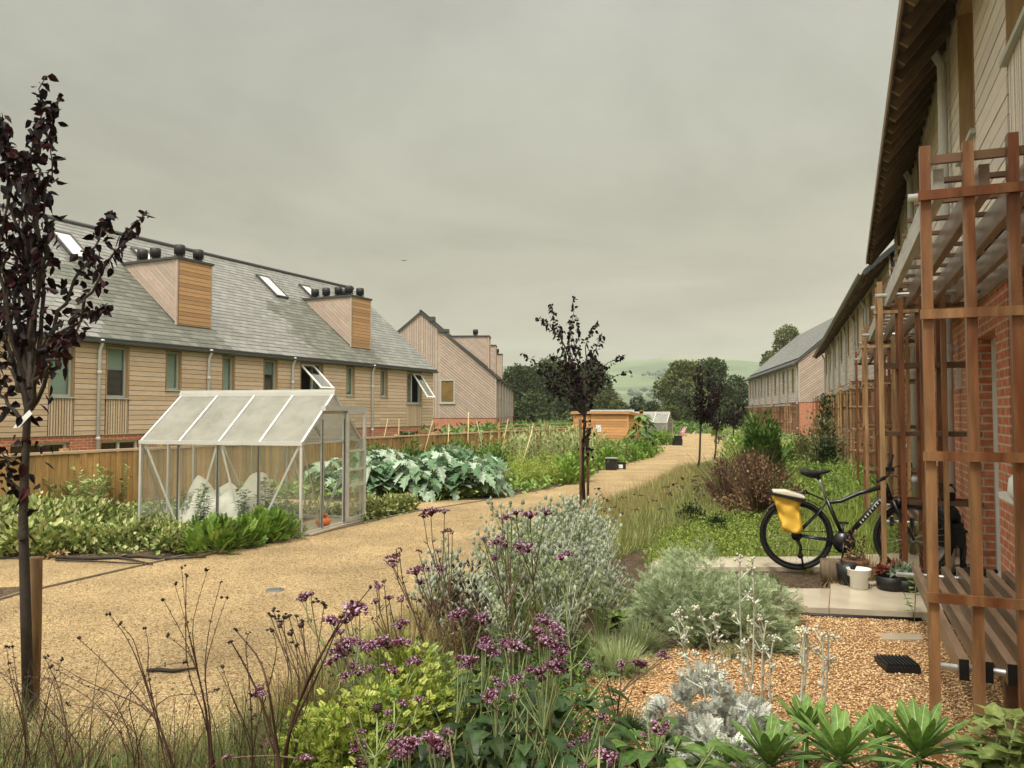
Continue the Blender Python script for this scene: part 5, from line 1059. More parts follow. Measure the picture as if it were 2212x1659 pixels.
b, m = bush(1800, .48, 1.55, .17, .075, LF['green'], 60, .22, 8, up=.4, fold=.2); KIND('garden_shrub', [('leaves', b, m)])(G(1648, 1046), None, .95, 'tall upright green shrub in front of the far terrace', 'shrub')
b, m = bush(1500, .75, 1.55, .11, .06, LF['olive'], 50, .25, 10); KIND('garden_shrub', [('leaves', b, m)])(G(1768, 1012), None, 1.0, 'loose olive brown shrub against the pergola with the climber', 'shrub')
b, m = bush(900, .4, 1.0, .10, .06, LF['dark'], 30, .25, 8); KIND('garden_shrub', [('leaves', b, m)])(G(1782, 1016), None, .9, 'dark dense shrub between the olive shrub and the pergola', 'shrub')
b, m = bush(700, .3, 1.9, .10, .07, LF['dark'], 40, .18, 3, ry=.25); KIND('climbing_plant', [('leaves', b, m)])((10.05, 24.8, .3), None, 1.0, 'dark climbing plant growing up the corner of the middle terrace pergola', 'climber')
b = MB(); n = 2000; p, o = dome(n, .62, .62, .95, 40, .14, .3); b.leaves(p, nrm(o + rdir(n) * .8), rdir(n), .055 * rng.uniform(.6, 1.3, n), .038)
for k in range(110): a = rng.uniform(0, 6.28); e = rng.uniform(.2, .85); q = np.array((math.cos(a) * e, math.sin(a) * e, rng.uniform(.55, 1.15))); b.tube([(q[0] * .1, q[1] * .1, 0), q * (.5, .5, .6), q], [.007, .005, .002], 4, 1, cap=False)
BS = KIND('brown_seeding_shrub', [('leaves', b, [LF['brown'], MT['twig']])]); BS(G(1640, 1122), None, (1.0, 1.0, 1.0), 'large brown seeding shrub behind the rear wheel of the bicycle', 'shrub'); BS(G(1570, 1100), None, (.9, .9, .85), 'second brown seeding shrub, nearer the path', 'shrub'); BS(G(1610, 1062), None, (.85, .85, .85), 'third brown seeding shrub, behind the other two', 'shrub')
K['dk'] = KIND('dark_bush', [('leaves', *bush(420, .25, .28, .06, .03, LF['dark'], 24, .3, 3))])
K['dk'](G(1500, 1135), None, 1.0, 'low dark brown clump in the grass left of the brown shrubs', 'bush'); K['dk'](G(1555, 1152), None, .8, 'low dark green clump in the lawn before the brown shrubs', 'bush')
# dark red seed heads standing in the tan grass
for x, y, Y in ((1296, 1068, 12.4), (1310, 1080, 12), (1325, 1096, 11.6), (1345, 1075, 12.6), (1382, 1070, 12.8), (1372, 1100, 11.6), (1412, 1080, 12.3), (1424, 1098, 11.6), (1438, 1052, 13), (1446, 1066, 13), (1458, 1046, 13.2), (1472, 1033, 13.8), (1475, 1052, 13), (1498, 1038, 13.8), (1504, 1028, 14), (1290, 1055, 13), (1308, 1102, 11.4), (1340, 1110, 11.2)):
    b = MB(); q = DP(x, y, Y); s = np.array((q[0] + .12, q[1], 0)); b.tube([(0, 0, 0), (q - s) / 2 + (.03, 0, .08), q - s], [.005, .004, .003], 4, 1, cap=False); octas(b, q - s + rng.normal(size=(5, 3)) * (.03, .02, .012), np.c_[rng.uniform(.014, .03, 5), rng.uniform(.014, .03, 5), rng.uniform(.008, .016, 5)], 0); tag(b.obj('seed_head_plant', [MT['seed'], MT['stem_p']], None, s), 'thin stalk with dark red seed head in the tan grass by the central sapling', 'plant', 'red seed heads in the tan grass')
# ------------------------------------------------------------------ paving by the house
def slab(name, pts, z, h, label):
    b = MB(); b.prism([(p[0], p[1]) for p in pts], ((0, 0, 0), (1, 0, 0), (0, 1, 0), (0, 0, 1)), z - h, z); o = b.obj(name, MT['slab'])
    if o.data.polygons[1].normal.z < 0: o.data.flip_normals()
    return struct(o)
q = lambda x, y: G(x, y, .05)[:2]
slab('paving', [q(1686, 1311), q(1790, 1313), q(1793, 1271), q(1690, 1271)], .05, .06, ''); slab('paving', [q(1791.5, 1313), q(1972, 1322), q(1948, 1274), q(1908, 1240), q(1796, 1240)], .05, .06, '')
slab('paving', [q(1973.5, 1322), (4.0, 5.95), (5.6, 7.6), (5.5, 8.3), q(1909, 1240), q(1949.5, 1274)], .05, .06, '')
slab('paving', [q(1400, 1225), q(1790, 1225), q(1790, 1202), q(1420, 1202)], .05, .06, ''); slab('paving', [q(1791, 1238), (4.05, 7.86), (5.5, 8.35), (5.4, 8.9), q(1791, 1201)], .05, .06, '')
sheet('soil', [q(1560, 1272), q(1792, 1270), q(1790, 1226), q(1560, 1226)], .012, 'soil')
b = MB(); b.prism(g2((1906, 1388), (1995, 1388), (1990, 1375), (1900, 1374)), ((0, 0, 0), (1, 0, 0), (0, 1, 0), (0, 0, 1)), .0, .022); struct(b.obj('paving', MT['slab']))
b = MB(); o_ = G(1690, 1325); P = [G(x, y, .01) for x, y in ((1700, 1322), (1760, 1330), (1830, 1333), (1990, 1340))]; b.tube(P, .02, 6); tag(b.obj('membrane_edge', MT['black']), 'rumpled black membrane edge under the wet paving slabs', 'membrane')
def loft(mb, secs, n=12, m=0, ax=1, pw=1.0):
    """rings of half widths across y and along a second axis; secs: (centre, hy, h2, dir2)"""
    A = np.linspace(0, 2 * math.pi, n, endpoint=False); V = []
    for c, hy, h2, d2_ in secs:
        d2_ = nrm(d2_); ca, sa = np.cos(A), np.sin(A); ca = np.sign(ca) * np.abs(ca) ** pw; sa = np.sign(sa) * np.abs(sa) ** pw
        V.append(np.array(c) + ca[:, None] * np.array((0, hy, 0)) + sa[:, None] * d2_ * h2)
    k = len(secs); F = [(i * n + j, i * n + (j + 1) % n, (i + 1) * n + (j + 1) % n, (i + 1) * n + j) for i in range(k - 1) for j in range(n)] + [tuple(range(n))[::-1], tuple((k - 1) * n + j for j in range(n))]
    mb.add(np.concatenate(V), F, m, None, True)
# ------------------------------------------------------------------ bicycle
MT['rubber'] = M('black tyre rubber', (.010, .010, .010), .7, bump=.2); MT['bike'] = M('black bicycle frame paint', (.012, .012, .013), .3, spec=.5); MT['silver'] = M('silver bicycle metal', (.45, .45, .44), .35, metal=.6); MT['grey'] = M('grey frame lettering', (.52, .52, .52), .5)
MT['yellow'] = M('yellow tarpaulin', (.74, .46, .06), .55, spec=.3, namt=.2, nscale=7); MT['cream'] = M('wet pale lid', (.70, .66, .50), .25, namt=.1)
bz = math.atan2(-.28, 1.01); T = thing('bicycle', (2.81, 7.75, .05), 'black electric bicycle with mudguards standing behind the pergola post', 'bicycle', None, bz); RW = .345
def wheel(x, steer=0.0):
    b = MB(); b.ring((0, 0, 0), RW - .022, .022, 48, 8); w_ = b.obj('wheel', MT['rubber'], T, (x, 0, RW), steer); b = MB(); b.ring((0, 0, 0), RW - .052, .011, 48, 6); b.obj('rim', MT['bike'], w_)
    b = MB()
    for i in range(28):
        a = i * 2 * math.pi / 28; s = 1 if i % 2 else -1; o = a + s * .5 * (1 if i % 4 < 2 else -1); b.tube([(.025 * math.cos(o), s * .03, .025 * math.sin(o)), ((RW - .06) * math.cos(a), 0, (RW - .06) * math.sin(a))], .0013, 3, cap=False)
    b.tube([(0, -.05, 0), (0, .05, 0)], .022, 10); b.obj('spokes', MT['silver'], w_)
wheel(0); wheel(1.05, -.18)
def guard(x, a0, a1, steer=0):
    b = MB(); A = np.linspace(a0, a1, 28); V = [(c * (RW + .022) * 1.0, y, s * (RW + .022) - (.008 if abs(y) > .02 else 0)) for c, s in zip(np.cos(A), np.sin(A)) for y in (-.032, -.015, .015, .032)]
    b.add(V, [(i * 4 + j, i * 4 + j + 1, i * 4 + j + 5, i * 4 + j + 4) for i in range(27) for j in range(3)], 0, None, True); b.obj('mudguard', MT['bike'], T, (x, 0, RW), steer)
guard(0, .15, 3.35); guard(1.05, .75, 3.5, -.18)
b = MB(); BBp = np.array((.43, 0, .30)); ST = np.array((.285, 0, .715)); HB = np.array((.862, 0, .715)); HT = np.array((.815, 0, .865))
b.tube([ST, BBp + (0, 0, .05)], .018, 10); tt = np.array([ST + (.01, 0, -.03), (.33, 0, .675), (.42, 0, .69), (.58, 0, .77), HT + (0, 0, -.02)]); b.tube(tt, [.017, .019, .02, .021, .022], 10); b.tube([HT + (.02, 0, -.07), BBp + (.06, 0, .07)], [.027, .027], 10); b.tube([HT, HB], .024, 10)
for s in (-1, 1): b.tube([(0, s * .06, RW), (.2, s * .045, .56), ST + (0, s * .015, -.04)], .009, 6); b.tube([(0, s * .06, RW), (.2, s * .05, .32), BBp + (0, s * .03, 0)], .011, 6)
b.obj('frame', MT['bike'], T)
b = MB(); d = nrm((BBp + (.06, 0, .07)) - (HT + (.02, 0, -.07))); up_ = np.array((-d[2], 0, d[0])); o = HT + (.02, 0, -.07) + d * .10
for i, hs in enumerate((.028, .022, .03, .02, .028, .024, .028, .02, .026)):
    c = o + d * (.035 * i); b.add([c + d * u + up_ * v + (0, -.0285 + .002 * abs(v) * 100 * .3, 0) for u, v in ((0, -hs / 2), (.012 + .006 * (i % 2), -hs / 2), (.018, hs / 2 * (.3 + .7 * (i % 3 > 0))), (.006, hs / 2))], [(0, 1, 2, 3)])
b.obj('frame_lettering', MT['grey'], T)
b = MB(); b.tube([ST + (0, 0, -.01), (.235, 0, .86), (.225, 0, .90)], .0145, 10); b.obj('seat_post', MT['silver'], T)
b = MB(); loft(b, [((.045, 0, .965), .03, .012, (0, 0, 1)), ((.06, 0, .968), .075, .032, (0, 0, 1)), ((.11, 0, .962), .085, .040, (0, 0, 1)), ((.17, 0, .955), .06, .032, (0, 0, 1)), ((.23, 0, .962), .035, .024, (0, 0, 1)), ((.30, 0, .978), .026, .018, (0, 0, 1)), ((.325, 0, .978), .012, .008, (0, 0, 1))], 14)
b.tube([(.10, 0, .93), (.2, 0, .915)], .012, 6); b.tube([(.225, 0, .9), (.2, 0, .935)], .02, 8); b.obj('saddle', MT['rubber'], T)
b = MB()
for s in (-1, 1): b.tube([HB + (.01, s * .045, .0), (.93, s * .055, .58), (1.05, s * .052, RW)], [.018, .017, .012], 8)
b.bx(.83, .90, -.05, .05, .68, .72); b.obj('fork', MT['bike'], T)
b = MB(); b.tube([HT, HT + (-.02, 0, .06), (.85, 0, .955)], .016, 8); b.tube([(.715, -.30, .925), (.78, -.2, .945), (.84, -.06, .955), (.86, .06, .965), (.89, .2, 1.02), (.93, .30, 1.10)], .011, 8); b.tube([(.79, -.19, .93), (.72, -.2, .90)], .006, 5); b.tube([(.90, .2, 1.0), (.99, .22, 1.03)], .006, 5); b.bx(.84, .92, .1, .17, .98, 1.02)
hb = b.obj('handlebar', MT['bike'], T)
for p0, p1 in (((.695, -.33, .918), (.77, -.215, .942)), ((.895, .215, 1.03), (.945, .325, 1.125))): b = MB(); b.tube([p0, p1], .017, 8); b.obj('grip', MT['rubber'], hb)
b = MB()
for k in range(3): A = np.linspace(0, 1, 12); b.tube(np.c_[.80 + .03 * k + (.16 + .02 * k) * np.sin(A * 3.14), -.1 + .15 * A + .03 * k, .96 - (.17 + .03 * k) * A + .02 * np.sin(A * 6)], .0035, 4)
b.obj('brake_cable', MT['cable'] if 'cable' in MT else MT['batten'], T)
b = MB(); b.tube([BBp + (0, -.055, 0), BBp + (0, .05, 0)], .085, 20); b.tube([BBp + (0, -.062, 0), BBp + (0, -.056, 0)], .105, 28); b.obj('motor', MT['bike'], T)
b = MB(); b.tube([BBp + (0, -.065, 0), BBp + (-.02, -.09, -.165)], .011, 6); b.tube([BBp + (0, .065, 0), BBp + (.02, .09, .165)], .011, 6); b.bx(.36, .46, -.17, -.09, .125, .148); b.bx(.40, .50, .09, .17, .455, .475); b.obj('pedal_crank', MT['bike'], T)
b = MB(); b.tube([(0, -.062, RW + .045), BBp + (0, -.064, .1)], .004, 4); b.tube([(.03, -.062, RW - .13), BBp + (0, -.064, -.1)], .004, 4); b.tube([(0, -.07, RW), (0, -.05, RW)], .05, 20); b.tube([(0, -.075, RW - .03), (.035, -.08, RW - .10), (.03, -.075, RW - .17)], .016, 6); b.tube([(.03, -.08, RW - .19), (.03, -.066, RW - .19)], .028, 12); b.obj('chain_and_gears', MT['batten'] if False else MT['bike'], T)
b = MB(); b.tube([(.02, -.07, .30), (.06, -.1, .02)], .01, 6); b.obj('kickstand', MT['bike'], T)
b = MB()
for s in (-1, 1): b.tube([(-.27, s * .055, .765), (.12, s * .055, .76), (.26, s * .02, .70)], .006, 6); b.tube([(-.17, s * .055, .76), (0, s * .065, RW)], .006, 6); b.tube([(-.02, s * .055, .76), (0, s * .065, RW)], .006, 6)
for x in (-.26, -.15, -.02, .1): b.tube([(x, -.055, .762), (x, .055, .762)], .005, 6)
b.obj('rear_rack', MT['bike'], T); b = MB(); b.lathe([(0, .03), (.035, .028), (.04, .0), (.02, -.03), (0, -.03)], (.93, 0, .70), 12, M=Matrix.Rotation(R(90), 3, 'Y')); b.obj('headlight', MT['bike'], T)
# pannier hanging on the near side of the rack
T = thing('bicycle_pannier', (2.81, 7.75, .05), 'yellow waterproof pannier bag hanging over the rear wheel of the bicycle', 'pannier', None, bz)
b = MB(); n_, secs = 20, ((.385, -.11, .03, .10), (.398, -.14, .045, .13), (.45, -.155, .05, .145), (.53, -.15, .04, .13), (.60, -.185, .02, .12), (.66, -.205, .03, .14), (.715, -.22, .035, .14), (.75, -.22, .035, .12)); V = []; A = np.linspace(0, 2 * math.pi, n_, endpoint=False)
for i, (z, xa, xb, th) in enumerate(secs):
    ca, sa = np.cos(A), np.sin(A); ca, sa = np.sign(ca) * np.abs(ca) ** .55, np.sign(sa) * np.abs(sa) ** .55
    x = (xa + xb) / 2 + (xb - xa) / 2 * ca; y = -.075 - th / 2 + th / 2 * sa; wv = .019 * np.sin(3 * A + 2.4 * i) + .011 * np.sin(5 * A - 1.7 * i); V.append(np.c_[x + wv, y + wv * 1.4, np.full(n_, z) + .012 * np.sin(2 * A + i) - .10 * (x + .1) * (i > 4)])
V = np.concatenate(V); b.add(V, [(i * n_ + j, i * n_ + (j + 1) % n_, (i + 1) * n_ + (j + 1) % n_, (i + 1) * n_ + j) for i in range(len(secs) - 1) for j in range(n_)] + [tuple(range(n_))[::-1], tuple((len(secs) - 1) * n_ + j for j in range(n_))], 0, None, True); bag = b.obj('bag', MT['yellow'], T)
sd = bag.modifiers.new('s', 'SUBSURF'); sd.levels = sd.render_levels = 2
b = MB(); b.prism([(-.225, .775), (.07, .722), (.07, .748), (-.1, .80), (-.225, .798)], ((0, -.05, 0), (1, 0, 0), (0, 0, 1), (0, -1, 0)), 0, .19); lid = b.obj('lid', MT['cream'], T); bv = lid.modifiers.new('b', 'BEVEL'); bv.width = .01; bv.segments = 2
b = MB(); b.prism([(-.228, .752), (.068, .682), (.075, .722), (-.226, .775)], ((0, -.055, 0), (1, 0, 0), (0, 0, 1), (0, -1, 0)), 0, .182); b.tube([(-.12, -.1, .835), (-.09, -.1, .865), (-.05, -.1, .865), (-.03, -.1, .82)], .006, 6); b.tube([(.06, -.13, .78), (.085, -.13, .80), (.1, -.13, .77)], .012, 6); b.obj('strap', MT['rubber'], T)
# ------------------------------------------------------------------ pots and bits on the paving
def pot(name, px, py, prof, mat, label, plant=None, z=.05):
    b = MB(); b.lathe(prof, n=24)
    if not plant: return tag(b.obj(name, MT[mat], None, G(px, py, z)), label, 'plant pot')
    T = thing(name, G(px, py, z), label, 'plant pot', None); b.obj('pot', MT[mat], T)
    if plant: m_, mt = plant; o = m_.obj('plant', mt, T)
    return T
MT['whitepot'] = M('white glazed pot', (.78, .77, .72), .3, namt=.05); MT['terra'] = M('brown woven pot', (.17, .075, .04), .8, var=.2, namt=.4, nscale=20); MT['wood_pot'] = M('weathered grey wood', (.30, .25, .17), .85, namt=.45, nscale=6, grain=(7, 7, 1), col2=(.15, .11, .07))
pot('plant_pot', 1856, 1271, [(0, 0), (.066, 0), (.075, .004), (.076, .10), (.098, .115), (.098, .165), (.104, .168), (.104, .176), (.092, .174), (.085, .14), (0, .135)], 'whitepot', 'white glazed stepped pot at the front edge of the wet slab')
dry1 = tuft(120, .26, 1.2, .006, 1.1, 5, .06); pot('log_planter', 1794, 1256, [(0, 0), (.085, 0), (.092, .10), (.088, .20), (.07, .20), (.065, .12), (0, .12)], 'wood_pot', 'weathered hollow log planter with dry trailing grass', (tuft(90, .22, 1.8, .005, 1.5, 5, .05), [LF['tan']]))
pot('plant_pot', 1830, 1262, [(0, 0), (.07, 0), (.095, .19), (.09, .19), (.07, .12), (0, .12)], 'black', 'black pot between the log planter and the white pot', (tuft(60, .2, 1.5, .005, 1.4, 5, .05), [LF['tan']]))
b = MB(); p, o = dome(160, .09, .09, .30, 12, .3, .2); b.leaves(p + (0, 0, .16), nrm(o + rdir(160)), rdir(160), .045, .02); pot('plant_pot', 1849, 1246, [(0, 0), (.075, 0), (.115, .13), (.12, .165), (.105, .165), (.08, .1), (0, .1)], 'terra', 'brown woven bowl with a withered plant behind the white pot', (b, [LF['brown']]))
o = tuft(260, .34, .9, .005, .9, 5, .06).obj('dry_grass', LF['tan'], None, G(1880, 1252, .05)); tag(o, 'dry straw coloured grass tuft at the foot of the pergola post', 'grass tuft')
b = MB(); p, o = dome(120, .1, .1, .1, 12, .3, .3); b.leaves(p + (0, 0, .13), nrm(o + rdir(120)), rdir(120), .06, .03); MT['redleaf'] = LEAF('red succulent leaf', (.16, .03, .02), (.30, .10, .06)); pot('plant_pot', 1925, 1273, [(0, 0), (.11, 0), (.13, .12), (.12, .12), (.1, .08), (0, .08)], 'black', 'low black pot with a red succulent beside the pergola post', (b, [MT['redleaf']]))
b = MB(); p, o = dome(150, .1, .08, .12, 12, .3, .3); b.leaves(p + (0, 0, .12), nrm(o + rdir(150)), rdir(150), .07, .035); pot('plant_pot', 1957, 1275, [(0, 0), (.10, 0), (.12, .10), (.11, .10), (.09, .07), (0, .07)], 'black', 'low black pot with a silvery plant beside the bench end', (b, [LF['silver']]))
for i in range(9): b = MB(); b.lathe([(0, 0), (.016, .003), (.018, .014), (.009, .024), (0, .024)], n=7); tag(b.obj('pebble', MT['wood_pot'], None, G(1885, 1266, .05) + np.array((-.14 + i * .035, .012 * (i % 2), 0)), .4 * i), 'small pale pebble in the row on the wet slab beside the post', 'stone', 'row of pebbles on the slab')
for x, y, s, lb in ((1628, 1262, .9, 'small dark green heather tuft at the left of the soil strip between slabs'), (1668, 1266, .8, 'small green heather tuft in the soil strip between slabs'), (1745, 1242, .7, 'low yellowing plant below the bicycle chain')): tag(tuft(200, .17, .9, .007, .3, 3, .06).obj('heather_tuft', LF['green' if x < 1700 else 'tangreen'], None, G(x, y)), lb, 'plant').scale = (s,) * 3
b = MB()
for k in range(8): a = rng.uniform(0, 6.28); b.blades(np.array([(0, 0, .1 + .03 * k)]), np.array([(math.cos(a), math.sin(a), .5)]), .1, .04, .4, 4, prof=lambda t: np.sin(np.pi * np.clip(t, .03, 1)) ** .8)
b.tube([(0, 0, 0), (.02, 0, .35)], .004, 5, 1); tag(b.obj('seedling', [LF['bright'], MT['stem_g']], None, G(1975, 1350)), 'small leafy seedling at the slab edge by the near pergola post', 'plant')
# iron stand with lantern
T = thing('iron_stove', G(2047, 1240, .05), 'ornate black cast iron stove with a white jar under it, by the downpipe', 'stove', None, -.38); b = MB(); b.bx(-.15, .15, -.12, .12, .0, .03)
for x in (-.135, .135):
    for y in (-.1, .1): b.tube([(x * 1.05, y * 1.05, .03), (x * .95, y * .95, .15), (x, y, .29)], [.02, .012, .018], 6)
b.bx(-.145, .145, -.115, .115, .29, .42)
for i in range(11): b.bx(-.14 + i * .0265, -.12 + i * .0265, -.12, -.112, .265 + .012 * abs(i - 5) / 5, .292)
b.bx(-.16, .16, -.13, .13, .42, .44); b.bx(-.13, .13, -.1, .1, .44, .50)
for i in range(9): b.box((-.12 + i * .03, -.119, .355), (.012, .008, .07))
b.obj('stove_body', MT['black'], T); b = MB(); b.lathe([(.0, .0), (.12, 0), (.125, .06), (.10, .12), (.06, .16), (.0, .165)], (0, 0, .50), 20); b.obj('dome', MT['black'], T)
b = MB(); b.lathe([(0, 0), (.062, 0), (.062, .12), (.055, .13), (0, .13)], (.02, 0, .655), 18); b.ring((.02, 0, .79), .062, .006, 20, 6, axis=(0, 1, 0), a0=0, a1=3.1416); b.obj('canister', MT['black'], T)
b = MB(); b.ring((0, 0, .86), .065, .005, 24, 6, axis=(.25, 0, 1)); 
for a in (0, 1.57, 3.14, 4.71): b.tube([(0, 0, .86), (.06 * math.cos(a), .06 * math.sin(a), .86)], .003, 4)
b.obj('hand_wheel', MT['black'], T)
b = MB(); b.lathe([(0, 0), (.07, 0), (.062, .1), (.07, .22), (.0, .22)], G(2047, 1240, .05) + np.array((0, 0, .031)), 20); tag(b.obj('white_jar', MT['whitepot']), 'white ceramic jar standing under the black iron stove', 'jar')
b = MB(); c = G(2108, 1262, .05); b.lathe([(0, 0), (.16, 0), (.18, .05), (.13, .12), (.06, .15), (0, .14)], c, 9, rnd=.4); b.tube([c + (-.1, -.1, .1), c + (.12, -.12, .14)], .02, 6); tag(b.obj('black_bag', MT['rubber']), 'crumpled black plastic bag on the paving beside the iron stove', 'bag')
b = MB(); c = G(1953, 1459); M_ = -.12
b.box(c + (.012, .11, .03), (.20, .22, .035), 0, M_)
for i in range(9): b.box(c + (-.076 + i * .022, .11 - i * .0025, .055), (.01, .20, .02), 0, M_)
tag(b.obj('boot_scraper', MT['black']), 'black ribbed boot scraper mat lying on the orange gravel', 'boot scraper')
b = MB(); c = DP(2212, 1045, 5.15); b.lathe([(0, 0), (.07, 0), (.10, .06), (.09, .15), (.05, .19), (.055, .21), (.0, .21)], (c[0] + .10, 5.3, 1.003), 20); tag(b.obj('white_vase', MT['whitepot']), 'round white vase on the brick house window sill', 'vase')
b = MB(); b.lathe([(0, 0), (.11, 0), (.13, .2), (.11, .22), (0, .2)], G(2003, 1100) + np.array((-.3, 0, .55)), 16); tag(b.obj('black_tub', MT['black']), 'black tub on the farther bench behind the handlebar', 'tub')
# electric boxes by the doors
for x, y, D_ in ((2022, 825, 10.6), (2075, 812, 8.4)): c = DP(x, y, D_); b = MB(); b.box(c, (.09, .09, .28), 0, -.4); tag(b.obj('wall_lamp', MT['alu']), 'pale wall box fixed near the first downpipe' if x > 2050 else 'pale wall box fixed beyond the first downpipe', 'wall box')
# ------------------------------------------------------------------ foreground planting
# purple verbena: heads given where they stand, stems run down to one root
heads = []
def head_mesh(seed, n, flat):
    g = MB(); u = nrm(np.c_[rng.normal(size=(n, 2)), np.abs(rng.normal(size=n)) * .8 + .1]); c = u * np.array((1, 1, flat)) * rng.uniform(.75, 1, (n, 1)); r = rng.random(n) ** 1.1
    octas(g, c, np.c_[np.full(n, .16), np.full(n, .16), np.full(n, .13)] * rng.uniform(.7, 1.3, (n, 1)), 0, r); m_ = n; p = c + u * .1; g.leaves(p, nrm(rdir(m_) + u), u, .2, .15, 0, rnd=np.clip(r + .25, 0, 1)); g.lathe([(.05, -.5), (.5, -.05), (0, .25)], n=8, rnd=.05)
    return g.mesh('flower_head', [LF['verb'] if False else MT['verb'], MT['verbd']])
HM = [head_mesh(i, n, f) for i, (n, f) in enumerate(((46, .45), (60, .5), (38, .6), (54, .4)))]
def spent(): 
    g = MB(); n = 26; u = nrm(np.c_[rng.normal(size=(n, 2)), np.abs(rng.normal(size=n))]); octas(g, u * (.8, .8, .6), np.full((n, 3), .2), 0); return g.mesh('flower_head', [MT['verbd']])
HS = spent()
def verbena(bx_, D_, hs, label, r=.0038, mat='stem_g'):
    x0 = DP(bx_, 900, D_)[0]; base = np.array((x0, D_, 0)); T = thing('purple_verbena', base, label, 'verbena', 'purple verbena plants in the front bed'); b = MB(); P = [DP(x, y, D_ + dd) for x, y, s, dd in hs]
    mean = np.mean(P, 0); top = max(p[2] for p in P); j = base + (mean - base) * .62; j[2] = top * .6; b.tube(np.array([base, base + (j - base) * .5 + (.015, 0, 0), j]) - base, [r * 1.25, r * 1.1, r], 5, cap=False)
    for p, (x, y, s, dd) in zip(P, hs):
        k = j + (p - j) * .55 + np.array((rng.normal() * .012, rng.normal() * .02, .0)); k[:2] = j[:2] + (p - j)[:2] * rng.uniform(.5, .95); b.tube(np.array([j, k, p - (0, 0, s / FT * D_ * .3)]) - base, [r * .9, r * .7, r * .55], 4, cap=False)
        m_ = 3 if len(hs) < 5 else 1; a = rng.uniform(0, 6.28, m_); b.leaves(np.tile(k - base, (m_, 1)), np.c_[np.cos(a), np.sin(a), np.full(m_, .6)], (0, 0, 1.), .05, .008, 1)
        rad = s / FT * (D_ + dd) * 1.35; h = bpy.data.objects.new('flower_head', HS if s < 8 and rng.random() < .5 else HM[rng.integers(0, 4)]); COL.objects.link(h); h.parent = T; h.location = tuple(p - base); h.rotation_euler = (rng.normal() * .3, rng.normal() * .3, rng.uniform(0, 6.28)); h.scale = (rad, rad * rng.uniform(.8, 1.1), rad)
    for _ in range(4):                # side stems still in small bud
        t = rng.uniform(.35, .9); q0 = (j - base) * t; a = rng.uniform(0, 6.28); q = q0 + np.array((math.cos(a) * .13, math.sin(a) * .09, rng.uniform(.08, .3))); b.tube([q0, (q0 + q) / 2 + (0, 0, -.02), q], [r * .75, r * .6, r * .4], 4, cap=False); octas(b, q + rng.normal(size=(5, 3)) * .004, .005, 2)
    b.obj('stem', [MT[mat], LF['deep'], MT['verbd']], T); return T
def H(*a): return [(x, y, s, rng.uniform(-.08, .08)) for x, y, s in a]
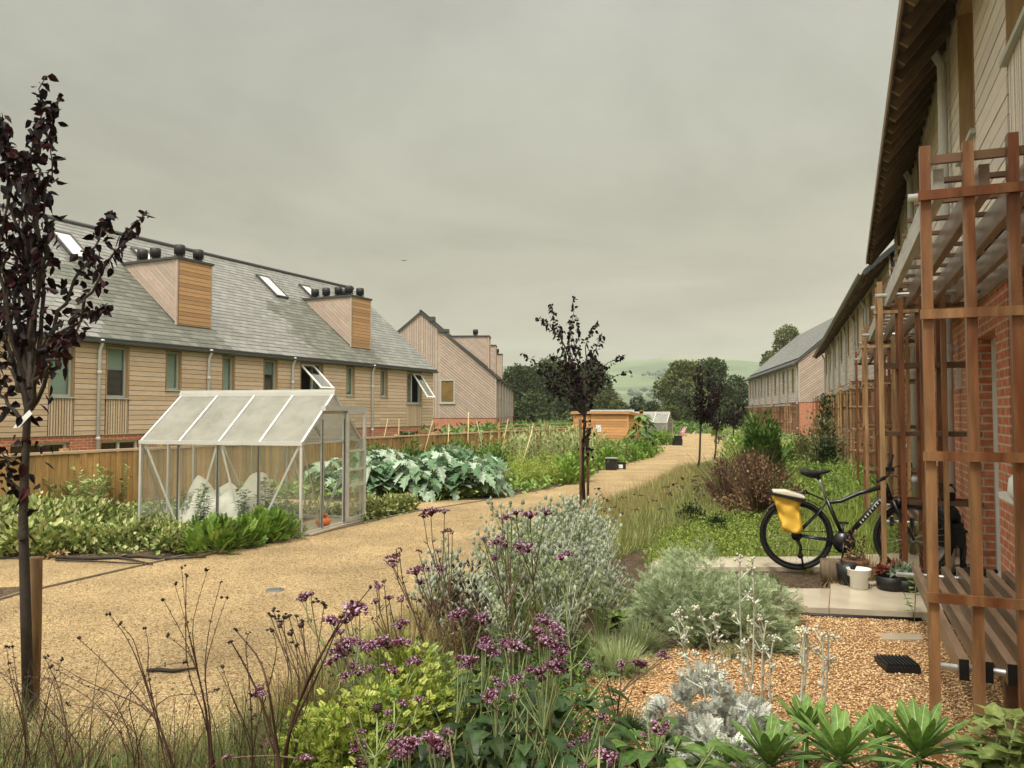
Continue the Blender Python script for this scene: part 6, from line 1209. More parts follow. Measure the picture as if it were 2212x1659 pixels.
V_ = [
 (985, 4.6, H((931, 1107, 14), (915, 1115, 8), (960, 1105, 9)), 'tallest verbena against the path, three dark flat heads', 'stem_p'), (990, 4.4, H((968, 1147, 7), (957, 1150, 5), (977, 1151, 5), (945, 1190, 6)), 'thin verbena with four tiny heads beside the tall three headed one', 'stem_p'),
 (1160, 4.6, H((1145, 1113, 14), (1115, 1108, 10), (1180, 1108, 10)), 'tall verbena rising beside the thistles with three broad heads', 'stem_b'), (1110, 4.5, H((1095, 1118, 9), (1085, 1121, 6), (1105, 1121, 6)), 'slim verbena with a tight trio of heads, left of the tallest by the thistles', 'stem_p'),
 (1100, 4.2, H((1072, 1170, 13), (1092, 1178, 9), (1125, 1182, 14), (1140, 1186, 14), (1070, 1205, 9), (1045, 1164, 6)), 'branching verbena with six heads before the thistles', 'stem_p'), (1230, 4.2, H((1212, 1204, 12), (1228, 1196, 9)), 'verbena with two pale heads in the middle of the thistles', 'stem_g'),
 (960, 4.3, H((846, 1212, 13), (856, 1200, 8), (862, 1190, 7), (848, 1222, 7)), 'dark verbena leaning over the path, its upper cluster of four', 'stem_p'), (985, 4.15, H((898, 1234, 15), (908, 1258, 9), (950, 1230, 9), (925, 1228, 6), (905, 1192, 6)), 'verbena with a large round head over the path edge and a small one above', 'stem_p'), (880, 4.0, H((818, 1268, 9), (830, 1256, 5), (812, 1258, 5)), 'short verbena with a small triple head over the path', 'stem_p'),
 (800, 3.8, H((660, 1288, 12), (652, 1295, 9), (672, 1284, 6)), 'verbena stretching farthest over the path with one purple cluster', 'stem_g'), (810, 3.75, H((768, 1318, 21), (757, 1330, 14), (777, 1310, 12), (745, 1340, 13)), 'verbena with one big maroon head above the lime foliage', 'stem_g'), (830, 3.6, H((712, 1340, 12), (722, 1348, 8), (735, 1366, 10)), 'verbena with small heads left of the big maroon one', 'stem_g'), (905, 3.9, H((840, 1292, 9), (868, 1295, 9), (812, 1300, 8)), 'verbena with three small purple heads above the tan grass', 'stem_p'),
 (800, 3.5, H((748, 1392, 14), (762, 1385, 12), (778, 1388, 9), (732, 1400, 12), (745, 1410, 15), (728, 1418, 14), (712, 1432, 10), (722, 1406, 9)), 'verbena with a long slanting drift of purple heads at the left', 'stem_g'), (850, 3.5, H((790, 1402, 13), (805, 1396, 14), (820, 1388, 14), (832, 1380, 10)), 'verbena with a slanting row of dark maroon heads', 'stem_g'),
 (880, 3.55, H((848, 1392, 15), (862, 1390, 15), (838, 1396, 12), (876, 1386, 10), (862, 1352, 13), (874, 1344, 9)), 'verbena with a wide flat purple head and a lilac one above it', 'stem_g'), (870, 3.3, H((842, 1446, 14), (852, 1452, 9), (890, 1428, 11), (902, 1432, 10), (775, 1452, 13), (762, 1438, 11), (745, 1462, 10), (800, 1444, 8)), 'wide branching verbena above the lime foliage', 'stem_g'),
 (1000, 3.8, H((988, 1328, 15), (1000, 1322, 9), (1040, 1334, 14), (1042, 1344, 9)), 'verbena with two round purple heads before the brown thistles', 'stem_g'), (1020, 3.3, H((1042, 1392, 13), (1050, 1384, 11), (1060, 1404, 12), (1068, 1412, 10), (1046, 1400, 9)), 'verbena with a pink cluster left of the broad violet head', 'stem_g'), (960, 3.2, H((1008, 1430, 15), (1020, 1424, 12), (990, 1422, 8), (1012, 1442, 9), (1000, 1438, 8)), 'verbena with dark red dotted heads in the middle', 'stem_g'),
 (1110, 3.2, H((1095, 1398, 13), (1108, 1394, 15), (1122, 1398, 14), (1135, 1404, 10), (1088, 1386, 9), (1140, 1412, 7)), 'verbena with one broad violet head at the centre', 'stem_g'), (1190, 3.1, H((1170, 1338, 13), (1180, 1345, 9), (1188, 1350, 14), (1198, 1356, 12), (1208, 1366, 13), (1162, 1364, 11)), 'tall verbena with an arched row of heads by the gravel', 'stem_g'),
 (1175, 3.05, H((1178, 1388, 14), (1188, 1384, 12), (1168, 1392, 11), (1205, 1392, 17), (1215, 1400, 14), (1198, 1400, 13), (1212, 1410, 12)), 'verbena with a thick pink double head under the arched row', 'stem_g'), (1180, 3.0, H((1205, 1432, 15), (1212, 1445, 12), (1195, 1428, 11), (1200, 1450, 12), (1185, 1436, 10), (1172, 1448, 12), (1160, 1452, 11), (1145, 1448, 9), (1170, 1468, 11), (1120, 1462, 10), (1108, 1470, 10)), 'low many headed verbena at the foot of the arched row', 'stem_g'),
 (1060, 2.95, H((1058, 1502, 14), (1072, 1496, 9), (1110, 1508, 9), (1068, 1468, 8), (1080, 1480, 8)), 'short verbena over the dark leaves in the middle', 'stem_g'), (900, 2.65, H((868, 1615, 22), (884, 1608, 18), (858, 1628, 15), (878, 1632, 14)), 'close verbena with the largest ball shaped head at the bottom', 'stem_g'), (950, 2.7, H((935, 1600, 19), (950, 1612, 16), (940, 1622, 14), (962, 1630, 10), (926, 1588, 9), (966, 1582, 10)), 'close verbena with a loose white dotted maroon head', 'stem_g'),
 (800, 2.9, H((772, 1610, 14), (768, 1622, 10), (782, 1580, 8), (782, 1650, 13), (845, 1572, 10), (905, 1512, 10), (838, 1540, 8), (872, 1520, 10)), 'low verbena scattered through the lime foliage', 'stem_g'), (640, 2.9, H((660, 1640, 12), (585, 1605, 10), (556, 1494, 13), (566, 1500, 8), (490, 1636, 8)), 'sparse verbena among the dead stems at the bottom left', 'stem_p'),
 (1305, 3.7, H((1432, 1414, 10), (1438, 1420, 8), (1386, 1436, 12), (1374, 1432, 10), (1342, 1436, 9), (1270, 1440, 9), (1265, 1455, 6)), 'verbena leaning out over the orange gravel', 'stem_p'), (1250, 2.95, H((1300, 1548, 10), (1308, 1556, 8), (1272, 1590, 8), (1258, 1600, 9), (1240, 1604, 8), (1328, 1560, 7), (1228, 1612, 7)), 'verbena of small pink heads at the near gravel edge', 'stem_g'),
 (1320, 2.8, H((1312, 1634, 15), (1326, 1642, 13), (1292, 1628, 9), (1260, 1656, 9)), 'verbena with a violet head at the bottom, left of the dark leaves', 'stem_g'), (1400, 3.0, H((1415, 1574, 14), (1428, 1580, 13), (1394, 1590, 9), (1440, 1566, 9), (1398, 1640, 14), (1384, 1636, 10), (1458, 1654, 10)), 'verbena with bright violet heads above the big green leaves at the bottom', 'stem_g')]
for bx_, D_, hs, lb, sm in V_: verbena(bx_, D_, hs, lb, mat=sm)
# grey thistles
def thistle_mesh(n, h, sp, m=0):
    b = MB(); Hd = []
    for k in range(n):
        a = rng.uniform(0, 6.28); s = sp * rng.uniform(.2, 1); tip = np.array((math.cos(a) * s, math.sin(a) * s, h * rng.uniform(.55, 1))); mid = tip * (.35, .35, .55); b.tube([(0, 0, 0), mid, tip], [.005, .004, .003], 4, 1, cap=False); Hd.append(tip)
        for _ in range(3):
            a = rng.uniform(0, 6.28); q0 = mid + (tip - mid) * rng.uniform(.2, .8); q = q0 + np.array((math.cos(a) * .09, math.sin(a) * .09, rng.uniform(.05, .16))); b.tube([q0, q], [.003, .002], 3, 1, cap=False); Hd.append(q)
        m_ = 14; t = rng.random(m_)[:, None]; p = mid * (1 - t) * 1.0 + tip * t - (0, 0, .05); b.leaves(np.maximum(p, .02), rdir(m_, .3), rdir(m_), .075, .014, 0)
    Hd = np.array(Hd); n = len(Hd); g = MB(); r = rng.uniform(.009, .016, n)
    for c, q in zip(Hd, r): g.lathe([(q * .6, -q), (q, -.2 * q), (q * .8, q), (0, 1.9 * q)], c, 6, 0, rnd=random.random())
    A = np.linspace(0, 6.28, 7, endpoint=False); P = np.repeat(Hd - np.c_[np.zeros((n, 2)), r], 7, 0); D_ = np.c_[np.tile(np.cos(A), n), np.tile(np.sin(A), n), np.full(7 * n, .35)]; g.leaves(P, D_, (0, 0, 1.), np.repeat(r, 7) * 2.4, .006, 1); return b, g
TK = []
def joined(b, g, k=2): b.V += g.V; b.F += [(f + b.n, m + k, r_, q_) for f, m, r_, q_ in g.F]; b.n += g.n; return b
for i in range(3): b, g = thistle_mesh(16, .72, .26); TK.append(KIND('grey_thistle', [('plant', joined(b, g), [LF['eryng'], MT['stem_s'] if i else MT['stem_g'], MT['cone'], LF['eryng']])]))
b, g = thistle_mesh(16, .62, .26); TB = KIND('grey_thistle', [('plant', joined(b, g), [LF['tan'], MT['stem_p'], MT['seed'], LF['tan']])])
for i, p in enumerate(zone(g2((1010, 1360), (1090, 1280), (1270, 1235), (1310, 1300), (1320, 1400), (1200, 1470), (1080, 1500), (960, 1440), (930, 1380)), 34, .27)): TK[i % 3](p, None, random.uniform(.6, 1.15), 'grey green branching thistle with blue grey cones in the mass at the centre', 'thistle', 'grey thistles in the front bed')
for i, p in enumerate(zone(g2((920, 1420), (980, 1350), (1050, 1340), (1060, 1420), (1000, 1500)), 9, .24)): TB(p, None, random.uniform(.6, .85), 'brown faded thistle at the path side of the grey thistle mass', 'thistle', 'brown thistles in the front bed')
# silver mounds
def mound(loc, n, rx, h, size, mat, tpl, label, name, cat, cl=70, ry=None):
    b = MB(); p, o = dome(n, rx, ry or rx, h, cl // 2, .17, .5, .05); stamp(b, p, nrm(o + rdir(n) * .5 + (0, 0, .35)), nrm(np.array((0, 0, 1.)) + rdir(n) * .5), size * rng.uniform(.6, 1.2, n), *tpl, droop=.25); return tag(b.obj(name, LF[mat], None, tuple(loc)), label, cat)
F5 = feather(6, .065, .40, 45)
mound(G(1480, 1375), 2400, .42, .48, .085, 'artemisia', F5, 'feathery grey green wormwood mound next to the fescue tufts', 'wormwood', 'wormwood'); mound(G(1590, 1385), 2400, .40, .42, .085, 'artemisia', F5, 'feathery grey green wormwood mound nearest the slab corner', 'wormwood', 'wormwood'); mound(G(1530, 1335), 2400, .46, .56, .085, 'artemisia', F5, 'tallest feathery wormwood mound, behind the other two', 'wormwood', 'wormwood'); mound(G(1405, 1345), 900, .25, .36, .08, 'artemisia', F5, 'small feathery wormwood beside the grey thistles', 'wormwood', 'wormwood')
mound(G(1650, 1350), 1000, .26, .34, .08, 'artemisia', F5, 'wormwood spilling onto the slab edge', 'wormwood', 'wormwood')
L7 = feather(5, .13, .40, 50); mound(G(1505, 1590), 750, .24, .28, .085, 'miller', L7, 'silver white felted bush on the near gravel', 'silver_ragwort', 'ragwort', 50); mound(G(1575, 1620), 650, .24, .2, .085, 'miller', L7, 'lower silver white felted bush, right half of the pair', 'silver_ragwort', 'ragwort', 50); mound(G(1600, 1590), 300, .2, .16, .075, 'artemisia', F5, 'sparse grey feathery plant behind the silver pair', 'wormwood', 'wormwood', 30); mound(G(1555, 1680), 400, .2, .2, .09, 'miller', L7, 'bright silver plant at the bottom edge', 'silver_ragwort', 'ragwort', 36)
# woolly flower stalks
for i, (tx, ty, bx_, by_, D_) in enumerate(((1455, 1325, 1490, 1480, 4.4), (1475, 1335, 1492, 1480, 4.4), (1508, 1310, 1560, 1500, 4.3), (1540, 1335, 1570, 1500, 4.3), (1598, 1205, 1612, 1580, 4.0), (1625, 1210, 1614, 1580, 4.0), (1638, 1335, 1640, 1480, 4.3), (1655, 1345, 1645, 1480, 4.3), (1612, 1390, 1630, 1580, 3.9), (1672, 1375, 1668, 1560, 3.95), (1742, 1362, 1718, 1580, 3.9), (1738, 1368, 1722, 1585, 3.9), (1775, 1370, 1765, 1575, 3.9), (1790, 1372, 1775, 1580, 3.9), (1500, 1410, 1530, 1600, 3.75), (1545, 1430, 1560, 1600, 3.75))):
    p = DP(tx, ty, D_); s = np.array((DP(bx_, by_, D_)[0] + .02, D_ + .05, 0)); T = None; b = MB(); m_ = (s + p) / 2 + np.array((rng.normal() * .02, 0, .04)); u = np.linspace(0, 1, 8)[:, None]; C = (1 - u) ** 2 * s + 2 * u * (1 - u) * m_ + u ** 2 * p; b.tube(C - s, np.linspace(.006, .004, 8), 5, cap=False); tips = [p]
    for k in range(3): q0 = C[6 - k]; q = q0 + np.array((rng.normal() * .04, rng.normal() * .03, rng.uniform(.03, .08))); b.tube(np.array([q0, q]) - s, [.004, .003], 4, cap=False); tips.append(q)
    n = 10; a = rng.uniform(0, 6.28, n); b.leaves(C[rng.integers(1, 6, n)] - s, np.c_[np.cos(a), np.sin(a), np.full(n, .6)], (0, 0, 1.), .05, .012, 1); g = MB()
    for q in tips: octas(g, q - s + rng.normal(size=(7, 3)) * (.011, .011, .007), rng.uniform(.006, .011, 7), 0, np.where(rng.random(7) < .9, .1, .95))
    tag(joined(b, g).obj('woolly_flower_stalk', [MT['stem_s'], LF['miller'], MT['bud']], None, s), 'pale woolly flower stalk with white buds above the silver plants', 'flower stalk', 'woolly flower stalks')
# fescue tufts
for x, y, s, lb, mt in ((1378, 1408, 1.0, 'blue green fescue tuft, the farther of two round ones', 'fescue'), (1335, 1455, 1.0, 'pale fescue tuft nearest the verbena, round and spiky', 'fescue'), (1295, 1420, .8, 'fescue tuft half hidden by the thistles', 'fescue'), (1352, 1590, .62, 'dark green thrift cushion on the near gravel', 'deep')): tag(tuft(900, .27, 1.5, .005, .35, 4, .09).obj('fescue_tuft', LF[mt], None, tuple(G(x, y))), lb, 'grass tuft').scale = (s,) * 3
b = MB()
for k in range(26):
    q = G(1290 + rng.uniform(-40, 70), 1570 + rng.uniform(-35, 40)); t = q + np.array((rng.normal() * .01, 0, rng.uniform(.08, .16))); b.tube([q, t], .0014, 3, 1, cap=False); octas(b, np.array([t]), .008, 0)
tag(b.obj('thrift_flowers', [MT['bud'], MT['stem_p']]), 'faded white thrift flowers on thin stalks at the gravel edge', 'flowers')
for x, y, s, lb in ((1345, 1360, 1.0, 'bright green broad leaved plant between thistles and wormwood'), (1330, 1345, .7, 'small bright leaf rosette right of the thistles'), (1508, 1395, .35, 'tiny pale green plant on the gravel before the wormwood')):
    b = MB(); n = 26; a = rng.uniform(0, 6.28, n); b.blades(np.tile((0, 0, .03), (n, 1)), np.c_[np.cos(a), np.sin(a), rng.uniform(.5, 1.6, n)], rng.uniform(.18, .3, n), .11, .5, 5, prof=lambda t: np.sin(np.pi * np.clip(t, .02, 1) ** .9) ** .8, fold=.3); tag(b.obj('leafy_perennial', LF['bright'], None, tuple(G(x, y))), lb, 'perennial').scale = (s,) * 3
# rosettes with pale midribs
def rosette(px, py, z, s, label, n=30):
    c = G(px, py, z); T = thing('spurge_rosette', (c[0], c[1], 0), label, 'rosette plant', 'rosettes at the bottom right'); b = MB(); i = np.arange(n); a = i * 2.4 + rng.uniform(-.15, .15, n); e = np.linspace(2.2, -.25, n) + rng.uniform(-.15, .15, n); D_ = nrm(np.c_[np.cos(a), np.sin(a), e]); Ln = np.interp(i, [0, n * .35, n], [.15, .25, .28]) * s; P = np.tile((0, 0, z), (n, 1)) + D_ * .01 - np.c_[np.zeros((n, 2)), i * .0016]
    S = np.c_[-np.sin(a), np.cos(a), np.zeros(n)]; lan = lambda t: np.interp(t, [0, .25, .6, .85, 1], [.35, .7, 1, .72, .03]); b.blades(P, D_, Ln, .043 * s, .38 * np.linspace(.2, 1.1, n), 8, 0, np.clip(1 - i / n + rng.normal(size=n) * .12, 0, 1), prof=lan, fold=.22, Sd=S)
    b.blades(P + nrm(np.cross(S, D_)) * -.0 + np.array((0, 0, .0022)), D_, Ln * .97, .0045 * s, .38 * np.linspace(.2, 1.1, n), 8, 1, .5, prof=lambda t: 1 - .8 * t, Sd=S); lv = b.obj('leaves', [LF['echium'], MT['midrib']], T); b = MB(); b.tube([(0, 0, 0), (0, 0, z)], [.014, .011], 8); b.obj('stem', MT['stem_g'], T)
MT['midrib'] = M('pale leaf midrib', (.42, .50, .24), .5)
for x, y, z, s, lb in ((1660, 1640, .20, 1.0, 'leafy rosette at the left of the bottom right row'), (1815, 1632, .22, 1.1, 'leafy rosette in the middle of the bottom right row'), (1985, 1622, .24, 1.15, 'largest leafy rosette, right of the row, at the foot of the near post'), (1740, 1572, .2, .85, 'small leafy rosette between and behind the left and middle ones'), (1900, 1590, .17, .7, 'small leafy rosette behind, between the middle and right ones'), (1560, 1655, .1, .7, 'low rosette at the bottom under the silver plants')): rosette(x, y, z, s, lb)
# pale lobed herb, bottom right
b = MB(); P = []; D_ = []
for k in range(12):
    x, y = rng.uniform(2080, 2230), rng.uniform(1550, 1640); q = DP(x, y, 3.25 + rng.uniform(-.15, .15)); s = np.array((q[0] + rng.normal() * .05, q[1], 0)); b.tube([s, (s + q) / 2, q], [.008, .006, .004], 5, 1, cap=False)
    for j in range(8): P.append(s + (q - s) * rng.uniform(.45, 1.02)); a = rng.uniform(0, 6.28); D_.append((math.cos(a), math.sin(a), rng.uniform(-.2, .6)))
stamp(b, np.array(P), np.array(D_), (0, 0, 1), rng.uniform(.07, .14, len(P)), *lobed(4, .45, .5), droop=.2); tag(b.obj('lobed_herb', [LF['weed'], MT['stem_g']]), 'pale lobed leaved herb at the bottom right corner', 'herb')
b = MB(); b.lathe([(0, 0), (.05, 0), (.052, .3), (0, .3)], G(2190, 1690) , 10); tag(b.obj('timber_stump', MT['stake']), 'short dark timber stub in the bottom right corner', 'stump')
b = MB(); b.beam(G(1990, 1612, .01), G(2250, 1620, .01), .06, .05); tag(b.obj('timber_edging', MT['timber']), 'dark timber edging lying behind the right rosette', 'edging')
# big dark leaves, lime foliage, striped blades at the bottom
def bigleaf(loc, n, L_, W_, h, mat, label, sp=.3):
    if L_ == .2 and W_ == .11: n, L_, W_ = n, .12, .06
    b = MB(); a = rng.uniform(0, 6.28, n); r = sp * rng.random(n) ** .6; P = np.c_[np.cos(a) * r, np.sin(a) * r, rng.uniform(.15, 1, n) * h]; D_ = np.c_[np.cos(a), np.sin(a), rng.uniform(-.2, .8, n)]; b.blades(P, D_, L_ * rng.uniform(.6, 1.2, n), W_ * rng.uniform(.7, 1.2, n), .5, 5, prof=lambda t: np.sin(np.pi * np.clip(t, .03, 1) ** .85) ** .75, fold=.25)
    for p in P[::3]: b.tube([(0, 0, 0), p], [.006, .004], 4, 1, cap=False)
    return tag(b.obj('broad_leaved_plant', [LF[mat], MT['stem_g']], None, tuple(loc)), label, 'perennial')
for x, D_, n, h, mt, lb in ((1010, 3.15, 60, .42, 'dark', 'dark broad leaved plant low in the middle of the bottom'), (1130, 3.1, 60, .45, 'deep', 'dark green broad leaved plant under the arched row verbena'), (1225, 3.1, 50, .42, 'deep', 'deep green lobed plant at the gravel edge'), (925, 3.2, 40, .38, 'dark', 'dark broad leaved plant right of the lime foliage'), (1060, 3.6, 60, .42, 'dark', 'dark leaf mass beneath the grey thistles'), (1180, 3.7, 50, .4, 'deep', 'green leaf mass beneath the grey thistles')): bigleaf((DP(x, 900, D_)[0], D_, 0), n, .2, .11, h, mt, lb)
bigleaf((DP(1415, 900, 3.05)[0], 3.05, 0), 80, .17, .075, .34, 'green', 'green leafy plant under the bright violet verbena at the bottom', .24); bigleaf((DP(1360, 900, 3.0)[0], 2.95, 0), 40, .17, .07, .28, 'deep', 'deep green leafy plant left of the one under the violet verbena', .2); bigleaf((DP(1110, 900, 2.5)[0], 2.45, 0), 14, .2, .15, .34, 'green', 'rounded green leaves among the striped blades at the bottom edge', .22)
for x, D_, lb in ((1040, 2.45, 'cream striped spiky leaves at the bottom, left clump'), (1275, 2.5, 'cream striped spiky leaves at the bottom, right clump'), (1140, 2.4, 'cream striped spiky leaves at the bottom, middle clump')): o = tuft(13, .58, .55, .03, .12, 4, .05).obj('striped_blades', LF['stripe'], None, (DP(x, 900, D_)[0], D_, 0)); tag(o, lb, 'spiky plant')
def ferny(px, D_, n, rx, h, mat, size, label): b = MB(); p, o = dome(n, rx, rx, h, 60, .22, .5, .05); stamp(b, p, nrm(o + rdir(n) * .6 + (0, 0, .3)), nrm(np.array((0, 0, 1.)) + rdir(n) * .5), size * rng.uniform(.6, 1.2, n), *feather(6, .12, .44, 50), droop=.3); return tag(b.obj('ferny_foliage', LF[mat], None, (DP(px, 900, D_)[0], D_, 0)), label, 'perennial')
ferny(720, 3.1, 2600, .26, .40, 'lime', .05, 'lime green ferny foliage at the bottom, left mound'); ferny(810, 3.2, 2900, .30, .46, 'lime', .05, 'lime green ferny foliage at the bottom, middle mound'); ferny(880, 3.5, 2600, .30, .5, 'lime', .05, 'lime green ferny foliage behind the close verbena'); ferny(790, 2.75, 1900, .24, .3, 'lime', .05, 'darker lime ferny foliage at the bottom edge'); ferny(930, 3.9, 1000, .28, .38, 'weed', .07, 'pale ferny foliage beside the tan grass')
for x, y, D_ in ((852, 1495, 3.0), (1460 + 2, 1600, 3.0), (815, 1530, 2.95)):
    p = DP(x, y, D_); b = MB(); m_ = 60; u = rdir(m_); b.lathe([(0, -.018), (.014, -.012), (.018, 0), (.014, .012), (0, .018)], p, 12); b.leaves(p + u * .014, u, rdir(m_), .014, .004); b.tube([(p[0], p[1], 0), p - (0, 0, .015)], .003, 5, 1); tag(b.obj('globe_thistle', [LF['green'] if x != 815 else MT['seed'], MT['stem_g']]), {852: 'round green globe thistle head above the lime foliage', 1462: 'round green globe thistle head at the bottom right of centre', 815: 'dark dried globe thistle head in the lime foliage'}[x], 'thistle')
# tan grass and brown stems at the left
for x, D_, n, h, lb in ((660, 3.7, 420, .60, 'tan wiry grass clump with dark seed heads beside the lime foliage'), (880, 4.6, 380, .5, 'tan wiry grass clump behind the lime foliage at the path edge'), (960, 4.8, 300, .45, 'second tan grass clump behind the verbena at the path edge')): tag(tuft(n, h, .75, .004, .3, 5, .12).obj('wiry_grass', LF['tan'], None, (DP(x, 900, D_)[0], D_, 0)), lb, 'grass tuft')
b = MB()
for x, y in ((585, 1330), (590, 1318), (600, 1338), (612, 1334), (622, 1326), (640, 1332), (655, 1350), (650, 1345), (608, 1352), (628, 1368), (672, 1300), (700, 1310), (590, 1360), (640, 1395)):
    b = MB(); q = DP(x, y, 3.7 + rng.uniform(-.1, .1)); s = np.array((DP(665, 900, 3.7)[0] + rng.normal() * .05, 3.7, 0)); b.tube([(0, 0, 0), (q - s) / 2 + (.03, 0, .06), q - s], [.003, .0025, .002], 4, 1, cap=False); octas(b, q - s + rng.normal(size=(4, 3)) * (.012, .01, .008), np.c_[rng.uniform(.008, .014, 4), rng.uniform(.008, .014, 4), rng.uniform(.006, .010, 4)], 0); tag(b.obj('seed_head_plant', [MT['seed'], MT['stem_p']], None, s), 'thin stalk with dark seed heads over the path above the wiry tan grass', 'plant', 'dark seed heads above the wiry grass')
# bare branching stems
def bare(base, D_, paths, label, r=.0034):
    b = MB(); s = np.array((DP(base, 900, D_)[0], D_, 0))
    for pts in paths:
        P = np.array([DP(x, y, D_ + rng.uniform(-.04, .04)) for x, y in pts]); P = np.vstack([s + (P[0] - s) * .0 + rng.normal(size=3) * (.02, .02, 0), P]); u = np.linspace(0, len(P) - 1, 14); C = np.stack([np.interp(u, range(len(P)), P[:, k]) for k in range(3)], 1); C[1:-1] = (C[:-2] + 2 * C[1:-1] + C[2:]) / 4
        b.tube(C, np.linspace(r, r * .28, 14), 5, 0, cap=False); m_ = 18; i = rng.integers(4, 14, m_); b.leaves(C[i], rdir(m_, .4), rdir(m_), .011, .005, 0); octas(b, C[-1] + rng.normal(size=(3, 3)) * .004, rng.uniform(.004, .008, 3), 1)
    tag(b.obj('dead_stem_plant', [MT['stem_b'], MT['seed']]), label, 'dead plant')
bare(470, 3.0, [[(450, 1560), (425, 1440), (405, 1360), (392, 1225)], [(450, 1560), (425, 1440), (412, 1350), (448, 1232)], [(450, 1560), (428, 1450), (412, 1380), (378, 1262)], [(450, 1560), (430, 1460), (400, 1380), (354, 1297)], [(455, 1560), (440, 1450), (452, 1350), (477, 1258)], [(455, 1560), (440, 1450), (462, 1370), (489, 1292)], [(452, 1560), (430, 1460), (410, 1410), (362, 1374)], [(450, 1560), (400, 1450), (402, 1240), (404, 1243)]], 'tallest bare dark stems with tiny seed tips against the path')
bare(420, 3.0, [[(340, 1560), (300, 1430), (270, 1370), (236, 1327)], [(345, 1560), (305, 1440), (290, 1380), (258, 1347)], [(340, 1560), (318, 1450), (322, 1400), (314, 1356)], [(350, 1560), (260, 1470), (215, 1420), (170, 1380)], [(350, 1560), (300, 1520), (180, 1470), (100, 1420)]], 'leaning bare dark stems to the left of the tallest ones')
bare(60, 3.1, [[(60, 1600), (25, 1480), (14, 1398)], [(65, 1600), (40, 1500), (27, 1396)], [(60, 1600), (40, 1500), (22, 1432)], [(80, 1620), (110, 1480), (135, 1424)], [(150, 1620), (130, 1490), (96, 1418)], [(200, 1640), (80, 1500), (-20, 1440)]], 'bare stems with round dark seed heads beside the white tagged sapling')
bare(640, 2.9, [[(610, 1600), (680, 1440), (735, 1340), (760, 1300)], [(615, 1600), (670, 1450), (720, 1370), (800, 1270)], [(610, 1610), (690, 1450), (740, 1330)], [(600, 1620), (560, 1500), (520, 1420), (498, 1385)], [(600, 1620), (580, 1480), (560, 1420), (508, 1360)]], 'thick dark bare branching stems crossing the tan grass', .0065)
bare(560, 2.9, [[(545, 1600), (540, 1480), (530, 1400), (535, 1370)], [(545, 1600), (500, 1500), (480, 1440)], [(545, 1600), (585, 1470), (600, 1400), (588, 1360)]], 'short dark bare stems left of the tan grass')
bare(300, 2.9, [[(280, 1600), (200, 1510), (130, 1470), (60, 1462)], [(290, 1600), (240, 1500), (180, 1480), (110, 1440)], [(300, 1600), (270, 1510), (330, 1440), (400, 1430)], [(290, 1610), (350, 1500), (440, 1500), (470, 1490)], [(310, 1610), (260, 1540), (150, 1520)]], 'tangle of thin brown stems low at the bottom left', .0026)
for i, (x0, D0, sp, hh, n) in enumerate(((-1.75, 3.1, .28, .62, 26), (-1.3, 3.0, .22, .55, 24), (-.95, 3.05, .2, .6, 26), (-.72, 3.4, .2, .62, 22), (-2.1, 3.3, .3, .5, 22), (-.55, 3.9, .22, .5, 20))):
    b = MB()
    for k in range(n):
        a = rng.uniform(0, 6.28); e = rng.uniform(.3, 1.5) * sp; h = hh * rng.uniform(.5, 1.1); p0 = np.array((rng.normal() * .05, rng.normal() * .05, 0)); p2 = p0 + (math.cos(a) * e, math.sin(a) * e * .6, h); p1 = (p0 + p2) / 2 + (-math.cos(a) * e * .25, 0, h * .12); u = np.linspace(0, 1, 7)[:, None]; C = (1 - u) ** 2 * p0 + 2 * u * (1 - u) * p1 + u ** 2 * p2; b.tube(C, np.linspace(.0022, .0009, 7), 4, 0, cap=False)
        for _ in range(3): q = C[rng.integers(3, 6)]; a2 = rng.uniform(0, 6.28); w_ = q + np.array((math.cos(a2) * .07, math.sin(a2) * .05, rng.uniform(.02, .1))); b.tube([q, w_], [.0012, .0007], 3, 0, cap=False); octas(b, w_[None], .0035, 1)
    tag(b.obj('wiry_plant', [MT['twig'] if i % 2 else MT['stem_b'], MT['seed']], None, (x0, D0, 0)), ('fine wiry brown stems in the meadow grass behind the white tagged sapling', 'fine wiry dark stems tangled with the leaning bare stems', 'fine wiry brown stems around the tallest bare stems', 'fine wiry dark stems mixed into the tan grass clump', 'fine wiry brown stems around the sapling stake', 'fine wiry dark stems at the path edge by the tan grass')[i] if i != 0 else 'fine wiry dark stems in the meadow grass by the small stick', 'plant')
fg = [(-3.2, 2.3), (-3.2, 4.1), (-2.6, 4.1), (-2.0, 3.8), (-1.35, 3.7), (-.95, 4.0), (-.7, 4.7), (-.3, 5.2), (.1, 4.6), (.2, 3.5), (.2, 2.0), (-2.0, 1.9)]
sheet('soil', [(-3.2, 1.6), (-3.2, 3.55), (-2.2, 3.5), (-1.35, 3.45), (-.98, 3.9), (-.7, 4.75), (-.3, 5.35), (.55, 7.1), (1.05, 9.2), (3.2, 8.6), (3.0, 6.3), (1.6, 5.6), (.75, 4.9), (.5, 4.3), (.25, 3.0), (.1, 1.6)], .004, 'soil')
meadow('meadow_grass', fg, 14000, .36, .003, 'olive2', .9, .5, 3); meadow('meadow_grass', [(-3, 2.4), (-3, 3.7), (-.9, 3.6), (-.6, 3.9), (-.2, 4.8), (.0, 2.2)], 9000, .34, .003, 'olive2', .9, .4, 3); meadow('meadow_grass', [(-3, 2.4), (-3, 3.7), (-.9, 3.5), (-.6, 3.9), (-.2, 4.6), (.0, 2.2)], 2500, .46, .0022, 'tan', .9, .5, 3); carpet('ground_cover', [(-2.8, 2.2), (-2.6, 3.3), (-1.0, 3.4), (-.2, 4.9), (.5, 5.4), (.45, 3.0), (.2, 2.0)], 9000, .14, .05, .03, 'green', clump=3)
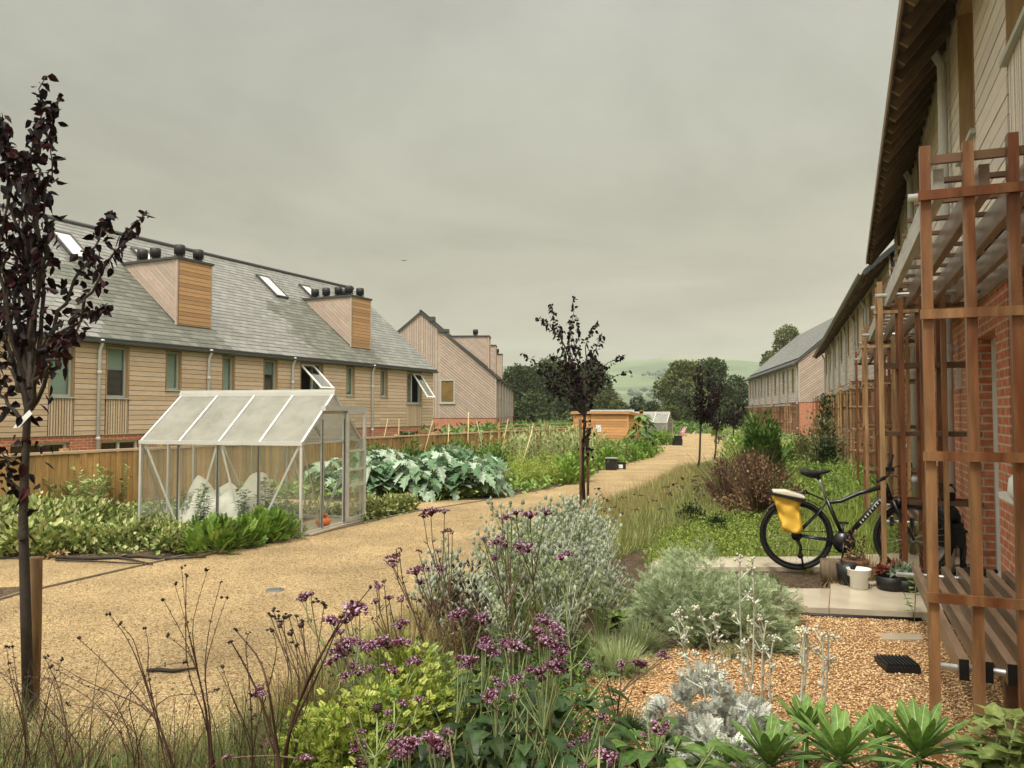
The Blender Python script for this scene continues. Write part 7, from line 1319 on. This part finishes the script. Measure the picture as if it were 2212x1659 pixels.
meadow('meadow_grass', g2((540, 1640), (690, 1465), (890, 1352), (1035, 1268), (1110, 1300), (960, 1430), (760, 1640)), 9000, .3, .004, 'tangreen', .9, .5, 3); meadow('meadow_grass', g2((560, 1640), (705, 1462), (900, 1350), (1040, 1266), (1110, 1300), (960, 1430), (760, 1640)), 7000, .22, .005, 'weed', .9, .5, 3); meadow('meadow_grass', [(-1.4, 3.0), (-1.3, 3.7), (-.95, 4.1), (-.7, 4.75), (-.35, 4.4), (-.6, 3.0)], 7000, .46, .0035, 'olive2', .8, .4, 3); meadow('meadow_grass', [(-1.05, 3.9), (-.72, 4.8), (-.35, 5.4), (.05, 6.2), (.2, 6.0), (-.2, 5.0), (-.6, 4.0)], 5000, .34, .004, 'weed', .9, .5, 3); meadow('meadow_grass', g2((820, 1400), (1010, 1290), (1100, 1260), (1260, 1230), (1290, 1340), (1000, 1450)), 5000, .38, .004, 'tan', .6, .4)
for pts, lb in ((((-20, 1640), (60, 1560), (140, 1490)), 'longest pale grass blade leaning right at the bottom left'), (((30, 1700), (60, 1600), (110, 1545)), 'pale grass blade under the longest one'), (((250, 1690), (160, 1560), (110, 1500)), 'grass blade leaning left at the bottom left')): pass
for x, D_, lb in ((30, 2.35, 'clump of long pale grass blades in the bottom left corner'), (150, 2.4, 'clump of long arching grass blades right of the corner one'), (455, 2.5, 'long grass blades at the bottom among the dead stems')): o = tuft(12, .62, 1.0, .014, .55, 6, .06).obj('long_grass', LF['grassb'], None, (DP(x, 900, D_)[0], D_, 0)); tag(o, lb, 'grass tuft')
# ------------------------------------------------------------------ bird and air
p = DP(873, 563, 60); b = MB(); b.add([p, p + (.10, 0, .02), p + (.3, .05, .12), p + (.12, .12, .02), p + (-.14, 0, .05), p + (-.3, .05, .0), p + (-.12, .12, .03), p + (0, .25, 0), p + (0, -.12, 0)], [(8, 1, 3, 7), (1, 2, 3), (8, 7, 6, 4), (4, 6, 5)]); tag(b.obj('bird', MT['black']), 'tiny dark bird flying in the grey sky', 'bird')
HAZE = .00032
if HAZE:
    b = MB(); b.bx(-2700, 3300, -40, 2050, -6, 175); hz = b.obj('haze', []); hz['kind'] = 'stuff'; m = bpy.data.materials.new('pale haze'); m.use_nodes = True; t = m.node_tree; t.nodes.clear()
    o = t.nodes.new('ShaderNodeOutputMaterial'); v = t.nodes.new('ShaderNodeVolumePrincipled'); v.inputs['Color'].default_value = (.86, .90, .88, 1); v.inputs['Density'].default_value = HAZE; v.inputs['Anisotropy'].default_value = .2; t.links.new(v.outputs[0], o.inputs['Volume']); hz.data.materials.append(m)
